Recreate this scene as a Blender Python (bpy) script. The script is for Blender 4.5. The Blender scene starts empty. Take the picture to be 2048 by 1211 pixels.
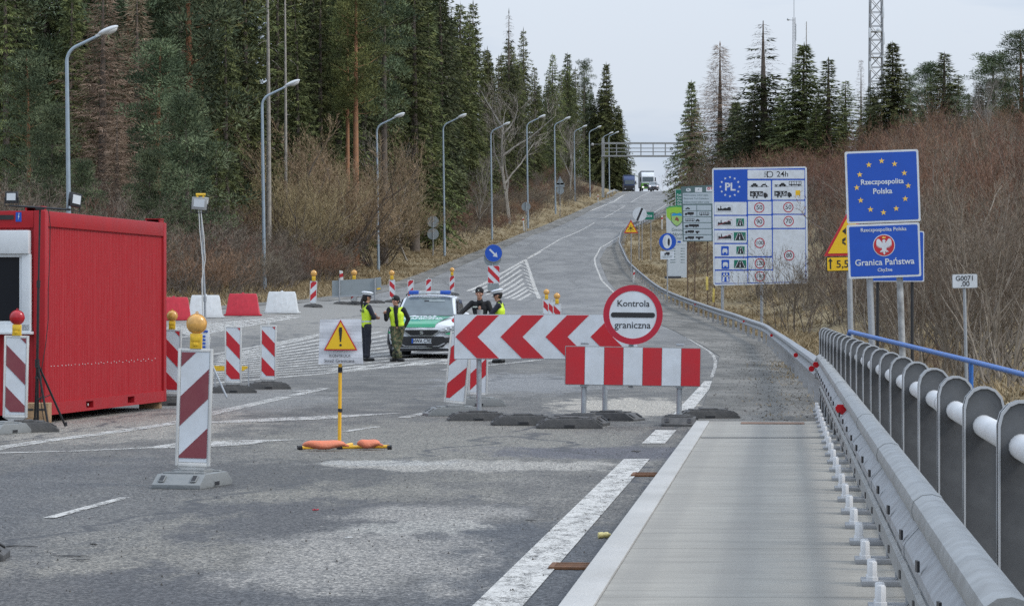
import bpy, bmesh, math, random
from mathutils import Vector, Matrix, Euler, noise
R = math.radians
PI = math.pi
SC = bpy.context.scene
COL = SC.collection
# ------------------------------------------------------------------ camera
F, CX, CY, EYE = 6200.0, 1024.0, 610.0, 1.5      # photo pixels, metres
cam_data = bpy.data.cameras.new('camera')
cam_data.sensor_width = 36.0
cam_data.lens = F / 2048.0 * 36.0
cam_data.shift_y = (CY - 605.5) / 2048.0
cam_data.clip_start = 0.2
cam_data.clip_end = 6000.0
cam = bpy.data.objects.new('camera', cam_data)
cam.location = (0, 0, EYE)
cam.rotation_euler = (R(90), 0, 0)
COL.objects.link(cam)
SC.camera = cam
# ------------------------------------------------------------------ sky and sun
SUN_DIR = Vector((0.70, -0.22, 0.68)).normalized()
sun_el = math.asin(SUN_DIR.z)
sun_az = math.atan2(SUN_DIR.x, SUN_DIR.y)
world = bpy.data.worlds.new('World')
SC.world = world
world.use_nodes = True
wn, wl = world.node_tree.nodes, world.node_tree.links
wn.clear()
w_out = wn.new('ShaderNodeOutputWorld')
w_bg = wn.new('ShaderNodeBackground')
w_bg.inputs['Strength'].default_value = 0.1
w_sky = wn.new('ShaderNodeTexSky')
w_sky.sky_type = 'NISHITA'
w_sky.sun_disc = False
w_sky.sun_elevation = sun_el
w_sky.sun_rotation = sun_az
w_sky.air_density = 1.0
w_sky.dust_density = 3.0
w_tc = wn.new('ShaderNodeTexCoord')
w_sep = wn.new('ShaderNodeSeparateXYZ')
wl.new(w_tc.outputs['Generated'], w_sep.inputs[0])
# overcast: cloud brightness grows towards the zenith (1 + k sin)
w_max = wn.new('ShaderNodeMath'); w_max.operation = 'MAXIMUM'; w_max.inputs[1].default_value = 0.0
wl.new(w_sep.outputs['Z'], w_max.inputs[0])
w_mul = wn.new('ShaderNodeMath'); w_mul.operation = 'MULTIPLY_ADD'
w_mul.inputs[1].default_value = 1.55; w_mul.inputs[2].default_value = 0.93
wl.new(w_max.outputs[0], w_mul.inputs[0])
w_map = wn.new('ShaderNodeMapping'); w_map.inputs['Scale'].default_value = (2.4, 2.4, 15.0)
wl.new(w_tc.outputs['Generated'], w_map.inputs[0])
w_noise = wn.new('ShaderNodeTexNoise')
w_noise.inputs['Scale'].default_value = 1.9
w_noise.inputs['Detail'].default_value = 6.0
w_noise.inputs['Roughness'].default_value = 0.55
wl.new(w_map.outputs[0], w_noise.inputs['Vector'])
w_ramp = wn.new('ShaderNodeValToRGB')
w_ramp.color_ramp.elements[0].position = 0.40
w_ramp.color_ramp.elements[0].color = (4.9, 6.05, 7.8, 1)
w_ramp.color_ramp.elements[1].position = 0.61
w_ramp.color_ramp.elements[1].color = (7.2, 7.9, 8.9, 1)
wl.new(w_noise.outputs['Fac'], w_ramp.inputs[0])
w_cl = wn.new('ShaderNodeVectorMath'); w_cl.operation = 'SCALE'
wl.new(w_ramp.outputs['Color'], w_cl.inputs[0]); wl.new(w_mul.outputs[0], w_cl.inputs['Scale'])
w_mix = wn.new('ShaderNodeMix'); w_mix.data_type = 'RGBA'
w_mix.inputs['Factor'].default_value = 0.88
wl.new(w_sky.outputs[0], w_mix.inputs[6]); wl.new(w_cl.outputs[0], w_mix.inputs[7])
wl.new(w_mix.outputs[2], w_bg.inputs['Color'])
wl.new(w_bg.outputs[0], w_out.inputs['Surface'])
sun_data = bpy.data.lights.new('sun', 'SUN')
sun_data.energy = 1.7
sun_data.angle = R(14)
sun_data.color = (1.0, 0.96, 0.90)
sun = bpy.data.objects.new('sun', sun_data)
sun.rotation_euler = (-SUN_DIR).to_track_quat('-Z', 'Y').to_euler()
sun.location = (60, -20, 80)
COL.objects.link(sun)
SC.view_settings.view_transform = 'Standard'
SC.view_settings.look = 'None'
SC.view_settings.exposure = 0.0
SC.view_settings.gamma = 1.0
SC.view_settings.use_curve_mapping = False
SC.cycles.max_bounces = 6
SC.cycles.diffuse_bounces = 3
SC.cycles.transparent_max_bounces = 8
SC.cycles.use_denoising = False

# ------------------------------------------------------------------ ground shape
def interp(tab, x):
    if x <= tab[0][0]: return tab[0][1]
    for (x0, y0), (x1, y1) in zip(tab, tab[1:]):
        if x <= x1:
            return y0 + (y1 - y0) * (x - x0) / (x1 - x0)
    return tab[-1][1]
def smooth_tab(tab, step=6.0, win=14.0):
    out = []; x = tab[0][0]
    while x <= tab[-1][0]:
        s = 0.0
        for k in range(-4, 5): s += interp(tab, x + k * win / 4)
        out.append((x, s / 9)); x += step
    return out
def sstep(a, b, x):
    t = min(1, max(0, (x - a) / (b - a)))
    return t * t * (3 - 2 * t)
ZR = smooth_tab([(-40, 0), (85, 0), (106, .07), (155, .78), (193, 1.8), (220, 2.9), (265, 5.0), (310, 7.2), (365, 10.2), (427, 14),
      (500, 18.7), (560, 22), (596, 23.4), (630, 23.9), (670, 23.4), (720, 21), (800, 14), (1000, -2), (1400, -20)])
def zg(X, Y):
    c = sstep(58, 145, Y) * (1 - sstep(300, 430, Y))
    return interp(ZR, Y) + c * (9 - max(-9.0, min(9.0, X))) / 16
def W(px, py, Y):
    return Vector(((px - CX) / F * Y, Y, EYE - (py - CY) / F * Y))
def G(px, py, y0=8.0):
    "where the line of sight meets the ground (planning positions only)"
    Y = y0; last = None
    while Y < 640:
        d = EYE - (py - CY) / F * Y - zg((px - CX) / F * Y, Y)
        if d <= 0:
            if last is None: break
            a, b = last, Y
            for _ in range(18):
                m = (a + b) / 2
                if EYE - (py - CY) / F * m - zg((px - CX) / F * m, m) > 0: a = m
                else: b = m
            Y = b; break
        last = Y; Y += 1.0 if Y < 150 else 2.0
    return Vector(((px - CX) / F * Y, Y, zg((px - CX) / F * Y, Y)))
BD = 0.0873                         # the bridge runs slightly to the right of the view
def BX(x0, Y): return x0 + BD * Y
RAIL = [(37.5, 3.86), (41, 4.15), (70, 6.25), (106, 8.7), (130, 9.35), (155, 9.6), (193, 9.3), (250, 9.4), (310, 10.7), (345, 12.2), (365, 13.7),
        (427, 21.0), (470, 25.0), (560, 33.0), (640, 40), (1000, 70)]
LEFT_PX = [(369, 622), (500, 608), (620, 600), (700, 590), (780, 572), (860, 545), (940, 512), (1000, 489), (1060, 464), (1120, 440), (1180, 414), (1230, 393), (1262, 381)]
LEFT = [(-10, -3.0), (15, -5), (60, -13), (95, -17)]
for p in LEFT_PX:
    q = G(*p); LEFT.append((q.y, q.x))
LEFT.sort(); LEFT += [(640, LEFT[-1][1] + 8), (1000, LEFT[-1][1] + 45)]
def XL(Y): return interp(LEFT, Y)
def XR(Y): return interp(RAIL, Y) if Y > 37.5 else BX(0.58, Y)
def terr(X, Y):
    xl, xr = XL(Y), XR(Y)
    b = zg(min(max(X, xl), xr), Y)
    if xl - .4 < X < xr - .2: return b - 0.08
    n = noise.noise(Vector((X * .12, Y * .07, 0))) * .5 + noise.noise(Vector((X * .5, Y * .3, 5))) * .14
    if X <= xl - .4:
        d = xl - X
        bank = sstep(225, 330, Y) * min(max(d - 2.2, 0), 9) * .27
        return b - 0.03 + bank + min(1, d / 4) * (.18 + n * .5) + .14 * max(0, min(d - 7, 60)) * sstep(90, 160, Y)
    d = X - xr
    if Y < 62:
        return b - 0.08 - sstep(0.2, 2.5, d) * (2.6 * (1 - sstep(38, 62, Y)))+ n * .3 * min(1, d)
    k = sstep(62, 110, Y)
    drop = -0.5 * sstep(0, 5, d) * (1 - sstep(120, 220, Y))
    return b - 0.05 + min(1, d / 3) * n * .5 + drop + k * (.30 * max(0, min(d - 5, 34)))

# ------------------------------------------------------------------ mesh builder
class MB:
    def __init__(s): s.v = []; s.f = []; s.m = []; s.t = []; s.tone = .5
    def add(s, vs, fs, m=0, T=None):
        o = len(s.v)
        for q in vs:
            q = Vector(q)
            s.v.append(T @ q if T is not None else q)
        for f in fs:
            s.f.append([i + o for i in f]); s.m.append(m); s.t.append(s.tone)
        return s
    def box(s, c, d, m=0, T=None, rz=0.0):
        cx, cy, cz = c; x, y, z = d[0] / 2, d[1] / 2, d[2] / 2
        vs = [Vector((sx * x, sy * y, sz * z)) for sz in (-1, 1) for sy in (-1, 1) for sx in (-1, 1)]
        if rz:
            M = Matrix.Rotation(rz, 3, 'Z'); vs = [M @ q for q in vs]
        vs = [q + Vector(c) for q in vs]
        return s.add(vs, [(0, 2, 3, 1), (4, 5, 7, 6), (0, 1, 5, 4), (2, 6, 7, 3), (0, 4, 6, 2), (1, 3, 7, 5)], m, T)
    def tube(s, pts, r, n=8, m=0, T=None, cap=True):
        pts = [Vector(p) for p in pts]
        rs = r if isinstance(r, (list, tuple)) else [r] * len(pts)
        vs = []; fs = []; pu = None
        for i, p in enumerate(pts):
            if i == 0: t = pts[1] - pts[0]
            elif i == len(pts) - 1: t = pts[-1] - pts[-2]
            else: t = (pts[i + 1] - pts[i]).normalized() + (pts[i] - pts[i - 1]).normalized()
            if t.length < 1e-9: t = Vector((0, 0, 1))
            t.normalize()
            if pu is None:
                u = t.orthogonal().normalized()
            else:
                u = pu - t * pu.dot(t)
                u = u.normalized() if u.length > 1e-6 else t.orthogonal().normalized()
            pu = u; w = t.cross(u)
            for k in range(n):
                a = 2 * PI * (k + .5) / n
                vs.append(p + (u * math.cos(a) + w * math.sin(a)) * rs[i])
        for i in range(len(pts) - 1):
            for k in range(n):
                a = i * n + k; b = i * n + (k + 1) % n
                fs.append((a, b, b + n, a + n))
        if cap:
            fs.append(tuple(reversed(range(n)))); fs.append(tuple(range((len(pts) - 1) * n, len(pts) * n)))
        return s.add(vs, fs, m, T)
    def prism(s, poly, y0, y1, m=0, T=None):
        "outline in local x,z; extruded from y0 (front) to y1"
        n = len(poly)
        vs = [(x, y0, z) for x, z in poly] + [(x, y1, z) for x, z in poly]
        fs = [tuple(range(n)), tuple(reversed(range(n, 2 * n)))] + [(i + n, (i + 1) % n + n, (i + 1) % n, i) for i in range(n)]
        return s.add(vs, fs, m, T)
    def prof(s, poly, y0, y1, m=0, T=None):
        "outline in local y,z extruded along x"
        n = len(poly)
        vs = [(y0, y, z) for y, z in poly] + [(y1, y, z) for y, z in poly]
        fs = [tuple(reversed(range(n))), tuple(range(n, 2 * n))] + [(i, (i + 1) % n, (i + 1) % n + n, i + n) for i in range(n)]
        return s.add(vs, fs, m, T)
    def ring(s, cx, cz, r0, r1, y0, y1, n=40, m=0, T=None):
        vs = []
        for r, y in ((r0, y0), (r1, y0), (r1, y1), (r0, y1)):
            vs += [(cx + r * math.cos(2 * PI * k / n), y, cz + r * math.sin(2 * PI * k / n)) for k in range(n)]
        fs = []
        for j in range(4):
            for k in range(n):
                a = j * n + k; b = j * n + (k + 1) % n; c = ((j + 1) % 4) * n
                fs.append((a, c + k, c + (k + 1) % n, b))
        return s.add(vs, fs, m, T)
    def disc(s, cx, cz, r, y0, y1, n=40, m=0, T=None):
        return s.prism([(cx + r * math.cos(2 * PI * k / n), cz + r * math.sin(2 * PI * k / n)) for k in range(n)], y0, y1, m, T)
    def lathe(s, prof, n=20, m=0, T=None, cap=True):
        vs = []; fs = []
        for r, z in prof:
            vs += [(r * math.cos(2 * PI * k / n), r * math.sin(2 * PI * k / n), z) for k in range(n)]
        for i in range(len(prof) - 1):
            for k in range(n):
                a = i * n + k; b = i * n + (k + 1) % n
                fs.append((a, b, b + n, a + n))
        if cap:
            fs.append(tuple(reversed(range(n)))); fs.append(tuple(range((len(prof) - 1) * n, len(prof) * n)))
        return s.add(vs, fs, m, T)
    def ball(s, c, r, n=12, m=0, T=None, sc=(1, 1, 1)):
        vs = []; fs = []
        rows = n // 2
        for i in range(rows + 1):
            th = PI * i / rows
            for k in range(n):
                a = 2 * PI * k / n
                vs.append((c[0] + r * sc[0] * math.sin(th) * math.cos(a), c[1] + r * sc[1] * math.sin(th) * math.sin(a), c[2] + r * sc[2] * math.cos(th)))
        for i in range(rows):
            for k in range(n):
                a = i * n + k; b = i * n + (k + 1) % n
                fs.append((a, a + n, b + n, b))
        return s.add(vs, fs, m, T)
    def build(s, name, mats, parent=None, sharp=35, bevel=0.0, loc=None, merge=False):
        me = bpy.data.meshes.new(name)
        me.from_pydata([tuple(q) for q in s.v], [], s.f)
        if not isinstance(mats, (list, tuple)): mats = [mats]
        for q in mats: me.materials.append(q)
        me.polygons.foreach_set('material_index', s.m)
        if len(set(s.t)) > 1:
            at_ = me.attributes.new('tone', 'FLOAT', 'FACE'); at_.data.foreach_set('value', s.t)
        if bevel or merge:
            bm = bmesh.new(); bm.from_mesh(me)
            bmesh.ops.remove_doubles(bm, verts=bm.verts, dist=1e-5)
            if bevel:
                es = [e for e in bm.edges if len(e.link_faces) == 2 and e.calc_face_angle(0) > R(30)]
                bmesh.ops.bevel(bm, geom=es, offset=bevel, segments=2, profile=.6, affect='EDGES', clamp_overlap=True)
            bm.to_mesh(me); bm.free()
        if sharp is not None:
            me.polygons.foreach_set('use_smooth', [True] * len(me.polygons))
            me.set_sharp_from_angle(angle=R(sharp))
        me.update()
        o = bpy.data.objects.new(name, me)
        COL.objects.link(o)
        if parent is not None: o.parent = parent
        if loc is not None: o.location = loc
        return o
def tag(o, label=None, cat=None, group=None, kind=None):
    if label: o['label'] = label
    if cat: o['category'] = cat
    if group: o['group'] = group
    if kind: o['kind'] = kind
    return o
def thing(name, label, cat, loc=(0, 0, 0), rz=0.0, group=None):
    o = bpy.data.objects.new(name, None)
    o.empty_display_size = .2
    COL.objects.link(o); o.location = loc; o.rotation_euler = (0, 0, rz)
    return tag(o, label, cat, group)
def kids(o): return [c for c in COL.objects if c.parent is o]
def copy_tree(o, parent=None):
    c = o.copy(); COL.objects.link(c)
    if parent is not None: c.parent = parent
    for ch in list(o.children): copy_tree(ch, c)
    return c
FONT = None
def text(s, size, x, z, y, mat, parent, name='lettering', align='CENTER', sx=1.0, ext=0.0015, bold=0.0, vmid=True, T=None):
    "real letters as a mesh, lying in the local x,z plane and facing -y"
    cu = bpy.data.curves.new('txt', 'FONT')
    cu.body = s; cu.size = size; cu.align_x = align; cu.align_y = 'CENTER' if vmid else 'BOTTOM_BASELINE'
    cu.extrude = ext; cu.offset = bold; cu.resolution_u = 3
    t = bpy.data.objects.new('txt', cu); COL.objects.link(t)
    me = bpy.data.meshes.new_from_object(t.evaluated_get(bpy.context.evaluated_depsgraph_get()))
    bpy.data.objects.remove(t); bpy.data.curves.remove(cu)
    M = Matrix.Translation((x, y, z)) @ Matrix.Rotation(R(90), 4, 'X') @ Matrix.Diagonal((sx, 1, 1, 1))
    if T is not None: M = T @ M
    me.transform(M); me.name = name
    me.materials.clear(); me.materials.append(mat)
    o = bpy.data.objects.new(name, me); COL.objects.link(o)
    if parent is not None: o.parent = parent
    return o
# ------------------------------------------------------------------ materials
def lin(r, g=None, b=None):
    "sRGB 0-255 to linear"
    if g is None: r, g, b = r
    f = lambda c: (c / 255 / 12.92) if c <= 10 else ((c / 255 + .055) / 1.055) ** 2.4
    return (f(r), f(g), f(b), 1)
def mat(name, col, rough=.6, metal=0.0, var=.12, scale=6.0, dirt=None, dirt_amt=.35, bump=0.0, bscale=40, emit=None, estr=0, coat=0.0, rand=0.0, spec=.5, trans=0.0, streak=False):
    m = bpy.data.materials.new(name); m.use_nodes = True
    n, l = m.node_tree.nodes, m.node_tree.links
    b = n['Principled BSDF']
    col = tuple(col) if len(col) == 4 else tuple(col) + (1,)
    b.inputs['Roughness'].default_value = rough
    b.inputs['Metallic'].default_value = metal
    b.inputs['Specular IOR Level'].default_value = spec
    if coat: b.inputs['Coat Weight'].default_value = coat; b.inputs['Coat Roughness'].default_value = .08
    if trans: b.inputs['Transmission Weight'].default_value = trans
    tc = n.new('ShaderNodeTexCoord')
    nz = n.new('ShaderNodeTexNoise'); nz.inputs['Scale'].default_value = scale; nz.inputs['Detail'].default_value = 5; nz.inputs['Roughness'].default_value = .6
    if streak:
        mp = n.new('ShaderNodeMapping'); mp.inputs['Scale'].default_value = (6, 6, .35)
        l.new(tc.outputs['Object'], mp.inputs[0]); l.new(mp.outputs[0], nz.inputs['Vector'])
    else:
        l.new(tc.outputs['Object'], nz.inputs['Vector'])
    mx = n.new('ShaderNodeMix'); mx.data_type = 'RGBA'
    d = dirt if dirt else tuple(c * (1 - var) for c in col[:3]) + (1,)
    hi = tuple(min(1, c * (1 + var * .6)) for c in col[:3]) + (1,)
    mx.inputs[6].default_value = hi; mx.inputs[7].default_value = d
    rp = n.new('ShaderNodeMapRange')
    rp.inputs['From Min'].default_value = .35; rp.inputs['From Max'].default_value = .75
    rp.inputs['To Max'].default_value = dirt_amt if dirt else 1.0
    l.new(nz.outputs['Fac'], rp.inputs['Value']); l.new(rp.outputs[0], mx.inputs['Factor'])
    out = mx.outputs[2]
    if rand:
        oi = n.new('ShaderNodeObjectInfo'); hs = n.new('ShaderNodeHueSaturation')
        r2 = n.new('ShaderNodeMapRange'); r2.inputs['To Min'].default_value = 1 - rand; r2.inputs['To Max'].default_value = 1 + rand
        l.new(oi.outputs['Random'], r2.inputs['Value']); l.new(r2.outputs[0], hs.inputs['Value']); l.new(out, hs.inputs['Color']); out = hs.outputs[0]
    l.new(out, b.inputs['Base Color'])
    if bump:
        bz = n.new('ShaderNodeTexNoise'); bz.inputs['Scale'].default_value = bscale; bz.inputs['Detail'].default_value = 4
        l.new(tc.outputs['Object'], bz.inputs['Vector'])
        bp = n.new('ShaderNodeBump'); bp.inputs['Strength'].default_value = bump; bp.inputs['Distance'].default_value = .02
        l.new(bz.outputs['Fac'], bp.inputs['Height']); l.new(bp.outputs[0], b.inputs['Normal'])
    if emit:
        b.inputs['Emission Color'].default_value = tuple(emit) + (1,) if len(emit) == 3 else emit
        b.inputs['Emission Strength'].default_value = estr
    return m
M = {}
M['white'] = mat('white_reflective_sheet', (.62, .66, .70), .45, var=.06, scale=4, dirt=(.44, .45, .45, 1), dirt_amt=.6)
M['white_plastic'] = mat('white_plastic', (.60, .60, .58), .5, var=.06, dirt=(.36, .34, .31, 1), dirt_amt=.45, scale=9)
M['red'] = mat('red_reflective_sheet', (.47, .012, .02), .42, var=.12, scale=4, dirt=(.36, .035, .045, 1), dirt_amt=.5)
M['dark_red'] = mat('faded_red_sheet', (.17, .030, .042), .5, var=.2, scale=7, dirt=(.25, .09, .09, 1), dirt_amt=.5)
M['blue'] = mat('blue_sign_sheet', (.008, .075, .43), .4, var=.08, scale=3)
M['yellow_sign'] = mat('yellow_sign_sheet', (.78, .48, .012), .4, var=.06)
M['black'] = mat('black_print', (.018, .018, .02), .5, var=.1)
M['green_sign'] = mat('green_sign_sheet', (.004, .16, .10), .42, var=.08)
M['galv'] = mat('galvanised_steel', (.36, .38, .40), .5, .55, var=.2, scale=14, dirt=(.20, .20, .20, 1), dirt_amt=.4)
M['galv_old'] = mat('weathered_galvanised_steel', (.30, .31, .32), .6, .3, var=.2, scale=9, dirt=(.15, .14, .135, 1), dirt_amt=.6)
M['grey_back'] = mat('grey_sign_back', (.25, .28, .29), .55, .1, var=.1)
M['rubber'] = mat('black_rubber', (.055, .055, .055), .8, var=.25, scale=12, dirt=(.16, .15, .14, 1), dirt_amt=.5, bump=.3)
M['rubber_grey'] = mat('dusty_grey_rubber', (.17, .18, .18), .8, var=.25, scale=10, dirt=(.26, .26, .25, 1), dirt_amt=.6, bump=.3)
M['steel_dark'] = mat('dark_painted_steel', (.02, .02, .022), .5, var=.2)
M['glass_dark'] = mat('dark_window_glass', (.008, .009, .012), .06, var=.1, spec=.22)
# ------------------------------------------------------------------ ground materials
def nd(m, t, **kw):
    x = m.node_tree.nodes.new(t)
    for k, v in kw.items(): setattr(x, k, v)
    return x
def noise_node(m, vec, scale, detail=5, rough=.6, dist=0.0):
    x = nd(m, 'ShaderNodeTexNoise'); x.inputs['Scale'].default_value = scale
    x.inputs['Detail'].default_value = detail; x.inputs['Roughness'].default_value = rough; x.inputs['Distortion'].default_value = dist
    m.node_tree.links.new(vec, x.inputs['Vector']); return x.outputs['Fac']
def rng(m, val, a, b, c=0.0, d=1.0, smooth=False):
    x = nd(m, 'ShaderNodeMapRange')
    if smooth: x.interpolation_type = 'SMOOTHSTEP'
    for k, v in zip(('From Min', 'From Max', 'To Min', 'To Max'), (a, b, c, d)): x.inputs[k].default_value = v
    m.node_tree.links.new(val, x.inputs['Value']); return x.outputs[0]
def mixc(m, fac, a, b):
    x = nd(m, 'ShaderNodeMix', data_type='RGBA')
    for s, v in ((x.inputs['Factor'], fac), (x.inputs[6], a), (x.inputs[7], b)):
        if hasattr(v, 'is_output'): m.node_tree.links.new(v, s)
        else: s.default_value = v if not isinstance(v, tuple) or len(v) == 4 else v + (1,)
    return x.outputs[2]
def mth(m, op, a, b=None):
    x = nd(m, 'ShaderNodeMath', operation=op)
    for s, v in zip(x.inputs, (a, b)):
        if v is None: continue
        if hasattr(v, 'is_output'): m.node_tree.links.new(v, s)
        else: s.default_value = v
    return x.outputs[0]
def new_mat(name):
    m = bpy.data.materials.new(name); m.use_nodes = True
    return m, m.node_tree.nodes['Principled BSDF'], m.node_tree.links
def mapping(m, vec, scale=(1, 1, 1), rot=(0, 0, 0), loc=(0, 0, 0)):
    x = nd(m, 'ShaderNodeMapping'); x.inputs['Scale'].default_value = scale; x.inputs['Rotation'].default_value = rot; x.inputs['Location'].default_value = loc
    m.node_tree.links.new(vec, x.inputs[0]); return x.outputs[0]
def patch_mask(m, pos, px, py, rx, ry, rot=0.0, soft=.5):
    "a soft-edged stain centred on a spot of the road, rx,ry metres"
    c = G(px, py)
    v = mapping(m, pos, (1 / rx, 1 / ry, 0), loc=(-c.x / rx, -c.y / ry, 0))
    ln = nd(m, 'ShaderNodeVectorMath', operation='LENGTH'); m.node_tree.links.new(v, ln.inputs[0])
    d = mth(m, 'ADD', ln.outputs['Value'], mth(m, 'MULTIPLY', mth(m, 'SUBTRACT', rot, .5), 2.6))
    return rng(m, d, 1 + soft * .5, 1 - soft * .5, 0, 1, True)

def asphalt():
    m, b, l = new_mat('worn_asphalt')
    pos = nd(m, 'ShaderNodeTexCoord').outputs['Object']
    lanes = mapping(m, pos, (1, 1, 1), rot=(0, 0, -math.atan(-BD)))
    big = noise_node(m, mapping(m, lanes, (.55, .10, 1)), 1.0, 5, .6)
    mid = noise_node(m, mapping(m, pos, (1, .5, 1)), 1.3, 6, .65)
    fine = noise_node(m, pos, 55.0, 3, .8)
    vo = nd(m, 'ShaderNodeTexVoronoi'); vo.inputs['Scale'].default_value = 58; l.new(pos, vo.inputs['Vector'])
    sp = nd(m, 'ShaderNodeSeparateColor'); l.new(vo.outputs['Color'], sp.inputs[0])
    grit = noise_node(m, pos, 150.0, 2, .8)
    col = mixc(m, rng(m, big, .34, .66), (.058, .057, .056), (.108, .104, .098))
    col = mixc(m, rng(m, mid, .42, .72, 0, .5), col, (.225, .215, .195))
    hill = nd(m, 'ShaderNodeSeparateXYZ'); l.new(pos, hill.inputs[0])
    col = mixc(m, rng(m, hill.outputs['Y'], 60, 150, 0, .6, True), col, mixc(m, rng(m, big, .36, .62), (.15, .15, .15), (.235, .235, .232)))  # paler with distance: low-angle sky sheen put into the colour
    # dust, gravel and tyre-dark patches of their own outline
    wob = noise_node(m, mapping(m, pos, (1.4, .45, 1)), 1.6, 6, .7)
    def stain(px, py, rx, ry, c, amt=.8, soft=.55):
        nonlocal col
        k = mth(m, 'MULTIPLY', patch_mask(m, pos, px, py, rx, ry, wob, soft), amt)
        col = mixc(m, k, col, c)
    stain(250, 1120, 1.15, 4.0, (.19, .18, .158), .6, .9)
    stain(520, 985, 1.6, 5.0, (.19, .18, .155), .65, .9)
    stain(900, 880, 2.2, 6.0, (.18, .172, .15), .7, .8)
    stain(60, 1000, 1.6, 6.5, (.062, .066, .075), .6, .8)
    stain(560, 945, 1.3, 2.2, (.055, .055, .056), .8, .6)
    stain(480, 1180, .9, 1.5, (.058, .06, .066), .9, .6)
    stain(150, 1190, .8, 1.6, (.06, .06, .064), .8, .6)
    stain(700, 1040, 1.2, 2.4, (.058, .058, .062), .9, .6)
    stain(1000, 1120, .75, 4.0, (.058, .062, .07), .95, .6)
    stain(720, 1120, .75, 2.2, (.245, .235, .22), .8, .8)
    stain(880, 1030, .62, 1.0, (.25, .24, .225), .8, .7)
    stain(830, 1052, .5, .6, (.26, .255, .24), .8, .5)
    stain(960, 930, 1.4, 1.0, (.27, .26, .24), .95, .5)
    stain(780, 925, .6, .5, (.30, .30, .29), .9, .5)
    stain(1250, 812, 1.0, 4.2, (.32, .30, .265), .95, .5)
    stain(1240, 905, 1.4, 1.3, (.075, .075, .09), .9, .6)
    stain(1050, 765, 1.6, 7.0, (.185, .19, .20), .7, .6)
    stain(480, 800, 1.4, 6.0, (.20, .20, .20), .5, .6)
    stain(240, 850, 1.6, 4.5, (.24, .225, .20), .85, .6)
    stain(700, 628, 8.0, 24, (.21, .20, .18), .8, .6)
    spk = mixc(m, rng(m, fine, .40, .60), (.42, .42, .42), (1.5, 1.48, 1.44))
    mu = nd(m, 'ShaderNodeMix', data_type='RGBA', blend_type='MULTIPLY'); l.new(rng(m, hill.outputs['Y'], 50, 130, .78, .25), mu.inputs['Factor'])
    l.new(col, mu.inputs[6]); l.new(spk, mu.inputs[7])
    spk2 = mixc(m, mth(m, 'POWER', sp.outputs[0], 1.7), (.26, .26, .27), (2.5, 2.42, 2.28))
    mu2 = nd(m, 'ShaderNodeMix', data_type='RGBA', blend_type='MULTIPLY'); l.new(rng(m, hill.outputs['Y'], 50, 130, .8, .2), mu2.inputs['Factor'])
    l.new(mu.outputs[2], mu2.inputs[6]); l.new(spk2, mu2.inputs[7])
    # longitudinal tar seams and hairline cracks
    cr = nd(m, 'ShaderNodeTexVoronoi', feature='DISTANCE_TO_EDGE'); cr.inputs['Scale'].default_value = .28
    wv = nd(m, 'ShaderNodeVectorMath', operation='ADD'); nzc = nd(m, 'ShaderNodeTexNoise'); nzc.inputs['Scale'].default_value = .9; nzc.inputs['Detail'].default_value = 5
    l.new(pos, nzc.inputs['Vector']); l.new(mapping(m, lanes, (.9, .13, 1)), wv.inputs[0]); l.new(nzc.outputs['Color'], wv.inputs[1]); l.new(wv.outputs[0], cr.inputs['Vector'])
    ck = mth(m, 'MULTIPLY', rng(m, cr.outputs['Distance'], .016, .004), rng(m, big, .40, .54, 0, .9))
    col = mixc(m, ck, mu2.outputs[2], (.05, .05, .052))
    l.new(col, b.inputs['Base Color'])
    b.inputs['Roughness'].default_value = .72; b.inputs['Specular IOR Level'].default_value = .45
    bp = nd(m, 'ShaderNodeBump'); bp.inputs['Strength'].default_value = .8; bp.inputs['Distance'].default_value = .008
    l.new(mth(m, 'ADD', fine, grit), bp.inputs['Height']); l.new(bp.outputs[0], b.inputs['Normal'])
    return m
def paint(name='worn_road_paint', wear=.37, c=1.0):
    m, b, l = new_mat(name)
    pos = nd(m, 'ShaderNodeTexCoord').outputs['Object']
    w1 = noise_node(m, pos, 3.0, 7, .75); w2 = noise_node(m, pos, 70, 3, .7)
    col = mixc(m, rng(m, w2, .35, .65), (.36, .345, .315), (.62, .60, .56))
    col = mixc(m, rng(m, w1, .5, .72, 0, .8), col, (.24, .235, .225))
    l.new(col, b.inputs['Base Color']); b.inputs['Roughness'].default_value = .75
    # paint worn through to the asphalt
    w3 = noise_node(m, mapping(m, pos, (1, .35, 1)), 5.5, 8, .85)
    k = mth(m, 'ADD', mth(m, 'MULTIPLY', w3, .75), mth(m, 'MULTIPLY', w2, .35))
    l.new(rng(m, k, wear + .06, wear + .20, 0, 1), b.inputs['Alpha'])
    return m
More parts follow.
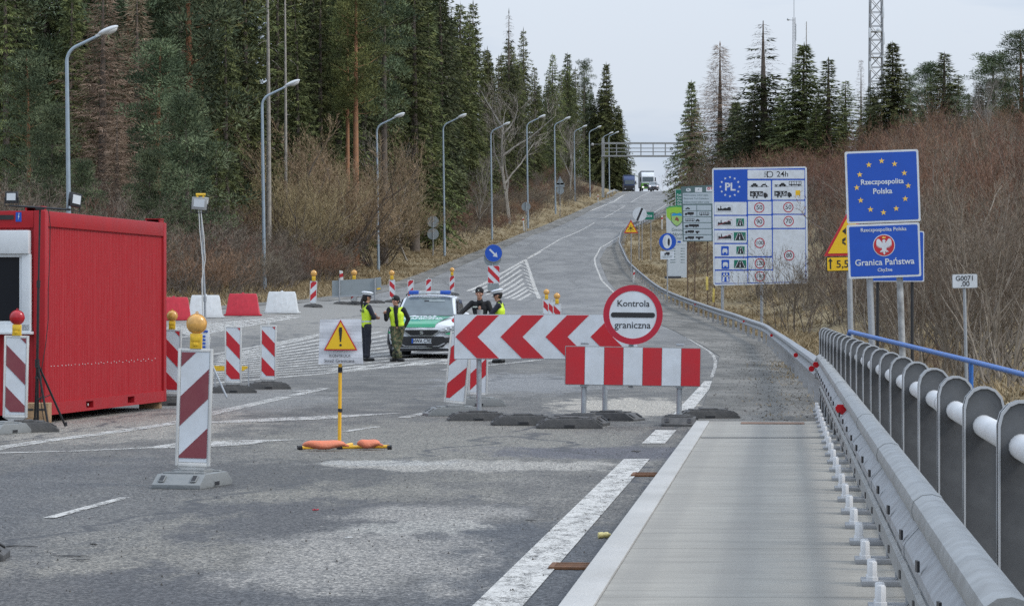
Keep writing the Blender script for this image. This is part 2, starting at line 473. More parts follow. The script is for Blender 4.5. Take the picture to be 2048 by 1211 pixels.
def concrete(name, c0, c1, streaks=False):
    m, b, l = new_mat(name)
    pos = nd(m, 'ShaderNodeTexCoord').outputs['Object']
    big = noise_node(m, mapping(m, pos, (1, .6, 1)), .9, 6, .6); fine = noise_node(m, pos, 90, 3, .7)
    col = mixc(m, rng(m, big, .3, .7), c0, c1)
    if streaks:        # darker streaks across the walk, broader darker bands along it
        st = noise_node(m, mapping(m, pos, (.45, 2.6, 1), rot=(0, 0, math.atan(BD))), 2.2, 6, .7)
        col = mixc(m, rng(m, st, .48, .7, 0, .7), col, tuple(c * .72 for c in c0))
        wv = nd(m, 'ShaderNodeTexWave', wave_type='BANDS', bands_direction='X'); wv.inputs['Scale'].default_value = .62
        wv.inputs['Distortion'].default_value = .6; wv.inputs['Detail'].default_value = 2; wv.inputs['Detail Scale'].default_value = .4
        l.new(mapping(m, pos, (1, 1, 1), rot=(0, 0, math.atan(BD))), wv.inputs['Vector'])
        col = mixc(m, rng(m, wv.outputs['Fac'], .55, .9, 0, .32), col, (.20, .19, .172))
        st2 = noise_node(m, mapping(m, pos, (.18, 7, 1), rot=(0, 0, math.atan(BD))), 1.7, 4, .7)
        col = mixc(m, rng(m, st2, .60, .70, 0, .55), col, (.17, .165, .15))
    spk = mixc(m, rng(m, fine, .3, .7), (.8, .8, .8), (1.15, 1.15, 1.15))
    mu = nd(m, 'ShaderNodeMix', data_type='RGBA', blend_type='MULTIPLY'); mu.inputs['Factor'].default_value = 1
    l.new(col, mu.inputs[6]); l.new(spk, mu.inputs[7])
    l.new(mu.outputs[2], b.inputs['Base Color']); b.inputs['Roughness'].default_value = .85
    bp = nd(m, 'ShaderNodeBump'); bp.inputs['Strength'].default_value = .3; bp.inputs['Distance'].default_value = .004
    l.new(fine, bp.inputs['Height']); l.new(bp.outputs[0], b.inputs['Normal'])
    return m
def soil():
    m, b, l = new_mat('dry_grass_soil')
    pos = nd(m, 'ShaderNodeTexCoord').outputs['Object']
    a = noise_node(m, pos, .35, 6, .65); f = noise_node(m, mapping(m, pos, (1, .5, 1)), 5, 6, .75)
    col = mixc(m, rng(m, f, .35, .68), (.13, .098, .058), (.40, .325, .195))
    col = mixc(m, rng(m, a, .52, .70, 0, .65), col, (.11, .082, .052))
    l.new(col, b.inputs['Base Color']); b.inputs['Roughness'].default_value = .95; b.inputs['Specular IOR Level'].default_value = .1
    bp = nd(m, 'ShaderNodeBump'); bp.inputs['Strength'].default_value = 1; bp.inputs['Distance'].default_value = .12
    l.new(f, bp.inputs['Height']); l.new(bp.outputs[0], b.inputs['Normal'])
    return m
def gravel():
    m, b, l = new_mat('dusty_gravel_shoulder')
    pos = nd(m, 'ShaderNodeTexCoord').outputs['Object']
    a = noise_node(m, mapping(m, pos, (.8, .16, 1)), 1.1, 6, .65); f = noise_node(m, pos, 22, 5, .8)
    col = mixc(m, rng(m, a, .38, .64), (.10, .097, .09), (.21, .20, .185))
    spk = mixc(m, rng(m, f, .32, .68), (.45, .45, .45), (1.5, 1.48, 1.42))
    mu = nd(m, 'ShaderNodeMix', data_type='RGBA', blend_type='MULTIPLY'); mu.inputs['Factor'].default_value = 1
    l.new(col, mu.inputs[6]); l.new(spk, mu.inputs[7])
    l.new(mu.outputs[2], b.inputs['Base Color']); b.inputs['Roughness'].default_value = .95
    bp = nd(m, 'ShaderNodeBump'); bp.inputs['Strength'].default_value = .9; bp.inputs['Distance'].default_value = .03
    l.new(f, bp.inputs['Height']); l.new(bp.outputs[0], b.inputs['Normal'])
    return m
M['asphalt'] = asphalt(); M['paint'] = paint(); M['paint_faded'] = paint('faded_road_paint', .41); M['soil'] = soil(); M['gravel'] = gravel()
M['pavement'] = concrete('streaked_concrete', (.27, .252, .218), (.34, .32, .278), True)
M['kerb'] = concrete('pale_granite_kerb', (.33, .32, .297), (.47, .455, .43))

# ------------------------------------------------------------------ terrain and road
YS = [y for y in range(-12, 120, 4)] + [y for y in range(120, 400, 6)] + [y for y in range(400, 720, 10)] + [760, 820, 900, 1000, 1200, 1400]
XS = [-420, -300, -220, -160, -120] + list(range(-100, -40, 6)) + [-40 + 1.6 * k for k in range(63)] + list(range(61, 110, 6)) + [120, 150, 200, 280, 400]
g = MB(); nx = len(XS)
g.v = [Vector((x, y, terr(x, y))) for y in YS for x in XS]
for j in range(len(YS) - 1):
    for i in range(nx - 1):
        g.f.append((j * nx + i, j * nx + i + 1, (j + 1) * nx + i + 1, (j + 1) * nx + i)); g.m.append(0)
tag(g.build('ground', M['soil'], sharp=None), kind='structure')
for o in COL.objects:
    if o.name == 'ground': o.data.polygons.foreach_set('use_smooth', [True] * len(o.data.polygons))
RY = [-12 + 2.0 * k for k in range(66)] + list(range(120, 460, 5)) + list(range(460, 760, 10)) + [800, 900, 1000]
def strip(fl, fr, ys, n, dz, mt, name):
    s = MB(); k = n + 1
    for y in ys:
        a, b = fl(y), fr(y)
        for i in range(k):
            x = a + (b - a) * i / n
            s.v.append(Vector((x, y, zg(x, y) + dz)))
    for j in range(len(ys) - 1):
        for i in range(n):
            s.f.append((j * k + i, j * k + i + 1, (j + 1) * k + i + 1, (j + 1) * k + i)); s.m.append(0)
    o = s.build(name, mt, sharp=None)
    o.data.polygons.foreach_set('use_smooth', [True] * len(o.data.polygons))
    return tag(o, kind='structure')
def road_right(y):
    if y < 38: return BX(-1.03, y)
    return XR(y) - .3
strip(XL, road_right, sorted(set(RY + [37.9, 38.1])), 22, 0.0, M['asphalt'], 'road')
# gravel shoulder between the carriageway edge and the guard rail
EDGE_PX = [(1395, 842), (1432, 740), (1440, 712), (1405, 690), (1350, 662), (1300, 640), (1238, 585), (1216, 562), (1199, 520), (1212, 496), (1258, 467), (1350, 405)]
EDGE = sorted((G(*p).y, G(*p).x) for p in EDGE_PX)
strip(lambda y: interp(EDGE, y), lambda y: XR(y) + .5, [38 + 2.0 * k for k in range(42)] + list(range(124, 470, 6)), 6, .012, M['gravel'], 'gravel_shoulder')
EL_PX = [(-60, 664), (340, 627), (520, 610), (640, 602), (720, 592), (800, 573), (880, 545), (960, 512), (1060, 470), (1180, 420), (1262, 384)]
EL = sorted((G(*p).y, G(*p).x) for p in EL_PX)
strip(lambda y: XL(y) - .5, lambda y: interp(EL, y) + .25, list(range(112, 560, 6)), 3, .012, M['gravel'], 'gravel_verge')
# ------------------------------------------------------------------ painted markings
mk = MB()
FADE = 0
def line(pts, w, dz=.006, seg=None, m=None, world=False):
    "a painted band w metres wide along ground points (w may be a pair: start, end)"
    P = [Vector(p) if world else G(*p) for p in pts]
    Q = []
    for a, b in zip(P, P[1:]):
        n = max(1, int((b - a).length / 3.0))
        for k in range(n): Q.append(a.lerp(b, k / n))
    Q.append(P[-1])
    w0, w1 = (w, w) if not isinstance(w, tuple) else w
    vs = []; fs = []
    for i, q in enumerate(Q):
        t = (Q[min(i + 1, len(Q) - 1)] - Q[max(i - 1, 0)]); t.z = 0; t.normalize()
        nrm = Vector((t.y, -t.x, 0)); hw = (w0 + (w1 - w0) * i / max(1, len(Q) - 1)) / 2
        for s in (-1, 0, 1):
            p = q + nrm * hw * s; p.z = zg(p.x, p.y) + dz; vs.append(p)
    for i in range(len(Q) - 1):
        for s in (0, 1):
            a = i * 3 + s; fs.append((a, a + 1, a + 4, a + 3))
    mk.add(vs, fs, FADE if m is None else m)
def bl(x0, ya, yb, w): line([(BX(x0, ya), ya, 0), (BX(x0, yb), yb, 0)], w, world=True)
bl(-1.42, 6, 30.2, .25)                                   # edge line beside the kerb
bl(-1.40, 33.6, 37.2, .25); bl(-1.35, 38.6, 42.0, .22)
line([(1358, 834), (1420, 762)], .22); line([(1424, 754), (1430, 735), (1431, 722), (1427, 711), (1418, 702), (1400, 691), (1370, 672), (1335, 650), (1300, 632)], .085, m=1)
line([(1262, 612), (1223, 580), (1203, 560), (1191, 530), (1189, 517), (1201, 495), (1246, 468), (1300, 430), (1337, 406)], .14)
line([(794, 573), (880, 543), (970, 508), (1040, 479), (1100, 454), (1164, 428), (1230, 402), (1283, 381)], .30)   # left edge, uphill road
line([(1055, 517), (1082, 503)], .22); line([(1060, 513), (1120, 478), (1189, 445)], .16); line([(1205, 437), (1250, 412)], .14); line([(1262, 405), (1300, 384)], .12)
line([(1051, 519), (1060, 545), (1079, 597)], .24); line([(1051, 519), (1000, 548), (935, 582)], .25)
FADE = 1
for k in range(8):                                        # hatched nose behind the keep-right sign
    x0, y0 = 946 + 13 * k, 584 + 2.6 * k - (2 if k > 5 else 0); f_ = 1 - .085 * k
    line([(x0, y0), (x0 + 100 * f_ * (.96 - .05 * k), y0 - 57 * f_ * (.96 - .05 * k))], .2, m=0)
for k in range(9):
    t = (k + .4) / 9
    line([(1052 + 26 * t, 526 + 68 * t), (1039 + 22 * t, 521 + 64 * t)], .16, m=0)
for k in range(13):                                       # broad hatching under the parked car
    t = k / 12
    a = (436 - 40 * t + 6, 712 + 46 * t); b = (720 + 240 * t, 652 + 68 * t)
    line([a, (a[0] + (b[0] - a[0]) * .5, a[1] + (b[1] - a[1]) * .5 + 2), b], .26)
line([(380, 716), (430, 708), (640, 668), (722, 650)], .22); line([(400, 768), (700, 742), (905, 720), (1060, 705)], .26)
line([(880, 740), (1000, 728), (1085, 719)], .20)
for k in range(8):
    x = 660 + 45 * k
    line([(x, 741 - 2.6 * k), (x + 62, 731 - 3.4 * k)], .2)
for k in range(15):                                       # hatching beyond the container
    t = k / 14; x = 338 + 230 * t
    line([(x, 654 - 22 * t), (x + 46 * (1 - .55 * t), 670 - 33 * t)], .34)
line([(338, 678), (430, 664), (520, 647), (600, 633)], .22); line([(338, 652), (450, 640), (600, 629)], .2)
line([(-40, 905), (0, 895), (110, 879), (200, 868), (351, 846), (427, 826), (500, 810), (574, 793)], .24)
line([(584, 791), (600, 788), (650, 776)], .2); line([(590, 783), (640, 778)], .14)
line([(-40, 909), (0, 906), (150, 902), (290, 896)], .16); line([(290, 896), (351, 894), (430, 887)], (.2, .95)); line([(430, 887), (500, 882), (606, 879)], (.95, .06))
line([(352, 846), (430, 845), (600, 837)], (.1, .85)); line([(600, 837), (700, 831), (800, 826)], (.85, .05))
line([(98, 1036), (250, 995)], .09); line([(690, 863), (756, 853)], .12); line([(596, 896), (628, 887)], .1); line([(806, 835), (870, 822)], .16)
tag(mk.build('road_markings', [M['paint'], M['paint_faded']], sharp=None), kind='structure')
# ------------------------------------------------------------------ raised walkway on the bridge
wk = MB()
KH = .09
def bquad(mb, xa, xb, ya, yb, z, m=0):
    mb.add([(BX(xa, ya), ya, z), (BX(xb, ya), ya, z), (BX(xb, yb), yb, z), (BX(xa, yb), yb, z)], [(0, 1, 2, 3)], m)
def bbox(mb, xa, xb, ya, yb, z0, z1, m=0):
    vs = [(BX(x, y), y, z) for z in (z0, z1) for y in (ya, yb) for x in (xa, xb)]
    mb.add(vs, [(0, 2, 3, 1), (4, 5, 7, 6), (0, 1, 5, 4), (2, 6, 7, 3), (0, 4, 6, 2), (1, 3, 7, 5)], m)
y = -6.0
while y < 33.0:                                            # slab pours with open joints
    yb = min(y + 3.0, 33.0); bbox(wk, -.878, 1.05, y, yb - .012, -.3, KH); y = yb
bbox(wk, -.878, 1.05, 33.05, 37.6, -.3, KH + .005)
tag(wk.build('pavement', M['pavement'], sharp=None), kind='structure')
kb = MB(); y = -6.0
while y < 37.5:
    bbox(kb, -1.05, -.882, y, min(y + .99, 37.6), -.3, KH + .012); y += 1.0
tag(kb.build('kerb', M['kerb'], bevel=.012), kind='structure')
ke = MB()
bbox(ke, -1.05, 1.0, 37.62, 37.80, -.3, KH - .02)
tag(ke.build('kerb', M['kerb'], bevel=.012), kind='structure')
# ------------------------------------------------------------------ guard rails and bridge railing
def clip_poly(poly, x0, x1, z0, z1):
    for ax, lim, sg in ((0, x0, 1), (0, x1, -1), (1, z0, 1), (1, z1, -1)):
        out = []
        for i, p in enumerate(poly):
            q = poly[(i + 1) % len(poly)]
            a, b = (p[ax] - lim) * sg, (q[ax] - lim) * sg
            if a >= 0: out.append(p)
            if (a >= 0) != (b >= 0):
                t = a / (a - b); out.append((p[0] + (q[0] - p[0]) * t, p[1] + (q[1] - p[1]) * t))
        poly = out
        if len(poly) < 3: return []
    return poly
def sweep(mb, path, prof, m=0, closed=True, lat=None):
    "profile (lateral, z) carried along a path of 3D points; lateral is to the right of the direction"
    n = len(prof); vs = []; fs = []
    for i, p in enumerate(path):
        a = path[max(0, i - 1)]; b = path[min(len(path) - 1, i + 1)]
        t = Vector(b) - Vector(a); t.z = 0; t.normalize(); r = Vector((t.y, -t.x, 0))
        for x, z in prof:
            q = Vector(p) + r * x; q.z += z; vs.append(q)
    k = n if closed else n - 1
    for i in range(len(path) - 1):
        for j in range(k):
            a = i * n + j; b = i * n + (j + 1) % n
            fs.append((a, a + n, b + n, b))
    if closed:
        fs.append(tuple(range(n))); fs.append(tuple(reversed(range((len(path) - 1) * n, len(path) * n))))
    mb.add(vs, fs, m)
def arc(cx, cz, r, a0, a1, n=8):
    return [(cx + r * math.cos(R(a0 + (a1 - a0) * k / n)), cz + r * math.sin(R(a0 + (a1 - a0) * k / n))) for k in range(n + 1)]
M['galv_rail'] = mat('brushed_galvanised_rail', (.30, .305, .30), .6, .35, var=.18, scale=7, dirt=(.17, .165, .155, 1), dirt_amt=.6, bump=.12, bscale=60)
M['bolt_white'] = mat('white_anchor_cap', (.62, .62, .62), .5, var=.1)
M['red_glass'] = mat('red_reflector', (.55, .006, .012), .25, var=.1)
# --- barrier on the bridge
gr = thing('bridge_guardrail', 'heavy galvanised steel guardrail bolted along the concrete walkway of the bridge', 'guardrail', (0, 0, 0))
GX = .507
def gpt(y, dx=0, z=0): return Vector((BX(GX + dx, y), y, z))
top = [(-.025, .645), (-.05, .665), (-.058, .695), (-.05, .728), (-.022, .748), (.012, .752), (.045, .742), (.058, .715), (.058, .645)]
low = [(-.026, .636), (-.072, .585), (-.080, .57), (-.080, .535), (-.072, .52), (-.03, .478), (-.012, .478), (.03, .53), (.03, .636)]
y = 7.0; k = 0; tb = MB(); lb = MB(); sb = MB()
while y < 41.5:
    yb = min(y + 4.0, 41.8)
    path = [gpt(y), gpt(yb - .006)]
    sweep(tb, path, [(a + .0, b + KH) for a, b in top])
    sweep(lb, path, [(a, b + KH) for a, b in low])
    if k: sweep(tb, [gpt(y - .22), gpt(y + .0)], [(a * 1.05 + .0, .70 + KH + (b - .70) * 1.05) for a, b in top]); sweep(lb, [gpt(y - .16), gpt(y)], [(.0 + a * 1.05, .59 + KH + (b - .59) * 1.06) for a, b in low])
    y += 4.0; k += 1
sweep(sb, [gpt(7), gpt(41.5)], [(-.02, .26 + KH), (-.02, .34 + KH), (.0, .35 + KH), (.0, .25 + KH)])
sweep(sb, [gpt(7), gpt(41.5)], [(.05, .42 + KH), (.05, .47 + KH), (.065, .47 + KH), (.065, .42 + KH)])
tb.build('top_rail', M['galv_rail'], gr, sharp=33); lb.build('beam', M['galv_old'], gr, sharp=24); sb.build('lower_strip', M['galv_rail'], gr)
pm = MB(); pm.box((.10, 0, .30), (.07, .010, .54)); pm.box((.065, 0, .30), (.008, .09, .54)); pm.box((.135, 0, .30), (.008, .09, .54)); pm.box((.03, 0, .60), (.07, .07, .10))
p0 = pm.build('post', M['galv'], gr)
bp = MB(); bp.box((.06, 0, .014), (.34, .26, .028)); b0 = bp.build('base_plate', M['galv_old'], p0, bevel=.004)
for q in ((-.055, -.08), (-.055, 0.0), (-.055, .08)):
    bb = MB(); bb.lathe([(.029, .028), (.029, .046), (.023, .048), (.023, .118), (.019, .124)], 8, T=Matrix.Translation((q[0], q[1], 0)))
    bb.build('bolt', M['bolt_white'], p0)
y = 9.0; first = True
while y < 41:
    o = p0 if first else copy_tree(p0, gr)
    o.location = gpt(y, 0, KH); o.rotation_euler = (0, 0, -math.atan(BD)); first = False; y += 1.333
y = 8.3
while y < 41:
    for dx, dz in ((-.088, .60), (-.022, .30)):
        b_ = MB(); b_.box((0, 0, 0), (.008, .05, .035)); b_.build('slot', M['black'], gr, loc=gpt(y + .5 * (dz < .5), dx, KH + dz))
    y += 1.333
for (yy) in (23.0, 40.2):
    rf = MB(); c = gpt(yy, -.07, KH + .635)
    rf.prism([(.046 * math.cos(PI + PI * k / 12), .05 * math.sin(PI + PI * k / 12) + .015) for k in range(13)] + [(.03, .04), (-.03, .04)], -.012, .012)
    rf.build('reflector', M['red_glass'], gr, loc=c)
# --- roadside guard rail climbing the hill
def rail_path(tab, y0, y1, step=4.0):
    out = []; y = y0
    while y <= y1: 
        x = interp(tab, y); out.append(Vector((x, y, zg(x, y)))); y += step
    return out
RS = smooth_tab([(RAIL[0])] + RAIL[1:], 3.0, 6.0)
wprof = [(-.0, .44), (-.075, .47), (-.085, .52), (-.03, .575), (-.03, .605), (-.085, .66), (-.075, .71), (.0, .75), (.012, .745), (-.06, .70), (-.068, .665), (-.012, .61), (-.012, .57), (-.068, .515), (-.06, .478), (.012, .445)]
rr = thing('roadside_guardrail', 'long weathered guardrail curving up the right side of the hill road', 'guardrail', (0, 0, 0))
path = [Vector((BX(GX, 41.0), 41.0, .08))] + rail_path(RS, 44, 560)
w = MB(); sweep(w, path, wprof); w.build('beam', M['galv_old'], rr, sharp=50)
pm = MB(); pm.box((.07, 0, .16), (.10, .06, 1.02)); p1 = pm.build('post', M['galv_old'], rr)
first = True; d = 0; last = path[0]
cnt = 0
for p in path[1:]:
    if p.y > 420 or cnt > 92: break
    o = p1 if first else copy_tree(p1, rr); o.location = p; first = False; cnt += 1
for i in (1, 4, 12, 20, 30):
    rf = MB(); rf.disc(0, 0, .042, -.012, .012, 14); rf.build('reflector', M['red_glass'], rr, loc=path[i] + Vector((-.11, 0, .60)))
lr = thing('hilltop_guardrail', 'pale short guardrail on the left verge near the crest of the hill', 'guardrail', (0, 0, 0))
pts = [G(1221, 397), G(1236, 389), G(1252, 382), G(1266, 378.5)]
path = []
for a, b in zip(pts, pts[1:]):
    for k in range(5): path.append(a.lerp(b, k / 5) + Vector((-.6, 0, .1)))
w = MB(); sweep(w, path, [(-a, b + .1) for a, b in wprof]); w.build('beam', M['galv_rail'], lr, sharp=50)
for p in path[::2]:
    pm = MB(); pm.box((-.07, 0, .2), (.10, .08, .9)); pm.build('post', M['galv_old'], lr, loc=p)
# --- bridge railing: upright plates threaded on a white pipe
M['plate'] = mat('mottled_galvanised_plate', (.115, .118, .12), .62, .25, var=.4, scale=2.2, dirt=(.035, .036, .04, 1), dirt_amt=1.0)  # random darker mottling over the plate faces
M['plate_edge'] = mat('bright_galvanised_edge', (.42, .43, .44), .5, .3, var=.15)
M['pipe_white'] = mat('white_grey_pipe', (.56, .56, .56), .5, var=.1, dirt=(.33, .32, .31, 1), dirt_amt=.4, scale=4)
rl = thing('bridge_railing', 'bridge railing of close upright steel plates threaded on a thick white pipe', 'railing', (0, 0, 0))
PZ = 1.055
def RX(y): return .808 + .0815 * y
rp = [Vector((RX(y), y, PZ)) for y in (5, 12, 20, 30, 42)]
pp = MB(); pp.tube(rp, .041, 16); y = 8.0
while y < 42: pp.tube([Vector((RX(y), y, PZ)), Vector((RX(y + .12), y + .12, PZ))], .045, 16); y += 6
pp.build('pipe', M['pipe_white'], rl, sharp=50)
hw = .076
outline = [(-hw, -1.35), (-hw, .07), (-.066, .108), (-.042, .135), (-.014, .146), (.014, .146), (.042, .135), (.066, .108), (hw, .07), (hw, -1.35)]
fb = MB(); fb.prism(outline, -.008, .008)
pl0 = fb.build('baluster', M['plate'], rl)
eb = MB()
inner = [(x * .91, z - (.009 if z > 0 else 0)) for x, z in outline]
for i in range(len(outline) - 1):
    a, b, c, d = outline[i], outline[i + 1], inner[i + 1], inner[i]
    eb.prism([a, b, c, d], -.019, .019)
eg0 = eb.build('flange', M['plate_edge'], pl0)
y = 6.4; first = True
while y < 42.2:
    o = pl0 if first else copy_tree(pl0, rl)
    o.location = (RX(y), y, PZ); o.rotation_euler = (0, 0, R(2)); first = False; y += 1.68
cb = MB(); 
for zz in (.28, .19): cb.tube([Vector((RX(y) , y, zz)) for y in (5, 20, 42)], .018, 8)
cb.build('lower_pipe', M['galv_old'], rl)
# --- blue pipe rail beyond
M['blue_pipe'] = mat('chipped_blue_pipe', (.010, .12, .42), .4, var=.2, dirt=(.12, .10, .09, 1), dirt_amt=.5, scale=14)
bp_ = thing('blue_handrail', 'blue painted pipe handrail sloping down behind the bridge railing', 'handrail', W(1700, 663, 47))
o0 = W(1700, 663, 47)
b_ = MB(); b_.tube([Vector((0, 0, 0)), W(1942, 722, 38) - o0, W(2060, 752, 34.5) - o0], .034, 12); b_.tube([Vector((0, 0, 0)), Vector((-.03, .12, -.12)), Vector((-.03, .12, -1.6))], .034, 12); b_.build('rail', M['blue_pipe'], bp_, sharp=50)
b_ = MB(); q = W(1942, 722, 38) - o0; b_.tube([q, q - Vector((0, 0, 2.4))], .03, 12); b_.build('post', M['blue_pipe'], bp_, sharp=50)
# ------------------------------------------------------------------ delineators, feet, lamps, barriers
M['lamp_yellow'] = mat('yellow_lamp_housing', (.72, .45, .02), .45, var=.15, dirt=(.35, .22, .06, 1), dirt_amt=.4, scale=20)
M['amber'] = mat('amber_lens', (.66, .35, .085), .25, var=.25, scale=30, coat=.4)
M['red_lens'] = mat('red_lens', (.42, .008, .015), .25, var=.2, scale=30, coat=.4)
M['frame_white'] = M['white_plastic']
def stripes(mb, x0, x1, z0, z1, slope, period, off, y0, y1, m=0, duty=.5):
    w = x1 - x0; h = z1 - z0; k0 = -int((abs(slope) * w) / period) - 3
    for k in range(k0, int(h / period) + 4):
        a = z0 + off + k * period
        poly = [(x0, a), (x1, a + slope * w), (x1, a + slope * w + period * duty), (x0, a + period * duty)]
        p = clip_poly(poly, x0, x1, z0, z1)
        if p: mb.prism(p, y0, y1, m)
def foot_mesh(mt, L=.80, D=.42, H=.115):
    b = MB()
    b.prism([(-L / 2, 0), (L / 2, 0), (L / 2, .035), (L / 2 - .13, H), (-L / 2 + .13, H), (-L / 2, .035)], -D / 2, D / 2)
    b.box((0, -D / 2 + .004, .03), (.13, .02, .045), 1); b.box((0, D / 2 - .004, .03), (.13, .02, .045), 1)  # black slabs put in for the dark of notches and hand cut-outs
    for s in (-1, 1):
        for u in (-1, 1):
            T = Matrix.Translation((s * (L / 2 - .058), u * D * .33, .082)) @ Matrix.Rotation(s * R(31.6), 4, 'Y')
            b.box((0, 0, 0), (.09, .05, .012), 1, T=T)
    o = b.build('foot', [mt, M['black']], bevel=.008)
    b = MB()
    b.box((0, 0, H + .006), (.50, D * .5, .022)); b.box((0, 0, H + .012), (.22, D * .66, .034)); b.box((-.19, 0, H + .002), (.06, D * .86, .024)); b.box((.19, 0, H + .002), (.06, D * .86, .024))
    b.build('slot_block', mt, o, bevel=.006)
    return o
FOOT = {}
def foot(loc, rz, label=None, parent=None, grey=False, sc=1.0, name='ballast_block', group=None):
    k = grey
    if k not in FOOT: FOOT[k] = foot_mesh(M['rubber_grey'] if grey else M['rubber']); o = FOOT[k]
    else: o = copy_tree(FOOT[k])
    o.parent = None
    for a in ('label', 'category', 'group'):
        if a in o: del o[a]
    o.name = name if parent is None else 'foot'
    o.location = loc; o.rotation_euler = (0, 0, rz); o.scale = (sc, sc, sc)
    if parent is not None: o.parent = parent
    else: tag(o, label, 'ballast block', group)
    return o
def lamp_part(root, z, lens, sc=1.0, y=0.0, rz=0.0):
    T = Matrix.Translation((0, y, z)) @ Matrix.Rotation(rz, 4, 'Z') @ Matrix.Diagonal((sc, sc, sc, 1))
    b = MB(); b.box((0, 0, .075), (.115, .085, .15), T=T); b.box((0, -.044, .10), (.09, .012, .05), T=T); b.box((0, -.046, .045), (.045, .014, .03), T=T)
    h = b.build('lamp_housing', M['lamp_yellow'], root, bevel=.008 * sc)
    b = MB(); pr = [(.0, -.062), (.045, -.058), (.078, -.045), (.094, -.018), (.094, .018), (.078, .045), (.045, .058), (0, .062)]
    T2 = T @ Matrix.Translation((0, 0, .245)) @ Matrix.Rotation(R(90), 4, 'X')
    b.lathe(pr, 22, T=T2, cap=False); lo = b.build('lens', M[lens], h, sharp=60)
    b = MB(); b.ring(0, 0, .088, .102, -.014, .014, 24, T=T @ Matrix.Translation((0, 0, .245))); b.ring(0, .108, .006, .016, -.008, .008, 10, T=T @ Matrix.Translation((0, 0, .245)))
    b.box((0, 0, .155), (.05, .05, .02), T=T)
    b.build('lens_ring', M[lens], h)
    return h
def delineator(px, py, Y, slope, red='red', lamp=None, label='', lean=0.0, rz=0.0, foot_rz=R(80), grey=False, H=1.04, Wd=.29, z=None, lampsc=1.0, stub=True, group='delineator boards', off=.06, footoff=(0, 0)):
    p = W(px, py, Y) if Y else G(px, py)
    if z is not None: p.z = z
    r = thing('delineator_board', label, 'delineator', p, rz, group)
    foot((footoff[0], footoff[1], 0), foot_rz - rz, parent=r, grey=grey)
    T = Matrix.Translation((0, 0, .10)) @ Matrix.Rotation(lean, 4, 'Y')
    b = MB(); hw = Wd / 2
    prof = [(-hw + .0, .07), (-.05, .02), (.05, .02), (hw, .07), (hw, H), (-hw, H)]
    b.prism(prof, -.022, .022, T=T)
    for s in (-1, 1): b.box((s * (hw - .012), 0, .5 * (H + .07)), (.024, .062, H - .07), T=T)
    b.box((0, 0, H - .012), (Wd - .05, .062, .024), T=T); b.box((0, 0, .08), (Wd - .05, .062, .03), T=T)
    b.box((0, 0, -.02), (.05, .03, .1), T=T)
    if stub and lamp is None: b.box((0, 0, H + .035), (.04, .03, .07), T=T)
    b.build('panel_frame', M['frame_white'], r, bevel=.006)
    b = MB(); b.box((0, -.024, .5 * (H + .07) + .005), (Wd - .058, .004, H - .125), T=T); b.build('face', M['white'], r)
    b = MB(); stripes(b, -hw + .03, hw - .03, .135, H - .03, slope, .49, off, -.030, -.0262, 0)
    o = b.build('stripes', M[red], r); o.data.transform(T)
    if lamp: 
        h = lamp_part(r, 0, lamp, lampsc)
        TT = Matrix.Translation((math.sin(lean) * H, 0, .10 + H * math.cos(lean))) @ Matrix.Rotation(lean, 4, 'Y')
        for q in [h] + list(h.children): q.data.transform(TT)
    return r
def at(px, py, Y): return W(px, py, Y)
# nearest ones (pixel of the middle of the foot, distance)
delineator(385, 972, 25.7, 1.0, 'dark_red', 'amber', 'nearest delineator board, faded dark red and white stripes, big amber lamp, on the bare asphalt', R(1.6), z=0, grey=True, foot_rz=R(76), off=-.225, lampsc=.84)
delineator(30, 855, 36.8, -1.0, 'dark_red', 'red_lens', 'faded striped delineator board with a red lamp in front of the container window', R(1.2), z=0, off=.06, foot_rz=R(15), lampsc=.88, footoff=(.1, 0))
delineator(343, 806, 46.5, -1.05, 'red', 'amber', 'striped delineator board with amber lamp at the corner of the red container', R(.5), z=0, off=.06, foot_rz=R(10), lampsc=.82)
delineator(466, 787, 53.2, -1.05, 'red', None, 'plain striped delineator board without lamp before the low yellow bar', R(.3), z=0, off=.09, foot_rz=R(8))
delineator(536, 780, 55.6, -1.05, 'red', None, 'plain striped delineator board without lamp, between yellow bar and triangle banner', R(.6), z=0, off=.09, foot_rz=R(8))
delineator(908, 832, 42.2, 1.0, 'red', None, 'leaning striped delineator board behind the left post of the chevron sign', R(5.5), z=0, grey=True, off=-.05, foot_rz=R(12), Wd=.30)
delineator(955, 812, 46.2, 1.0, 'red', None, 'upright striped delineator board partly hidden behind the chevron sign post', R(1.5), z=0, grey=True, off=.0, foot_rz=R(8))
delineator(-122, 1118, 18.35, 1.0, 'red', None, 'delineator board at the left edge showing only the tip of its black rubber foot', 0, z=0, foot_rz=R(4))
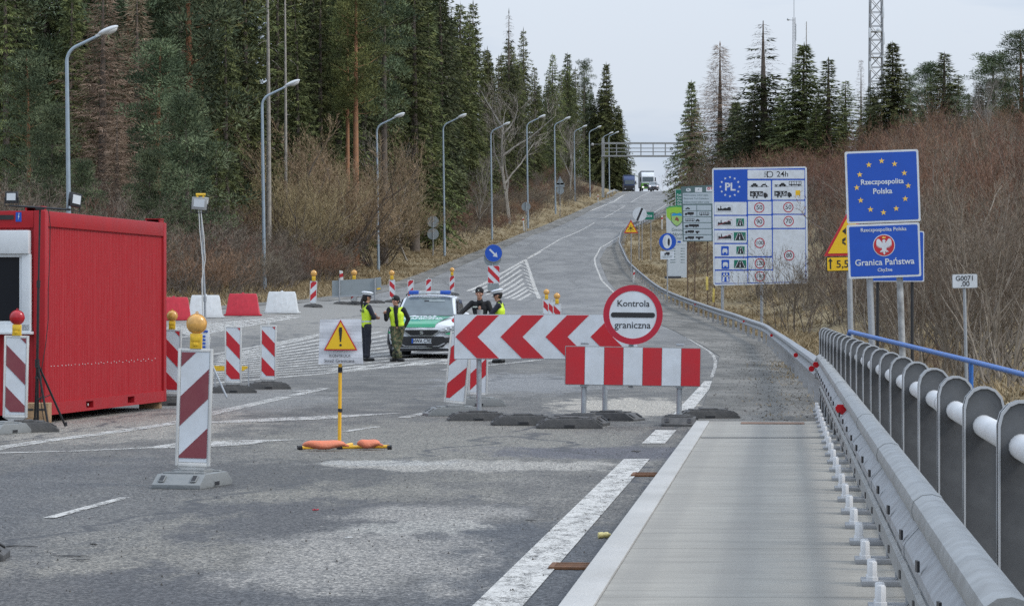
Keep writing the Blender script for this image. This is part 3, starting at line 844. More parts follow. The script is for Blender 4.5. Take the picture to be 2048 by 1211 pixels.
# far row at the mouth of the left road
for px, py, sl, lp, lb, ln in (
    (626, 614, 1.0, 'amber', 'leftmost far striped delineator board with amber lamp, beside the lying grey sign', 1.5),
    (708, 609, 1.0, 'amber', 'striped delineator board with amber lamp in front of the grey sign back', .3),
    (785, 605, -1.0, 'amber', 'striped delineator board with amber lamp between soldier and grey sign', -1.5),
    (821, 604, 1.0, None, 'lampless far delineator board just behind the left end of the police light bar', .5),
    (857, 600, 1.0, None, 'lampless far delineator board behind the middle of the police car roof', .3),
    (904, 590, 1.0, 'amber', 'far striped delineator board with amber lamp behind the right of the car roof', .3)):
    delineator(px, py, None, sl, 'red', lp, lb, R(ln), off=.02 if sl > 0 else .1, foot_rz=R(8), lampsc=1.3, Wd=.30, H=1.0)
for px, py, lp, lb in ((1093, 657, 'amber', 'left board with amber lamp of three delineators standing behind the chevron sign'),
                          (1104, 664, None, 'middle lampless board of three delineators standing behind the chevron sign'),
                          (1114, 671, 'amber', 'right and lowest board with amber lamp of three delineators behind the chevron sign')):
    delineator(px, py, None, -1.0, 'red', lp, lb, 0, off=.1, foot_rz=R(8), lampsc=1.1, H=1.02, Wd=.29)
# rubber feet lying about
foot(at(1046, 857, 38.9) * 1 + Vector((0, 0, 0)), R(3), 'spare black rubber foot lying left of the stacked feet under the barrier')
foot(Vector((at(1138, 862, 37.9).x, 37.9, 0)), R(2), 'front black rubber foot with a square notch under the striped barrier')
foot(Vector((at(1150, 850, 39.0).x, 38.75, 0)), R(-14), 'black rubber foot half hidden behind the notched front foot')
foot(Vector((at(1416, 842, 41.0).x, 41.0, 0)), R(6), 'black rubber foot lying at the end of the raised walkway')
for o in COL.objects:
    if o.name.startswith('ballast_block'): o.location.z = 0.001
foot(Vector((W(-2, 862, 36.3).x, 36.3, 0)), R(70), 'pale grey rubber foot cut off by the left edge below the striped board', grey=True)
# ------------------------------------------------------------------ street lamps
M['pole'] = mat('blue_grey_lamp_pole', (.30, .36, .41), .5, .3, var=.12, scale=3)
M['lamp_head'] = mat('pale_lamp_shell', (.55, .57, .58), .45, var=.08)
M['lamp_glass'] = mat('lamp_bowl', (.5, .5, .48), .2, var=.1)
LAMP = None
def street_lamp(px, py, Y, h, label, lean=0.0):
    global LAMP
    if LAMP is None:
        r = thing('street_lamp', label, 'street lamp', (0, 0, 0), 0, 'street lamps along the hill road')
        pts = [Vector((0, 0, -.6)), Vector((0, 0, 1.2)), Vector((0, 0, 5)), Vector((0, 0, 9.6))]
        rs = [.10, .095, .085, .07]
        for k in range(1, 7):
            a = R(62 * k / 6); pts.append(Vector((.62 * (1 - math.cos(a)), 0, 9.6 + .62 * math.sin(a)))); rs.append(.062)
        e = pts[-1]; d = Vector((math.cos(R(25)), 0, math.sin(R(25))))
        pts.append(e + d * 1.05); rs.append(.05)
        b = MB(); b.tube(pts, rs, 10); b.tube([(0, 0, -.3), (0, 0, .9)], .115, 10); b.build('pole', M['pole'], r, sharp=50)
        T = Matrix.Translation(e + d * 1.35) @ Matrix.Rotation(R(-22), 4, 'Y')
        b = MB(); b.ball((0, 0, .03), .42, 14, sc=(1, .42, .26), T=T); b.box((-.40, 0, .0), (.2, .12, .09), T=T); hd = b.build('lamp_head', M['lamp_head'], r, sharp=60)
        b = MB(); b.ball((.08, 0, -.035), .27, 12, sc=(1, .5, .42), T=T); b.build('lamp_glass', M['lamp_glass'], hd, sharp=60)
        LAMP = r; o = r
    else:
        o = copy_tree(LAMP)
    o.location = W(px, py, Y); o.scale = (h / 9.9,) * 3; o.rotation_euler = (0, lean, 0); o['label'] = label
    return o
for a in ((140, 640, 121, 10.4, 'nearest and tallest street lamp, rising behind the red container'),
          (529, 592, 163, 10.3, 'street lamp standing in front of the round tan willow bush'),
          (757, 547, 217, 10.2, 'street lamp at the right end of the brown thicket, third from the left'),
          (889, 498, 258, 10.2, 'street lamp rising just right of the two stacked round sign backs'),
          (984, 467, 313, 10.2, 'street lamp directly above the blue arrow sign, fifth from the left'),
          (1056, 445, 362, 11.4, 'street lamp whose head peeks out of the pale bare tree, sixth from the left'),
          (1111, 418, 415, 11.2, 'street lamp above the triangular sign back, seventh from the left'),
          (1150, 398, 472, 10.2, 'far street lamp just left of the overhead gantry, eighth from the left'),
          (1180, 391, 500, 10.2, 'far street lamp left of the gantry post, ninth from the left'),
          (1207, 384, 535, 9.4, 'far street lamp in line with the gantry post'),
          (1219, 379, 565, 9.6, 'farthest street lamp, just right of the gantry post')):
    street_lamp(*a, lean=R(-.7))
# ------------------------------------------------------------------ water-filled barriers
M['plastic_red'] = mat('red_barrier_plastic', (.50, .018, .035), .45, var=.15)
M['plastic_white'] = mat('white_barrier_plastic', (.62, .64, .64), .5, var=.08, dirt=(.38, .37, .35, 1), dirt_amt=.4)
def plastic_barrier(px, py, Y, mt, label, rz=0.0):
    r = thing('plastic_barrier', label, 'road barrier', G(px, py), rz, 'plastic barriers across the left road')
    b = MB()
    xs = (.66, .62, .54, .50); zs = (0, .14, .72, .84); ds = (.26, .24, .11, .09)
    vs = []
    for x, z, d in zip(xs, zs, ds): vs += [(-x, -d, z), (x, -d, z), (x, d, z), (-x, d, z)]
    fs = [(3, 2, 1, 0), (12, 13, 14, 15)]
    for i in range(3):
        for k in range(4): a = i * 4 + k; c = i * 4 + (k + 1) % 4; fs.append((a, c, c + 4, a + 4))
    b.add(vs, fs); b.build('body', mt, r, bevel=.025)
    for k in range(3):
        b = MB(); x = -.2 + .2 * k
        b.add([(x - .04, -.232, .17), (x + .04, -.232, .17), (x + .04, -.135, .62), (x - .04, -.135, .62), (x - .04, -.19, .17), (x + .04, -.19, .17), (x + .04, -.10, .62), (x - .04, -.10, .62)],
              [(0, 1, 2, 3), (7, 6, 5, 4), (0, 4, 5, 1), (1, 5, 6, 2), (2, 6, 7, 3), (3, 7, 4, 0)])
        b.build('rib', mt, r, bevel=.012)
    b = MB(); b.box((0, 0, .03), (1.42, .34, .06)); b.build('skirt', mt, r, bevel=.015)
    b = MB(); b.lathe([(.05, .83), (.05, .87), (.02, .88)], 10); b.build('filler_cap', mt, r)
    return r
plastic_barrier(347, 640, 6200 / 42, M['plastic_red'], 'red plastic road barrier half hidden behind the red container', R(4))
plastic_barrier(411, 635, 6200 / 42, M['plastic_white'], 'white plastic road barrier behind the floodlight mast', R(4))
plastic_barrier(486, 631, 6200 / 42, M['plastic_red'], 'red plastic road barrier between two white ones', R(-2))
plastic_barrier(564, 626, 6200 / 42, M['plastic_white'], 'white plastic road barrier at the right end of the row', R(-3))
# ------------------------------------------------------------------ signs
def rrect(x0, z0, x1, z1, r, n=4):
    P = []
    for cx, cz, a in ((x1 - r, z1 - r, 0), (x0 + r, z1 - r, 90), (x0 + r, z0 + r, 180), (x1 - r, z0 + r, 270)):
        P += [(cx + r * math.cos(R(a + 90 * k / n)), cz + r * math.sin(R(a + 90 * k / n))) for k in range(n + 1)]
    return P
def star(cx, cz, r, n=5, q=.40):
    return [(cx + (r if k % 2 == 0 else r * q) * math.sin(PI * k / n), cz + (r if k % 2 == 0 else r * q) * math.cos(PI * k / n)) for k in range(2 * n)]
class Sg:
    "a sign standing at one place; photo pixels only serve to read its own measures"
    def __init__(s, name, label, cat, cx, by, Y, lean=0.0, rz=0.0, group=None, base=None, ox=None, oy=None, zoom=1.0, sc=1.0):
        s.S = F / Y; s.cx, s.by = cx, by; s.zoom, s.ox, s.oy = zoom, ox or 0, oy or 0
        s.root = thing(name, label, cat, W(cx, by, Y), rz, group); s.root.rotation_euler = (0, lean, rz)
        s.y = 0.0
    def q(s, zx, zy):
        px, py = s.ox + zx / s.zoom, s.oy + zy / s.zoom
        return ((px - s.cx) / s.S, (s.by - py) / s.S)
    def m(s, d): return d / s.zoom / s.S
    def rect(s, a, b, c, d, y, th, mt, name, r=0.0, bevel=0.0):
        x0, z0 = s.q(a, d); x1, z1 = s.q(c, b); o = MB()
        o.prism(rrect(x0, z0, x1, z1, s.m(r)) if r else [(x0, z0), (x1, z0), (x1, z1), (x0, z1)], y, y + th)
        return o.build(name, mt, s.root)
    def poly(s, pts, y, th, mt, name, parent=None):
        o = MB(); P = [s.q(*p) for p in pts]
        A = sum(P[i][0] * P[(i + 1) % len(P)][1] - P[(i + 1) % len(P)][0] * P[i][1] for i in range(len(P)))
        if A < 0: P.reverse()
        o.prism(P, y, y + th); return o.build(name, mt, parent or s.root)
    def polys(s, L, y, th, mt, name, parent=None):
        o = MB()
        for pts in L:
            P = [s.q(*p) for p in pts]
            A = sum(P[i][0] * P[(i + 1) % len(P)][1] - P[(i + 1) % len(P)][0] * P[i][1] for i in range(len(P)))
            if A < 0: P.reverse()
            o.prism(P, y, y + th)
        return o.build(name, mt, parent or s.root)
    def disc(s, zx, zy, r, y, th, mt, name, n=40):
        x, z = s.q(zx, zy); o = MB(); o.disc(x, z, s.m(r), y, y + th, n); return o.build(name, mt, s.root)
    def ring(s, zx, zy, r0, r1, y, th, mt, name, n=40):
        x, z = s.q(zx, zy); o = MB(); o.ring(x, z, s.m(r0), s.m(r1), y, y + th, n); return o.build(name, mt, s.root)
    def post(s, zx, zy0, zy1, r, mt, y=.04, name='post', n=10):
        x, z0 = s.q(zx, zy0); _, z1 = s.q(zx, zy1); o = MB(); o.tube([(x, y, z0), (x, y, z1)], r, n); return o.build(name, mt, s.root, sharp=50)
    def text(s, t, zx, zy, w, y, mt, bold=0.0, hscale=None, align='CENTER', size=None):
        x, z = s.q(zx, zy)
        o = text(t, 1.0, 0, 0, 0, mt, s.root, bold=0, align=align)
        xs = [v.co.x for v in o.data.vertices]; wd = max(xs) - min(xs)
        k = s.m(w) / wd if w else s.m(size)
        bpy.data.objects.remove(o)
        return text(t, k, x, z, y, mt, s.root, bold=bold * k, align=align, ext=.0012)
wf = M['white']
def cars(s, kind, x, y, w, h):
    "vehicle pictogram outlines in zoomed pixels, lower left corner x,y"
    P = lambda L: [(x + a * w, y - b * h) for a, b in L]
    C = lambda a, r: [(x + a * w + r * h * math.cos(2 * PI * k / 12), y - .08 * h + r * h * math.sin(2 * PI * k / 12)) for k in range(12)]
    if kind == 'car': return [P([(0, .1), (0, .42), (.2, .52), (.36, .95), (.72, .95), (.84, .52), (1, .42), (1, .1)]), C(.22, .22), C(.78, .22)]
    if kind == 'truck': return [P([(0, .12), (0, .5), (.10, .78), (.26, .78), (.26, .12)]), P([(.29, .22), (.29, 1), (1, 1), (1, .22)]), C(.14, .14), C(.62, .14), C(.80, .14)]
    if kind == 'truckr': return [P([(1, .12), (1, .5), (.90, .78), (.76, .78), (.76, .12)]), P([(0, .22), (0, 1), (.735, 1), (.735, .22)]), C(.86, .14), C(.2, .14), C(.38, .14)]
    if kind == 'bus': return [P([(0, .12), (0, .35), (1, .35), (1, .12)]), P([(0, .9), (0, 1), (1, 1), (1, .9)])] + [P([(a, .35), (a, .95), (a + .04, .95), (a + .04, .35)]) for a in (0, .2, .4, .6, .8, .96)] + [C(.2, .14), C(.8, .14)]
    if kind == 'moto': return [P([(.1, .3), (.3, .62), (.62, .62), (.72, .95), (.78, .9), (.7, .5), (.9, .3), (.6, .25), (.4, .25)]), C(.15, .22), C(.85, .22)]
    if kind == 'trailer': return [P([(0, .2), (0, .5), (.9, .5), (.9, .2)]), C(.4, .2)]
    if kind == 'city': return [P([(0, 0), (0, .45), (.06, .62), (.12, .4), (.2, .4), (.2, .8), (.24, 1), (.28, .8), (.28, .45), (.4, .4), (.5, .55), (.6, .6), (.7, .5), (.78, .7), (.9, .75), (.98, .65), (1, 0)])]
    if kind == 'road': return [P([(.3, .95), (.7, .95), (1, .0), (0, .0)])]
# ---- speed limit board
b = Sg('speed_limit_board', 'large white and blue national speed limit board with PL star circle', 'road sign', 1485, 660, 6200 / 43, ox=1230, oy=300, zoom=3.785)
b.post(815, 1010, 1330, .075, M['galv'], .09); b.post(1112, 1000, 1345, .075, M['galv'], .09)
b.poly([(735, 146), (748, 136), (1440, 125), (1452, 136), (1462, 996), (1450, 1008), (760, 1026), (745, 1014)], -.02, .05, wf, 'panel')
b.poly([(746, 150), (1438, 137), (1448, 999), (757, 1013)], -.024, .004, M['blue'], 'blue_field')
cells = [(1003, 150, 1434, 217), (1003, 231, 1180, 378), (1190, 229, 1434, 376), (752, 393, 996, 490), (1006, 388, 1184, 486), (1194, 385, 1436, 482),
         (752, 499, 998, 597), (1006, 495, 1185, 592), (1194, 491, 1438, 589), (753, 606, 998, 702), (1006, 601, 1187, 802), (1195, 599, 1441, 998),
         (754, 712, 1000, 806), (756, 818, 1000, 903), (1008, 814, 1190, 901), (758, 914, 1002, 1006), (1008, 910, 1192, 1001)]
for c in cells: b.rect(*c, -.027, .003, wf, 'cell', r=7)
b.text('PL', 870, 281, 74, -.026, wf, bold=.03)
b.polys([[(870 + 72 * math.sin(2 * PI * k / 12) + p[0], 278 - 72 * math.cos(2 * PI * k / 12) - p[1]) for p in star(0, 0, 11)] for k in range(12)], -.0265, .0025, wf, 'star_circle')
b.text('24h', 1268, 184, 86, -.029, M['black'], bold=.006)
b.ring(1172, 184, 19, 25, -.0295, .0025, M['black'], 'headlight_symbol', 20)
b.polys([[(1128, 168 + 11 * k), (1146, 164 + 11 * k), (1146, 168 + 11 * k), (1128, 172 + 11 * k)] for k in range(4)] + [[(1150, 160), (1156, 160), (1156, 210), (1150, 210)]], -.0295, .0025, M['black'], 'headlight_symbol')
b.polys(cars(b, 'car', 1028, 276, 54, 26) + cars(b, 'moto', 1104, 276, 50, 32) + [[(1018, 278), (1165, 275), (1165, 278), (1018, 281)]], -.0295, .0025, M['black'], 'pictogram')
b.polys(cars(b, 'car', 1238, 274, 58, 26) + cars(b, 'trailer', 1208, 274, 28, 24) + cars(b, 'bus', 1316, 270, 94, 34) + [[(1206, 276), (1418, 271), (1418, 274), (1206, 279)]], -.0295, .0025, M['black'], 'pictogram')
b.polys(cars(b, 'truckr', 1022, 362, 134, 50), -.0295, .0025, M['black'], 'pictogram'); b.text('≤ 3,5t', 1072, 334, 88, -.031, wf, bold=.01)
b.polys(cars(b, 'truckr', 1206, 358, 132, 48), -.0295, .0025, M['black'], 'pictogram'); b.text('> 3,5t', 1256, 331, 88, -.031, wf, bold=.01)
b.polys([[(1366, 305), (1402, 304), (1402, 342), (1366, 343)], [(1368, 346), (1372, 346), (1372, 358), (1368, 358)], [(1396, 346), (1400, 346), (1400, 358), (1396, 358)]], -.0295, .0025, M['yellow_sign'], 'trailer_symbol')
M['ring_red'] = mat('prohibition_ring_red', (.42, .010, .03), .42, var=.1)
for x, y, t in ((1092, 436, '50'), (1312, 433, '50'), (1092, 543, '90'), (1314, 538, '70'), (1095, 703, '100'), (1318, 797, '80'), (1096, 857, '120'), (1097, 955, '140')):
    b.ring(x, y, 32, 39, -.030, .003, M['ring_red'], 'speed_ring'); b.text(t, x, y, 44 if len(t) < 3 else 52, -.029, M['black'], bold=.006)
for (x, y, w, h, cross) in ((767, 417, 120, 50, 0), (770, 523, 117, 50, 1), (773, 629, 117, 50, 1)):
    b.rect(x, y, x + w, y + h, -.029, .002, M['galv'], 'pictogram_frame'); b.rect(x + 3, y + 3, x + w - 3, y + h - 3, -.031, .002, wf, 'pictogram_ground')
    b.polys(cars(b, 'city', x + 9, y + h - 8, w - 18, 38), -.033, .002, M['black'], 'pictogram')
    if cross: b.poly([(x + 2, y + h - 3), (x + 8, y + h - 3), (x + w - 2, y + 3), (x + w - 8, y + 3)], -.0355, .002, M['ring_red'], 'red_slash')
for (x, y, w, h, two) in ((917, 518, 60, 58, 0), (899, 622, 90, 62, 1), (919, 729, 62, 58, 0), (901, 832, 92, 60, 1)):
    b.rect(x, y, x + w, y + h, -.030, .0025, M['green_sign'], 'pictogram_ground')
    L = [cars(b, 'road', x + 4, y + h - 3, w - 8, h - 6)[0]]
    b.polys(L, -.032, .002, M['black'], 'pictogram')
    L = [[(x + w / 2 - 2, y + 8), (x + w / 2 + 2, y + 8), (x + w / 2 + 2, y + 24), (x + w / 2 - 2, y + 24)], [(x + w / 2 - 3, y + 32), (x + w / 2 + 3, y + 32), (x + w / 2 + 3, y + h - 6), (x + w / 2 - 3, y + h - 6)]]
    L += [[(x + w * .36, y + 4), (x + w * .39, y + 4), (x + w * .14, y + h - 3), (x + w * .08, y + h - 3)], [(x + w * .61, y + 4), (x + w * .64, y + 4), (x + w * .92, y + h - 3), (x + w * .86, y + h - 3)]]
    b.polys(L, -.034, .002, wf, 'lane_lines')
for (x, y) in ((803, 727), (806, 830)):
    b.rect(x, y, x + 58, y + 70, -.030, .0025, M['blue'], 'pictogram_ground', r=5)
    b.polys([[(x + 10, y + 46), (x + 10, y + 32), (x + 16, y + 18), (x + 42, y + 18), (x + 48, y + 32), (x + 48, y + 46)], [(x + 12, y + 47), (x + 20, y + 47), (x + 20, y + 56), (x + 12, y + 56)], [(x + 38, y + 47), (x + 46, y + 47), (x + 46, y + 56), (x + 38, y + 56)]], -.0325, .0025, wf, 'pictogram')
b.rect(806, 925, 866, 998, -.030, .0025, M['blue'], 'pictogram_ground', r=5)
b.polys([[(822, 930), (832, 930), (826, 994), (810, 994)], [(840, 930), (850, 930), (862, 994), (846, 994)], [(810, 950), (862, 949), (862, 956), (810, 957)]], -.0325, .0025, wf, 'pictogram')
# ---- state border signs
b = Sg('state_border_sign', 'tall pair of blue border panels, gold star circle above a white eagle', 'road sign', 1771, 760, 52, lean=R(-2.1), zoom=1)
y0 = 0
def ctr(cx, cy, w, h): return (cx - w / 2, cy - h / 2, cx + w / 2, cy + h / 2)
PX = 1771
b.post(1748, 545, 790, .055, M['galv'], .08); b.post(1808, 545, 790, .055, mat('peeling_post', (.42, .43, .43), .6, .2, dirt=(.06, .055, .05, 1), dirt_amt=.9, scale=5), .08)
def pan(cx, cy, w, h):
    b.rect(*ctr(cx, cy, w, h), -.02, .04, wf, 'panel', r=4); b.rect(*ctr(cx, cy, w - 8, h - 8), -.0235, .0035, M['blue'], 'blue_field', r=3)
ux, uy = 1780 - .6, 373
pan(ux, uy, 147, 144)
M['gold'] = mat('gold_star_sheet', (.80, .52, .10), .4, var=.1)
for k in range(12):
    a = 2 * PI * k / 12
    b.poly([(ux - .6 + 51.5 * math.sin(a) + p[0], uy + .4 - 51.5 * math.cos(a) - p[1]) for p in star(0, 0, 6.2)], -.027, .003, M['gold'], 'star')
b.text('Rzeczpospolita', ux - 1, uy - 9.5, 85, -.0265, wf, bold=.02); b.text('Polska', ux - 1, uy + 9.5, 37.5, -.0265, wf, bold=.02)
lx, ly = 1777.5, 501
pan(lx, ly, 145, 108)
b.text('Rzeczpospolita Polska', lx, ly - 42, 91, -.0265, wf, bold=.012)
b.text('Granica Państwa', lx, ly + 23, 118, -.0265, wf, bold=.015); b.text('Chyżne', lx, ly + 38.5, 29, -.0265, wf, bold=.012)
b.disc(lx, ly - 10.5, 22, -.0265, .003, wf, 'emblem_rim'); b.disc(lx, ly - 10.5, 20.5, -.0295, .003, M['red'], 'emblem_ground')
eag = [(0, 12), (2.2, 11.2), (3.2, 9), (4.2, 9.6), (2.4, 6.8), (3.2, 4.6), (6, 9), (9.5, 13.2), (13, 13), (15, 9), (15.4, 4), (14.4, -2), (13, 1), (12.6, -4), (11, -1), (10.2, -6), (8.6, -2.2), (7.4, -6.5), (6.2, -3), (4.8, -6), (4, -8.5), (7.5, -11), (8.5, -14), (5.4, -12.5), (4.6, -15), (2.8, -11), (2, -13.5), (1.8, -17), (0, -18.5)]
for sgn in (-1, 1): b.poly([(lx + sgn * p[0], ly - 10.5 - p[1]) for p in eag], -.0325, .003, wf, 'eagle')
b.polys([[(lx - 3.2, ly - 24.5), (lx - 3.6, ly - 28.6), (lx - 1.6, ly - 26.4), (lx, ly - 29.4), (lx + 1.6, ly - 26.4), (lx + 3.6, ly - 28.6), (lx + 3.2, ly - 24.5)]], -.036, .003, M['gold'], 'crown')
b = Sg('blue_information_sign', 'blue sign mostly hidden behind the border panels, thin dark posts below', 'road sign', 1790, 760, 58, zoom=1)
b.rect(1733, 462, 1848, 563, -.02, .04, wf, 'panel', r=3); b.rect(1735, 464, 1846, 561, -.0235, .0035, M['blue'], 'blue_field', r=3)
b.post(1756, 520, 800, .03, M['steel_dark'], .05); b.post(1825, 520, 800, .03, M['steel_dark'], .05)
b = Sg('warning_triangle_sign', 'yellow warning triangle with a 5,5 km plate, half hidden by the blue border panels', 'road sign', 1700, 760, 56, lean=R(-1.2), zoom=1)
b.post(1704, 420, 800, .05, M['galv'], .05)
b.poly([(1653, 511), (1759, 511), (1706, 416)], -.02, .03, M['red'], 'panel'); b.poly([(1661, 506), (1751, 506), (1706, 426)], -.024, .004, M['yellow_sign'], 'yellow_field')
b.polys([[(1690, 462), (1698, 455), (1698, 469)], [(1690, 478), (1697, 474), (1697, 480), (1692, 483), (1697, 486), (1697, 490), (1690, 486)]], -.027, .003, M['black'], 'pictogram')
b.rect(1657, 512.5, 1757, 542, -.02, .03, M['black'], 'plate', r=2); b.rect(1659, 514, 1755, 540.5, -.024, .004, M['yellow_sign'], 'yellow_field', r=2)
b.polys([[(1664, 537), (1664, 522), (1661, 522), (1665.5, 515), (1670, 522), (1667, 522), (1667, 537)]], -.027, .003, M['black'], 'arrow')
b.text('5,5 km', 1706, 528, 56, -.0265, M['black'], bold=.01)
b = Sg('kilometre_plate', 'small white plate reading G0071 .00 on a thin post before the reddish thicket', 'road sign', 1934, 780, 60, lean=R(-1.3), zoom=1)
b.post(1934, 570, 800, .032, M['galv'], .035); b.rect(1909, 547.5, 1960, 576, -.012, .024, M['galv_rail'], 'panel', r=3); b.rect(1910, 548.5, 1959, 575, -.0155, .0035, wf, 'face', r=3)
b.text('G0071', 1934.5, 556.5, 34, -.0185, M['black'], bold=.008); b.text('.00', 1935, 567.5, 17, -.0185, M['black'], bold=.008)
# ---- toll board, village pylon and the small signs behind
M['toll_head'] = mat('grey_green_sheet', (.085, .135, .135), .45, var=.08); M['pale_sheet'] = mat('pale_blue_grey_sheet', (.40, .46, .50), .45, var=.06)
Z8 = dict(ox=1320, oy=370, zoom=6.375)
b = Sg('toll_board', 'grey electronic toll collection board with rows of lorry symbols on rusty lattice legs', 'road sign', 1395, 600, 6200 / 37, **Z8)
M['rust'] = mat('rusty_lattice_steel', (.13, .085, .06), .8, .2, var=.3)
for x in (400, 652):
    for dx in (-46, 46): b.post(x + dx, 700, 1560, .03, M['rust'], .1, 'lattice_leg', 6)
    o = MB()
    for k in range(8):
        xa, za = b.q(x - 46, 720 + k * 100); xb, zb = b.q(x + 46, 820 + k * 100)
        o.tube([(xa, .1, za), (xb, .1, zb)], .012, 5); o.tube([(xb, .1, za), (xa, .1, zb)], .012, 5)
    o.build('lattice_brace', M['rust'], b.root)
b.poly([(268, 20), (770, -8), (790, 716), (290, 720)], -.02, .05, M['toll_head'], 'panel')
b.poly([(290, 102), (770, 92), (770, 236), (292, 240)], -.024, .004, M['pale_sheet'], 'text_field')
b.text('Elektroniczny pobór opłat', 300, 128, 312, -.026, M['toll_head'], align='LEFT'); b.text('Electronic Toll Collection', 302, 172, 314, -.026, M['toll_head'], align='LEFT'); b.text('Elektronický výber mýta', 304, 217, 320, -.026, M['toll_head'], align='LEFT')
for r_ in ((296, 256, 464, 324), (472, 255, 652, 322), (298, 332, 466, 400), (474, 331, 652, 398), (299, 408, 653, 475), (300, 484, 654, 551), (301, 560, 656, 627), (302, 636, 657, 708)): b.rect(*r_, -.024, .004, M['pale_sheet'], 'cell')
b.polys(cars(b, 'car', 322, 308, 62, 24), -.027, .003, M['black'], 'pictogram')
b.polys(cars(b, 'truck', 316, 386, 114, 42), -.027, .003, M['black'], 'pictogram'); b.polys(cars(b, 'bus', 502, 386, 122, 42), -.027, .003, M['black'], 'pictogram')
b.polys(cars(b, 'bus', 320, 462, 118, 38) + cars(b, 'car', 452, 462, 54, 30), -.027, .003, M['black'], 'pictogram')
b.polys(cars(b, 'truck', 316, 540, 180, 42), -.027, .003, M['black'], 'pictogram')
b.polys(cars(b, 'truck', 320, 614, 114, 38) + cars(b, 'trailer', 452, 614, 56, 60), -.027, .003, M['black'], 'pictogram')
b.polys(cars(b, 'truck', 320, 692, 114, 40) + cars(b, 'trailer', 454, 690, 110, 68), -.027, .003, M['black'], 'pictogram')
b.poly([(332 + 30 + 32 * math.cos(2 * PI * k / 20), 62 + 22 * math.sin(2 * PI * k / 20)) for k in range(20)], -.024, .004, wf, 'oval_badge'); b.text('PL', 362, 62, 30, -.026, M['toll_head'], bold=.02)
b.rect(446, 32, 536, 90, -.024, .004, wf, 'badge'); b.text('P', 491, 60, None, -.026, M['toll_head'], size=30)
b.rect(588, 26, 690, 84, -.024, .004, wf, 'badge'); b.ring(620, 45, 9, 18, -.027, .003, M['ring_red'], 'badge_logo', 16); b.text('T', 655, 46, None, -.026, M['ring_red'], size=44, bold=.03)
b = Sg('village_pylon', 'tall white and lime green municipal welcome pylon with a crest', 'road sign', 1354, 556, 6200 / 34, rz=0, **Z8)
M['lime'] = mat('lime_print', (.28, .52, .05), .45, var=.06); M['deep_green'] = mat('leaf_green_print', (.05, .30, .09), .45, var=.06)
b.poly([(74, 292), (120, 272), (200, 262), (345, 262), (340, 1180), (100, 1165)], -.02, .12, mat('pale_grey_panel', (.50, .54, .56), .5, var=.06), 'panel')
b.poly([(74, 292), (120, 272), (200, 262), (345, 262), (345, 290), (200, 278), (110, 290), (84, 306)], -.024, .004, M['deep_green'], 'green_edge')
b.poly([(80, 304), (110, 290), (200, 280), (300, 286), (300, 440), (150, 470), (84, 400)], -.0235, .0035, M['lime'], 'lime_field')
sh = lambda cx, cy, k: [(cx + k * x, cy - k * z) for x, z in ((-80, 60), (-40, 70), (0, 58), (40, 70), (80, 60), (74, 10), (70, -50), (40, -85), (0, -112), (-40, -85), (-70, -50), (-74, 10))]
b.poly(sh(214, 420, 1.0), -.027, .003, M['toll_head'], 'crest_rim'); b.poly(sh(214, 420, .9), -.030, .003, mat('crest_green', (.32, .50, .16), .5), 'crest_ground')
b.poly([(150, 372), (180, 356), (214, 368), (248, 356), (278, 372), (276, 394), (214, 388), (152, 394)], -.033, .003, mat('crest_blue', (.02, .28, .55), .5), 'crest_band')
b.polys([[(186, 452), (196, 420), (214, 405), (232, 420), (244, 452), (228, 462), (204, 446)]], -.033, .003, mat('crest_brown', (.22, .07, .05), .6), 'crest_figure')
b.text('Gmina', 146, 570, 150, -.024, M['toll_head'], align='LEFT'); b.text('Jabłonka', 126, 628, 190, -.024, M['toll_head'], align='LEFT'); b.text('Wital', 150, 676, 122, -.024, M['toll_head'], align='LEFT')
b.rect(222, 712, 264, 736, -.023, .003, M['blue'], 'flag')
b.polys([[(130, 762), (330, 758), (330, 760), (130, 764)]] + [[(x0, y), (x1, y), (x1, y + 8), (x0, y + 8)] for y in (804, 838, 874, 908, 946, 980) for x0, x1 in ((130, 196), (262, 290), (298, 312))], -.023, .003, M['toll_head'], 'small_print')
b.rect(60, 1160, 268, 1190, -.1, .4, mat('dark_plinth', (.06, .06, .065), .8), 'plinth')
b = Sg('winter_tyre_sign', 'round blue tyre sign with a small white lorry plate on one post', 'road sign', 1334, 590, 6200 / 40, ox=1230, oy=300, zoom=3.785)
b.post(397, 640, 1110, .035, M['galv'], .04); b.disc(398, 693, 67, -.015, .03, M['galv_rail'], 'rim'); b.disc(398, 693, 64, -.019, .004, M['blue'], 'face')
def ell(cx, cy, a, c, n=28): return [(cx + a * math.cos(2 * PI * k / n), cy + c * math.sin(2 * PI * k / n)) for k in range(n)]
b.poly(ell(395, 693, 34, 52), -.022, .003, wf, 'tyre_symbol'); b.poly(ell(407, 695, 9, 30), -.025, .003, M['black'], 'tyre_hole')
b.polys([[(366, 660 + 9 * k), (384, 656 + 9 * k), (384, 658 + 9 * k), (366, 662 + 9 * k)] for k in range(8)], -.025, .003, M['galv'], 'tread_lines')
b.rect(344, 764, 446, 827, -.015, .03, wf, 'plate', r=4); b.polys(cars(b, 'truck', 374, 796, 40, 24), -.018, .003, M['black'], 'pictogram')
b.polys([[(356, 803), (434, 801), (434, 804), (356, 806)], [(362, 812), (428, 810), (428, 813), (362, 815)]], -.018, .003, M['toll_head'], 'small_print')
b = Sg('snow_warning_sign', 'yellow warning triangle with a black snowflake beside the guardrail', 'road sign', 1262, 548, 6200 / 29, ox=1230, oy=300, zoom=3.785)
b.post(122, 540, 950, .035, M['galv'], .04); b.poly([(66, 628), (175, 628), (120, 526)], -.015, .03, M['red'], 'panel'); b.poly([(77, 621), (164, 621), (120, 541)], -.019, .004, M['yellow_sign'], 'yellow_field')
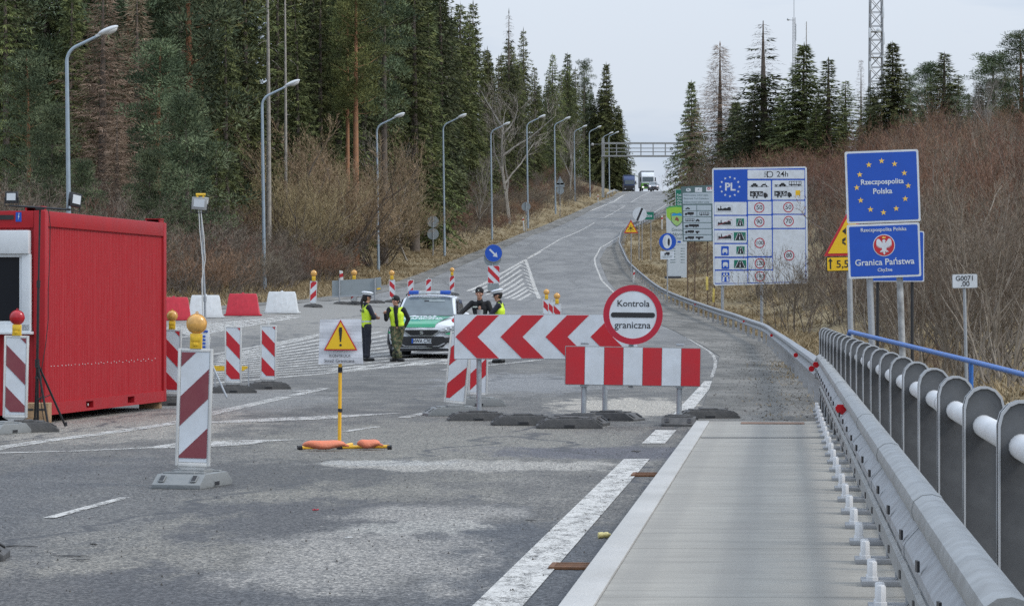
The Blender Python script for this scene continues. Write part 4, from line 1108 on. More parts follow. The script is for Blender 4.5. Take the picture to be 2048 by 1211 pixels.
b.polys([[(120 + 24 * math.cos(a) - 2.4 * math.sin(a), 592 + 24 * math.sin(a) + 2.4 * math.cos(a)), (120 + 24 * math.cos(a) + 2.4 * math.sin(a), 592 + 24 * math.sin(a) - 2.4 * math.cos(a)),
          (120 - 24 * math.cos(a) + 2.4 * math.sin(a), 592 - 24 * math.sin(a) - 2.4 * math.cos(a)), (120 - 24 * math.cos(a) - 2.4 * math.sin(a), 592 - 24 * math.sin(a) + 2.4 * math.cos(a))] for a in (PI / 2, PI / 6, -PI / 6)], -.022, .003, M['black'], 'snowflake')
b = Sg('end_of_limits_sign', 'round white sign with a black diagonal bar beside the small green place sign', 'road sign', 1279, 512, 6200 / 27, ox=1230, oy=300, zoom=3.785)
b.post(182, 460, 830, .03, M['galv'], .04); b.disc(187, 485, 53, -.015, .03, wf, 'face'); b.poly([(160, 530), (175, 536), (214, 442), (199, 436)], -.018, .003, M['black'], 'diagonal_bar')
b = Sg('place_name_sign', 'small green place name sign half hidden behind the round white sign', 'road sign', 1300, 510, 6200 / 26, ox=1230, oy=300, zoom=3.785)
for x in (205, 272): b.post(x, 470, 830, .03, M['galv'], .04)
b.rect(178, 466, 296, 528, -.015, .03, M['galv_rail'], 'panel', r=3); b.rect(181, 469, 293, 525, -.0185, .0035, M['green_sign'], 'green_field', r=3)
b.text('Chyżne', 232, 497, 96, -.0215, wf, bold=.015)
b = Sg('direction_board', 'green direction board peeking out behind the grey toll board', 'road sign', 1388, 500, 6200 / 22, ox=1230, oy=300, zoom=3.785)
b.post(500, 400, 800, .05, M['galv'], .06); b.post(700, 400, 800, .05, M['galv'], .06)
b.rect(457, 296, 745, 440, -.015, .03, wf, 'panel', r=4); b.rect(460, 299, 742, 437, -.0185, .0035, M['green_sign'], 'green_field', r=4)
for k, t in enumerate(('Rabka', 'Kraków', 'Warszawa', 'Gdańsk')): b.text(t, 468, 340 + 23 * k, None, -.0215, wf, size=24, align='LEFT', bold=.012)
# ---- chevron sign, striped barrier and round control sign
b = Sg('chevron_sign', 'long white board with four red chevrons pointing left, standing on two posts', 'road sign', 1084, 842, 40.4, zoom=1)
for x in (958, 1210): b.post(x, 640, 838, .034, M['galv'], .045)
b.rect(908, 628, 1276, 718, -.018, .036, M['galv_rail'], 'panel', r=2); b.rect(909, 629, 1275, 717, -.0215, .0035, wf, 'face')
for k in range(4):
    d = 90 * k; b.poly([(911 + d, 673), (954 + d, 630), (998 + d, 630), (955 + d, 673), (998 + d, 716), (954 + d, 716)], -.0255, .004, M['red'], 'chevron')
o = MB(); x, z = b.q(960, 622); o.tube([(x, .045, z - .06), (x, .045, z + .02)], .04, 10); o.build('post_cap', M['galv_rail'], b.root)
for x, rz_, dx in ((956, 4, 0), (1222, -22, .0)):
    xx, zz = b.q(x, 842); foot((xx, .05, 0), R(rz_), parent=b.root)
b = Sg('striped_barrier', 'red and white vertical striped barrier board on two short posts', 'road barrier', 1263, 850, 38.7, lean=R(0.9), zoom=1)
for x, zb in ((1167, 848), (1358, 848)):
    b.post(x, 700, zb - 10, .034, M['galv'], .045)
b.rect(1128, 693, 1400, 771, -.018, .036, M['galv_rail'], 'panel', r=2)
for k in range(7):
    b.rect(1129.5 + 38.5 * k, 694.5, 1129.5 + 38.5 * (k + 1) - .9, 769.5, -.022, .004, M['red'] if k % 2 == 0 else wf, 'stripe')
for x in (1167, 1358):
    xx, _ = b.q(x, 700); o = MB()
    for zz in (688, 772): _, z = b.q(x, zz); o.box((xx, .02, z), (.10, .06, .03))
    o.build('clamp', M['galv'], b.root, bevel=.004)
xx, _ = b.q(1358, 850); foot((xx, .05, 0.0), R(86), parent=b.root); xx, _ = b.q(1167, 850); foot((xx, .05, 0.0), R(80), parent=b.root)
b = Sg('control_sign', 'round white sign with red rim and black bar reading Kontrola graniczna', 'road sign', 1263, 850, 38.75, lean=R(.6), zoom=1)
b.post(1261, 640, 775, .032, M['galv'], .07); b.disc(1263.5, 629, 59.5, -.018, .03, wf, 'panel', 56); b.ring(1263.5, 629, 47.5, 59.5, -.0225, .0045, M['ring_dark'] if 'ring_dark' in M else M['ring_red'], 'red_rim', 56)
b.poly(rrect(0, 0, 88, 10, 4.5) and [(1219.5 + p[0], 624.5 + p[1]) for p in rrect(0, 0, 88, 10, 4.5)], -.0225, .0045, M['black'], 'bar')
b.text('Kontrola', 1264, 607, 64, -.0195, M['black'], bold=.006); b.text('graniczna', 1263, 650, 72, -.0195, M['black'], bold=.006)
# ---- banner on the yellow stand, with two sandbags
M['banner'] = mat('white_banner_cloth', (.60, .61, .64), .55, var=.1, scale=4, bump=.25, bscale=7)
M['yellow_pole'] = mat('yellow_painted_tube', (.75, .42, .02), .4, var=.15, dirt=(.4, .25, .08, 1), dirt_amt=.3)
b = Sg('banner_stand', 'white cloth banner with a yellow warning triangle on a yellow pole', 'road sign', 679, 898, 32.3, zoom=1)
o = MB(); n = 14; vs = []; fs = []
for j in range(n + 1):
    for i in range(n + 1):
        u, v = i / n, j / n
        px_ = (640 + 81.5 * u) * (1 - v) + (637 + 90 * u) * v; py_ = (638.5 - 1 * u) * (1 - v) + (727 + .5 * math.sin(u * 7)) * v
        x, z = b.q(px_, py_); vs.append((x, -.02 + .008 * math.sin(u * 9 + v * 4) * math.sin(v * 3) + .004 * math.sin(v * 17 + u * 3), z))
for j in range(n):
    for i in range(n): a = j * (n + 1) + i; fs.append((a, a + n + 1, a + n + 2, a + 1))
k0 = len(vs); vs += [(x, y + .006, z) for x, y, z in vs]; fs += [tuple(q + k0 for q in reversed(f)) for f in list(fs)]
o.add(vs, fs); o.build('banner', M['banner'], b.root, sharp=None)
b.poly([(648, 700), (715, 700), (681.5, 638.5)], -.042, .004, M['red'], 'triangle_rim'); b.poly([(652, 697.5), (711, 697.5), (681.5, 643.5)], -.0455, .0035, M['yellow_sign'], 'triangle_field')
b.poly([(679, 654), (684, 654), (685, 660), (682.8, 683), (680.4, 683), (678, 660)], -.048, .0025, M['black'], 'exclamation_mark'); b.disc(681.6, 689.5, 2.4, -.048, .0025, M['black'], 'exclamation_mark', 16)
b.text('KONTROLA', 680, 711, 42, -.041, M['black']); b.text('Straż Graniczna', 679, 721, 60, -.041, M['black'])
x, z0 = b.q(681, 640); o = MB(); o.tube([(x - .012, .02, .06), (x, .02, z0)], .019, 10); o.build('pole', M['yellow_pole'], b.root)
o = MB()
for zz in (737, 741, 820):
    _, z = b.q(0, zz); o.tube([(x - .004, .02, z - .018), (x - .004, .02, z + .018)], .024, 10)
o.build('clamp', M['black'], b.root)
o = MB()
for p, q_ in (((-.40, -.10), (-.02, .03)), ((.02, .03), (.52, -.02)), ((-.01, .04), (.10, .50))): o.tube([(p[0], p[1], .022), (q_[0], q_[1], .03)], .02, 8)
o.build('leg', M['yellow_pole'], b.root)
o = MB()
for p, q_ in (((-.43, -.11), (-.385, -.095)), ((.50, -.02), (.545, -.022)), ((-.03, .03), (.03, .03))): o.tube([(p[0], p[1], .022), (q_[0], q_[1], .025)], .025, 8)
o.build('leg_end', M['black'], b.root)
M['sandbag'] = mat('orange_sandbag', (.62, .17, .085), .7, var=.25, scale=12, bump=.5, bscale=30, dirt=(.40, .20, .13, 1), dirt_amt=.5)
def sandbag(px, py, Y, L, label, rz):
    p = W(px, py, Y); b = MB(); n = 16; m_ = 12; vs = []; fs = []
    for i in range(n + 1):
        u = i / n; w = max(.012, math.sin(PI * u) ** .45); x = (u - .5) * L
        for k in range(m_):
            a = 2 * PI * k / m_; c, s_ = math.cos(a), math.sin(a)
            r = 1 + .08 * math.sin(3 * a + 5 * u) + .05 * math.sin(11 * u + a)
            vs.append((x, .085 * w * r * c, max(.003, .048 + .05 * w * r * s_ * (1 if s_ > 0 else .9) + .01 * math.sin(9 * u))))
    for i in range(n):
        for k in range(m_): a = i * m_ + k; c = i * m_ + (k + 1) % m_; fs.append((a, c, c + m_, a + m_))
    b.add(vs, fs); o = b.build('sandbag', M['sandbag'], sharp=None, loc=(p.x, Y, .012)); o.rotation_euler = (0, 0, rz)
    o.data.polygons.foreach_set('use_smooth', [True] * len(o.data.polygons))
    b = MB(); b.tube([(L * .5 - .03, 0, .05), (L * .5 + .03, 0, .035)], [.02, .008], 6); b.build('tied_neck', M['sandbag'], o)
    return tag(o, label, 'sandbag')
sandbag(648, 905, 32.0, .46, 'long flat orange sandbag lying left on the leg of the banner stand', R(6))
sandbag(737, 905, 32.2, .25, 'short plump orange sandbag on the right leg of the banner stand', R(-8))
# ---- keep-right sign on the nose of the island
kp = G(987, 586)
b = Sg('keep_right_sign', 'blue disc with a white arrow pointing down right above a striped board', 'road sign', 987, 586, kp.y, zoom=1)
b.post(985, 490, 584, .035, M['galv'], .05)
b.disc(985, 516, 17.5, .06, .02, M['grey_back'], 'grey_disc'); b.disc(987, 506, 18, -.02, .03, M['galv_rail'], 'rim'); b.disc(987, 506, 17, -.025, .005, M['blue'], 'face')
a = R(45); ar = [(-11, -1.7), (3, -1.7), (3, -5.5), (11.5, 0), (3, 5.5), (3, 1.7), (-11, 1.7)]
b.poly([(987 + x * math.cos(a) - y * math.sin(a), 506 + x * math.sin(a) + y * math.cos(a)) for x, y in ar], -.03, .005, wf, 'arrow')
b.rect(975.5, 531, 999.5, 566, -.02, .03, wf, 'striped_board')
o = MB(); x0, z0 = b.q(976, 565.5); x1, z1 = b.q(999, 531.5); stripes(o, x0, x1, z0, z1, -1.0, b.m(21), b.m(2), -.026, -.0205); o.build('stripes', M['red'], b.root)
b.rect(975, 567, 998, 580, .0, .06, M['grey_back'], 'lower_board'); foot((0, .05, 0), R(5), parent=b.root, sc=1.05)
# ---- grey back of a lying sign by the left road
gp = G(700, 609)
b = Sg('sign_back', 'wide grey back of a road sign propped on rubber feet at the left road', 'road sign', 712, 609, gp.y, zoom=1)
b.poly([(664, 561), (749, 556), (749, 588), (664, 592)], .02, .03, M['grey_back'], 'panel'); b.poly([(664, 592), (749, 588), (749, 590.5), (664, 594.5)], .0, .06, M['galv'], 'lower_edge')
b.poly([(751, 555), (762, 553.5), (763, 580), (751, 582)], .02, .03, M['grey_back'], 'side_panel'); b.polys([[(753.5, 576), (761, 575), (761, 578), (753.5, 579)]], .012, .005, M['yellow_sign'], 'yellow_sticker')
for x, zb in ((679, 608), (750, 604)): b.post(x, 556, zb, .035, M['galv'], -.03)
for x, dz, rz_ in ((684, 0, 5), (712, 0, -6), (752, .06, 4)):
    xx, _ = b.q(x, 600); foot((xx, -.05 + (.4 if x == 712 else 0), dz), R(rz_), parent=b.root)
# ---- backs of the signs on the left verge
def back_sign(px, by, Y, shapes, label, top=None, r=.035):
    b = Sg('sign_back', label, 'road sign', px, by, Y, zoom=1)
    b.post(px, top, by + 6, r, M['galv'], -.03)
    for sh_ in shapes:
        if sh_[0] == 'disc': b.disc(sh_[1], sh_[2], sh_[3], .0, .03, M['grey_back'], 'round_panel')
        elif sh_[0] == 'tri': b.poly(sh_[1], .0, .03, M['grey_back'], 'triangle_panel')
        else: b.rect(*sh_[1], .0, .03, M['grey_back'], 'panel', r=1)
    return b
back_sign(866, 505, 255, [('disc', 866, 443, 11.5), ('disc', 866, 467.5, 11.5)], 'two stacked round grey sign backs on one post before the fir thicket', 432)
back_sign(1052, 458, 320, [('disc', 1052, 413, 9)], 'single round grey sign back by the white guide post on the left verge', 404)
back_sign(1120, 428, 380, [('tri', [(1112, 369), (1128.5, 369), (1120, 352)]), ('rect', (1112, 366, 1129, 374.5)), ('disc', 1120.5, 381, 7.5)], 'triangle, small plate and round sign backs on one post near the hilltop', 354)
back_sign(360, 606, 150, [('rect', (351, 500, 367, 527))], 'lone rectangular grey sign back on a thin post behind the container', 499)
def guide_post(px, by, Y, h, label, tilt=0.0, mt=None, w=.12):
    r = thing('guide_post', label, 'guide post', W(px, by, Y)); r.rotation_euler = (0, tilt, 0)
    b = MB(); b.prism([(-w / 2, -.2), (w / 2, -.2), (w / 2, h - .05), (-w / 2, h)], -.05, .05); b.build('post', mt or M['white_plastic'], r, bevel=.01)
    if mt is None: b = MB(); b.prism([(-w / 2 - .003, h - .38), (w / 2 + .003, h - .34), (w / 2 + .003, h - .16), (-w / 2 - .003, h - .2)], -.054, .054); b.build('red_band', M['red'], r)
    return r
guide_post(1196, 405, 440, 1.15, 'white guide post on the left verge near the hilltop guardrail')
guide_post(1048, 458, 318, 1.25, 'white guide post beside the single round sign back', R(-5))
guide_post(686, 596, 160, 1.45, 'white and red guide post sticking up behind the lying grey sign', R(-4), w=.17)
guide_post(1324, 455, 6200 / 20, 1.2, 'white and red guide post on the right verge under the green board', w=.16)
guide_post(1267, 560, 6200 / 28, .75, 'white guide post tip behind the bend of the roadside guardrail', R(4))
M['yellow_post'] = mat('yellow_marker_post', (.62, .48, .12), .6, var=.2)
guide_post(1414, 572, 6200 / 40, .5, 'dull yellow marker post in the grass left of the speed limit board', 0, M['yellow_post'])
guide_post(1427, 596, 6200 / 42, .5, 'bright yellow marker post at the foot of the speed limit board', R(2), M['yellow_post'], w=.10)
# ---- overhead gantry near the crest
gq = W(1206, 392, 470)
r = thing('gantry', 'grey steel gantry spanning the road just below the hilltop', 'gantry', gq)
s_ = F / 470
b = MB(); b.box((0, 0, 4.3), (.42, .42, 9.0)); b.build('column', M['galv_rail'], r); b = MB(); b.box((13.4, 2, 4.3), (.42, .42, 9.0)); b.build('column', M['galv_rail'], r)
b = MB()
for yy in (-.7, .7):
    for zz in (6.05, 8.0): b.box((6.7, yy, zz), (13.9, .18, .2))
    for zz in (6.7, 7.25): b.box((6.7, yy, zz), (13.6, .06, .06))
    for k in range(8): b.box((.2 + 1.85 * k, yy, 7.0), (.1, .1, 1.9))
b.box((6.7, 0, 6.1), (13.6, 1.3, .06)); b.build('truss', M['galv_rail'], r)
b = MB(); b.ball((-1.6, 0, 7.8), .25, 8); b.box((-.8, 0, 7.85), (1.6, .06, .06)); b.build('camera_arm', M['galv_rail'], r)
# ------------------------------------------------------------------ red office container
M['cont_red'] = mat('red_container_paint', (.35, .010, .015), .5, spec=.3, var=.12, scale=2.5, dirt=(.24, .02, .025, 1), dirt_amt=.5)
M['cont_panel'] = mat('red_profiled_sheet', (.33, .009, .015), .5, spec=.3, var=.22, scale=8, streak=True, dirt=(.40, .055, .06, 1), dirt_amt=.5)
M['pvc'] = mat('white_window_pvc', (.62, .65, .67), .4, var=.06)
cn = thing('office_container', 'red steel office container with a white framed window, raised on blocks', 'container', W(90, 831, 39.3), -math.atan2(.86, 5.9))
CL, CW, CH = 6.06, 2.44, 2.6
for x in (-CW, 0):
    for y in (0, CL):
        sx = .15 if x < 0 else -.15; sy = .15 if y == 0 else -.15
        b = MB(); b.box((x + sx / 2, y + sy / 2, CH / 2), (.15, .15, CH)); b.build('corner_post', M['cont_red'], cn, bevel=.012)
b = MB()
b.box((-.05, CL / 2, CH - .10), (.096, CL - .30, .196)); b.box((-CW + .05, CL / 2, CH - .10), (.096, CL - .30, .196))
b.box((-CW / 2, .05, CH - .11), (CW - .30, .096, .216)); b.box((-CW / 2, CL - .05, CH - .11), (CW - .30, .096, .216))
b.build('roof_beam', M['cont_red'], cn, bevel=.01)
b = MB()
b.box((-CW / 2, .05, .08), (CW - .30, .096, .156)); b.box((-CW / 2, CL - .05, .08), (CW - .30, .096, .156)); b.box((-CW + .05, CL / 2, .08), (.096, CL - .30, .156))
ys = [.15, 1.87, 2.22, 3.94, 4.29, CL - .15]
for i in (0, 2, 4): b.box((-.05, (ys[i] + ys[i + 1]) / 2, .08), (.096, ys[i + 1] - ys[i], .156))
for y in (2.045, 4.115): b.box((-.05, y, .02), (.096, .35, .036)); b.box((-.05, y, .142), (.096, .35, .032)); b.box((-.20, y, .08), (.1, .35, .1))
b.build('floor_beam', M['cont_red'], cn)
# profiled side sheet: shallow vertical ribs
def ribbed(n0, n1, fn, z0, z1, mt, name, pitch=.076, d=.011):
    vs = []; fs = []; y = n0; k = 0
    while y < n1:
        for dy, dd in ((0, 0), (.3, 0), (.42, d), (.88, d)):
            yy = min(n1, y + dy * pitch); e = dd + (.004 if (k % 10 == 0 and dd == 0) else 0)
            vs += [fn(yy, -e, z0), fn(yy, -e, z1)]
        y += pitch; k += 1
    for i in range(0, len(vs) - 2, 2): fs.append((i, i + 2, i + 3, i + 1))
    o = MB(); o.add(vs, fs); return o.build(name, mt, cn, sharp=20)
ribbed(.15, CL - .15, lambda y, d, z: (-.028 + d, y, z), .155, CH - .19, M['cont_panel'], 'side_panel')
ribbed(-CW + .15, -.15, lambda x, d, z: (x, .03 - d, z), .155, CH - .2, M['cont_panel'], 'end_panel')
b = MB(); b.box((-CW / 2, CL / 2, CH - .02), (CW - .25, CL - .25, .05)); b.build('roof_sheet', mat('dark_roof_felt', (.03, .03, .032), .8), cn)
b = MB(); b.box((-CW / 2 - .1, CL / 2 + .1, .62), (CW - .45, CL - .5, 1.2)); b.box((-CW / 2 - .1, CL / 2 + .1, 1.8), (CW - .45, CL - .5, 1.1)); b.build('inner_lining', M['steel_dark'], cn)
b = MB(); b.box((-.03, 2.05, .08), (.01, .03, .03)); 
for k in range(34): b.ball((-.024, .35 + .155 * k + .03 * math.sin(k * 5), .62 + .012 * math.sin(k * 3.1)), .009, 5)
b.build('sealant_dots', M['white_plastic'], cn)
for (x, y) in ((-.17, .16), (-.13, CL - .20), (-CW + .2, .2)):
    b = MB(); b.box((x, y, CH + .05), (.24, .2, .012)); b.box((x - .1, y, CH + .03), (.02, .2, .06)); b.box((x + .1, y, CH + .03), (.02, .2, .06)); b.box((x, y + .09, CH + .03), (.2, .02, .06)); b.build('lifting_lug', M['cont_red'], cn)
# window with roller shutter box
b = MB(); b.box((-.98, -.02, 2.20), (1.58, .14, .30)); b.build('shutter_box', M['pvc'], cn, bevel=.015)
f = MB()
f.box((-.235, -.012, 1.56), (.11, .09, .98)); f.box((-1.725, -.012, 1.56), (.11, .09, .98)); f.box((-.98, -.012, 1.115), (1.6, .09, .09)); f.box((-.98, -.01, 2.03), (1.38, .08, .04))
f.box((-.31, .0, 1.585), (.04, .05, .85)); f.box((-.98, .0, 1.18), (1.38, .05, .04)); f.box((-.98, .0, 1.60), (.06, .05, .82))
fr = f.build('window_frame', M['pvc'], cn, bevel=.006)
b = MB(); b.box((-.98, .02, 1.6), (1.32, .012, .84)); b.build('pane', M['glass_dark'], fr)
b = MB(); b.box((-.98, -.05, 1.05), (1.66, .16, .035)); b.build('sill', M['pvc'], fr, bevel=.006)
b = MB(); b.box((-.345, -.004, 2.52), (.075, .006, .12)); st = b.build('sticker', M['blue'], cn)
b = MB(); b.prism([(-.34, 2.57), (-.352, 2.515), (-.345, 2.518), (-.35, 2.48), (-.333, 2.532), (-.341, 2.53), (-.333, 2.57)], -.0095, -.0075); b.build('bolt_symbol', wf, st)
b = MB(); b.box((-.58, -.004, 2.515), (.34, .006, .06)); b.build('dark_slot', M['steel_dark'], cn)  # flat dark slab stands in for the shade inside the beam slot
# support blocks
M['plywood'] = mat('weathered_plywood', (.30, .19, .10), .8, var=.35, scale=8, bump=.3)
b = MB(); b.box((0, 0, .15), (.30, .28, .30)); o = b.build('wooden_crate', M['plywood'], loc=W(76, 853, 38.6), bevel=.008)
for q in (-.07, .07):
    b = MB(); b.box((q, -.142, .22), (.07, .006, .022)); b.build('hand_slot', M['black'], o)
tag(o, 'worn plywood crate on the ground at the near corner of the container', 'crate')
for k, (u, v) in enumerate(((-.2, 5.9), (-2.3, 5.9), (-2.3, .2), (-.35, .7))):
    p = cn.matrix_basis @ Vector((0, 0, 0)); q = Matrix.Rotation(cn.rotation_euler.z, 3, 'Z') @ Vector((u, v, 0))
    b = MB(); b.box((0, 0, 0), (.3, .3, .10)); b.box((0, 0, .045), (.24, .32, .012))
    o = b.build('timber_block', M['plywood'], loc=(cn.location.x + q.x, cn.location.y + q.y, .048), bevel=.006)
    tag(o, 'dark timber block under the floor beam of the red container', 'block', 'blocks under the container')
# ------------------------------------------------------------------ tripod with two floodlights
M['led'] = mat('led_panel', (.55, .58, .60), .2, var=.05)
M['black_metal'] = mat('black_powder_coat', (.014, .014, .016), .45, var=.2)
def floodlight(parent, T, w=.15, h=.14, body='black_metal'):
    b = MB(); b.box((0, .025, 0), (w, .05, h), T=T)
    for k in range(5): b.box((-w * .36 + w * .18 * k, .06, 0), (.012, .03, h * .8), T=T)
    o = b.build('floodlight', M[body], parent, bevel=.005)
    b = MB(); b.box((0, -.003, .005), (w * .72, .008, h * .62), T=T); b.build('led_panel', M['led'], o)
    b = MB(); b.tube([T @ Vector((-w * .55, .03, 0)), T @ Vector((-w * .55, .03, -h * .75)), T @ Vector((w * .55, .03, -h * .75)), T @ Vector((w * .55, .03, 0))], .008, 6); b.build('bracket', M['black_metal'], o)
    return o
tp = thing('tripod_light', 'black tripod with a crossbar carrying two black floodlights, before the container corner', 'work light', W(86, 857, 37.6))
S0 = F / 37.6
def tl(px, py, y=0.0): return Vector(((px - 86) / S0, y, (857 - py) / S0))
b = MB(); b.tube([tl(73, 845, .1), tl(74.5, 727), tl(77, 565)], .017, 8); b.tube([tl(77, 570), tl(80, 416)], .012, 8); b.tube([tl(76.6, 575), tl(77.1, 560)], .024, 8); b.tube([tl(74.3, 735), tl(74.6, 718)], .03, 8); b.build('mast', M['black_metal'], tp, sharp=50)
for e in ((99, 857, -.05), (125, 853, .25), (58, 846, .45)):
    b = MB(); b.tube([tl(74.5, 724), tl(e[0], e[1], e[2])], .014, 7); b.tube([tl(e[0], e[1] - 8, e[2]), tl(e[0] + 1, e[1], e[2])], .02, 7)
    m_ = (tl(74.5, 724) + tl(e[0], e[1], e[2])) / 2; b.tube([m_, tl(73.5, 800, .05)], .007, 5); b.build('leg', M['black_metal'], tp)
b = MB(); b.tube([tl(18, 411, .05), tl(80, 415), tl(142, 420, -.05)], .012, 6); b.box(tl(80, 417), (.10, .06, .03)); b.build('crossbar', M['black_metal'], tp)
floodlight(tp, Matrix.Translation(tl(21, 394, .05)) @ Matrix.Rotation(R(-3), 4, 'Z') @ Matrix.Rotation(R(-6), 4, 'X'))
floodlight(tp, Matrix.Translation(tl(154, 400, -.05)) @ Matrix.Rotation(R(14), 4, 'Y') @ Matrix.Rotation(R(48), 4, 'Z') @ Matrix.Rotation(R(-12), 4, 'X'), w=.17, h=.17)
b = MB(); b.tube([tl(96, 421, .05), tl(99, 450, .06), tl(98, 520, .06), tl(95, 580, .06), tl(95, 640, .06), tl(90, 690, .05), tl(83, 735, .03), tl(80, 800, .05), tl(88, 850, .05)], .0055, 5); b.build('cable', M['black_metal'], tp)
b = MB(); b.tube([tl(142, 418, -.05), tl(110, 416, .02), tl(80, 414)], .006, 5); b.tube([tl(74, 752, -.02), tl(74, 757, -.02)], .022, 8); b.build('cable', M['white_plastic'] if False else M['black_metal'], tp)
# ------------------------------------------------------------------ mast light with pale cables
fm = thing('mast_light', 'thin grey mast with two grey floodlights and a yellow handle behind the nearest board', 'work light', Vector((W(410, 800, 50).x, 50, 0)))
S0 = F / 50.0
def fl_(px, py, y=0.0): return Vector(((px - 410) / S0, y, 1.5 - (py - 610) / S0))
b = MB(); b.tube([fl_(412, 790), fl_(410, 600), fl_(405, 500)], .019, 8); b.tube([fl_(406.5, 520), fl_(402, 418)], .013, 8)
for py in (503, 598): b.tube([fl_(405.5 + (py - 500) * .045, py - 5), fl_(405.5 + (py - 500) * .045, py + 5)], .028, 8)
b.build('mast', M['galv'], fm, sharp=50)
for e in ((.35, -.2), (-.36, -.15), (.02, .42)):
    b = MB(); b.tube([fl_(411, 700), Vector((.02 + e[0], e[1], .02))], .016, 7); b.build('leg', M['galv'], fm)
M['flood_grey'] = mat('grey_floodlight_body', (.34, .34, .33), .45, .2)
floodlight(fm, Matrix.Translation(fl_(399, 407, -.06)) @ Matrix.Rotation(R(4), 4, 'Y'), w=.24, h=.20, body='flood_grey')
floodlight(fm, Matrix.Translation(fl_(407, 407, .10)) @ Matrix.Rotation(R(62), 4, 'Z') @ Matrix.Rotation(R(12), 4, 'X'), w=.24, h=.20, body='flood_grey')
b = MB(); b.tube([fl_(392, 389), fl_(411, 389)], .022, 8); b.box(fl_(395, 392), (.03, .03, .06)); b.box(fl_(407, 392), (.03, .03, .06)); b.build('handle', M['lamp_yellow'], fm)
for L_ in ([(398, 420), (400, 460), (406, 520), (405, 575), (407, 640), (413, 690)], [(402, 420), (408, 470), (411, 520), (404, 560), (405, 600), (407, 660)], [(412, 660), (421, 675), (419, 690), (413, 698)]):
    b = MB(); b.tube([fl_(x, y, -.03) for x, y in L_], .008, 5); b.build('cable', M['white_plastic'], fm)
b = MB(); b.box(fl_(412, 680, -.06), (.12, .08, .32)); bx = b.build('control_box', M['pvc'], fm, bevel=.01)
b = MB(); 
for k in range(4): b.box(fl_(409, 672 + 7 * k, -.105), (.05, .01, .028))
b.box(fl_(412, 662, -.105), (.08, .01, .03)); b.build('socket_panel', M['blue'], bx)
# ------------------------------------------------------------------ low yellow bar
lb_ = thing('low_barrier', 'low yellow bar on thin grey steel legs behind the lampless striped board', 'road barrier', Vector((W(463, 779, 54.6).x, 54.6, 0)))
S0 = F / 54.6
q = lambda px, py: ((px - 463) / S0, (1.5 - (py - 610) / S0))
b = MB(); b.prism([q(428, 741), q(487, 741), q(496, 735), q(494, 731.5), q(428, 731)], -.012, .012); b.build('bar', M['lamp_yellow'], lb_)
for x in (430, 497):
    b = MB(); xx, z1 = q(x, 729); b.tube([(xx, .03, .02), (xx, .03, z1)], .012, 6); b.tube([(xx, -.2, .015), (xx, .25, .015)], .012, 6); b.build('leg', M['galv'], lb_)
# ------------------------------------------------------------------ patrol car
M['car_white'] = mat('pearl_white_car_paint', (.56, .58, .60), .28, var=.05, coat=.6, scale=2)
M['car_green'] = mat('green_car_livery', (.004, .25, .115), .3, var=.06, coat=.6, scale=2)
M['car_black'] = mat('black_car_plastic', (.018, .018, .02), .55, var=.2)
M['car_glass'] = mat('car_glass', (.085, .105, .11), .05, var=.35, scale=3, spec=.7)
M['chrome'] = mat('satin_chrome', (.6, .62, .64), .2, .85)
M['headlamp'] = mat('headlamp_cluster', (.42, .45, .48), .08, .3, var=.5, scale=9, coat=.8)
M['tyre'] = mat('tyre_rubber', (.025, .025, .026), .85, var=.2)
M['beacon_blue'] = mat('blue_beacon_cover', (.02, .10, .50), .15, var=.15, coat=.6)
def loft(mb, secs, m=0, mirror=True):
    "sections: list of (y, [(x,z)...]) from the bottom middle to the top middle"
    n = len(secs[0][1]); vs = []; fs = []
    full = []
    for y, P in secs:
        L = [(x, y if not isinstance(y, (list, tuple)) else y[i], z) for i, (x, z) in enumerate(P)]
        full.append(L + [(-x, yy, z) for x, yy, z in reversed(L)])
    k = len(full[0])
    for L in full: vs += L
    for i in range(len(full) - 1):
        for j in range(k):
            a = i * k + j; b = i * k + (j + 1) % k
            fs.append((a, b, b + k, a + k))
    fs.append(tuple(reversed(range(k)))); fs.append(tuple(range((len(full) - 1) * k, len(full) * k)))
    mb.add(vs, fs, m)
def sec(w, zb, zt, crown=.02, sill=.06):
    return [(0, zb), (w - sill - .05, zb), (w - sill, zb + .05), (w - .01, .50), (w, .64), (w - .015, max(.70, zt - .16)), (w - .06, zt - .055), (w - .13, zt - .012), (w * .5, zt + crown * .7), (0, zt + crown)]
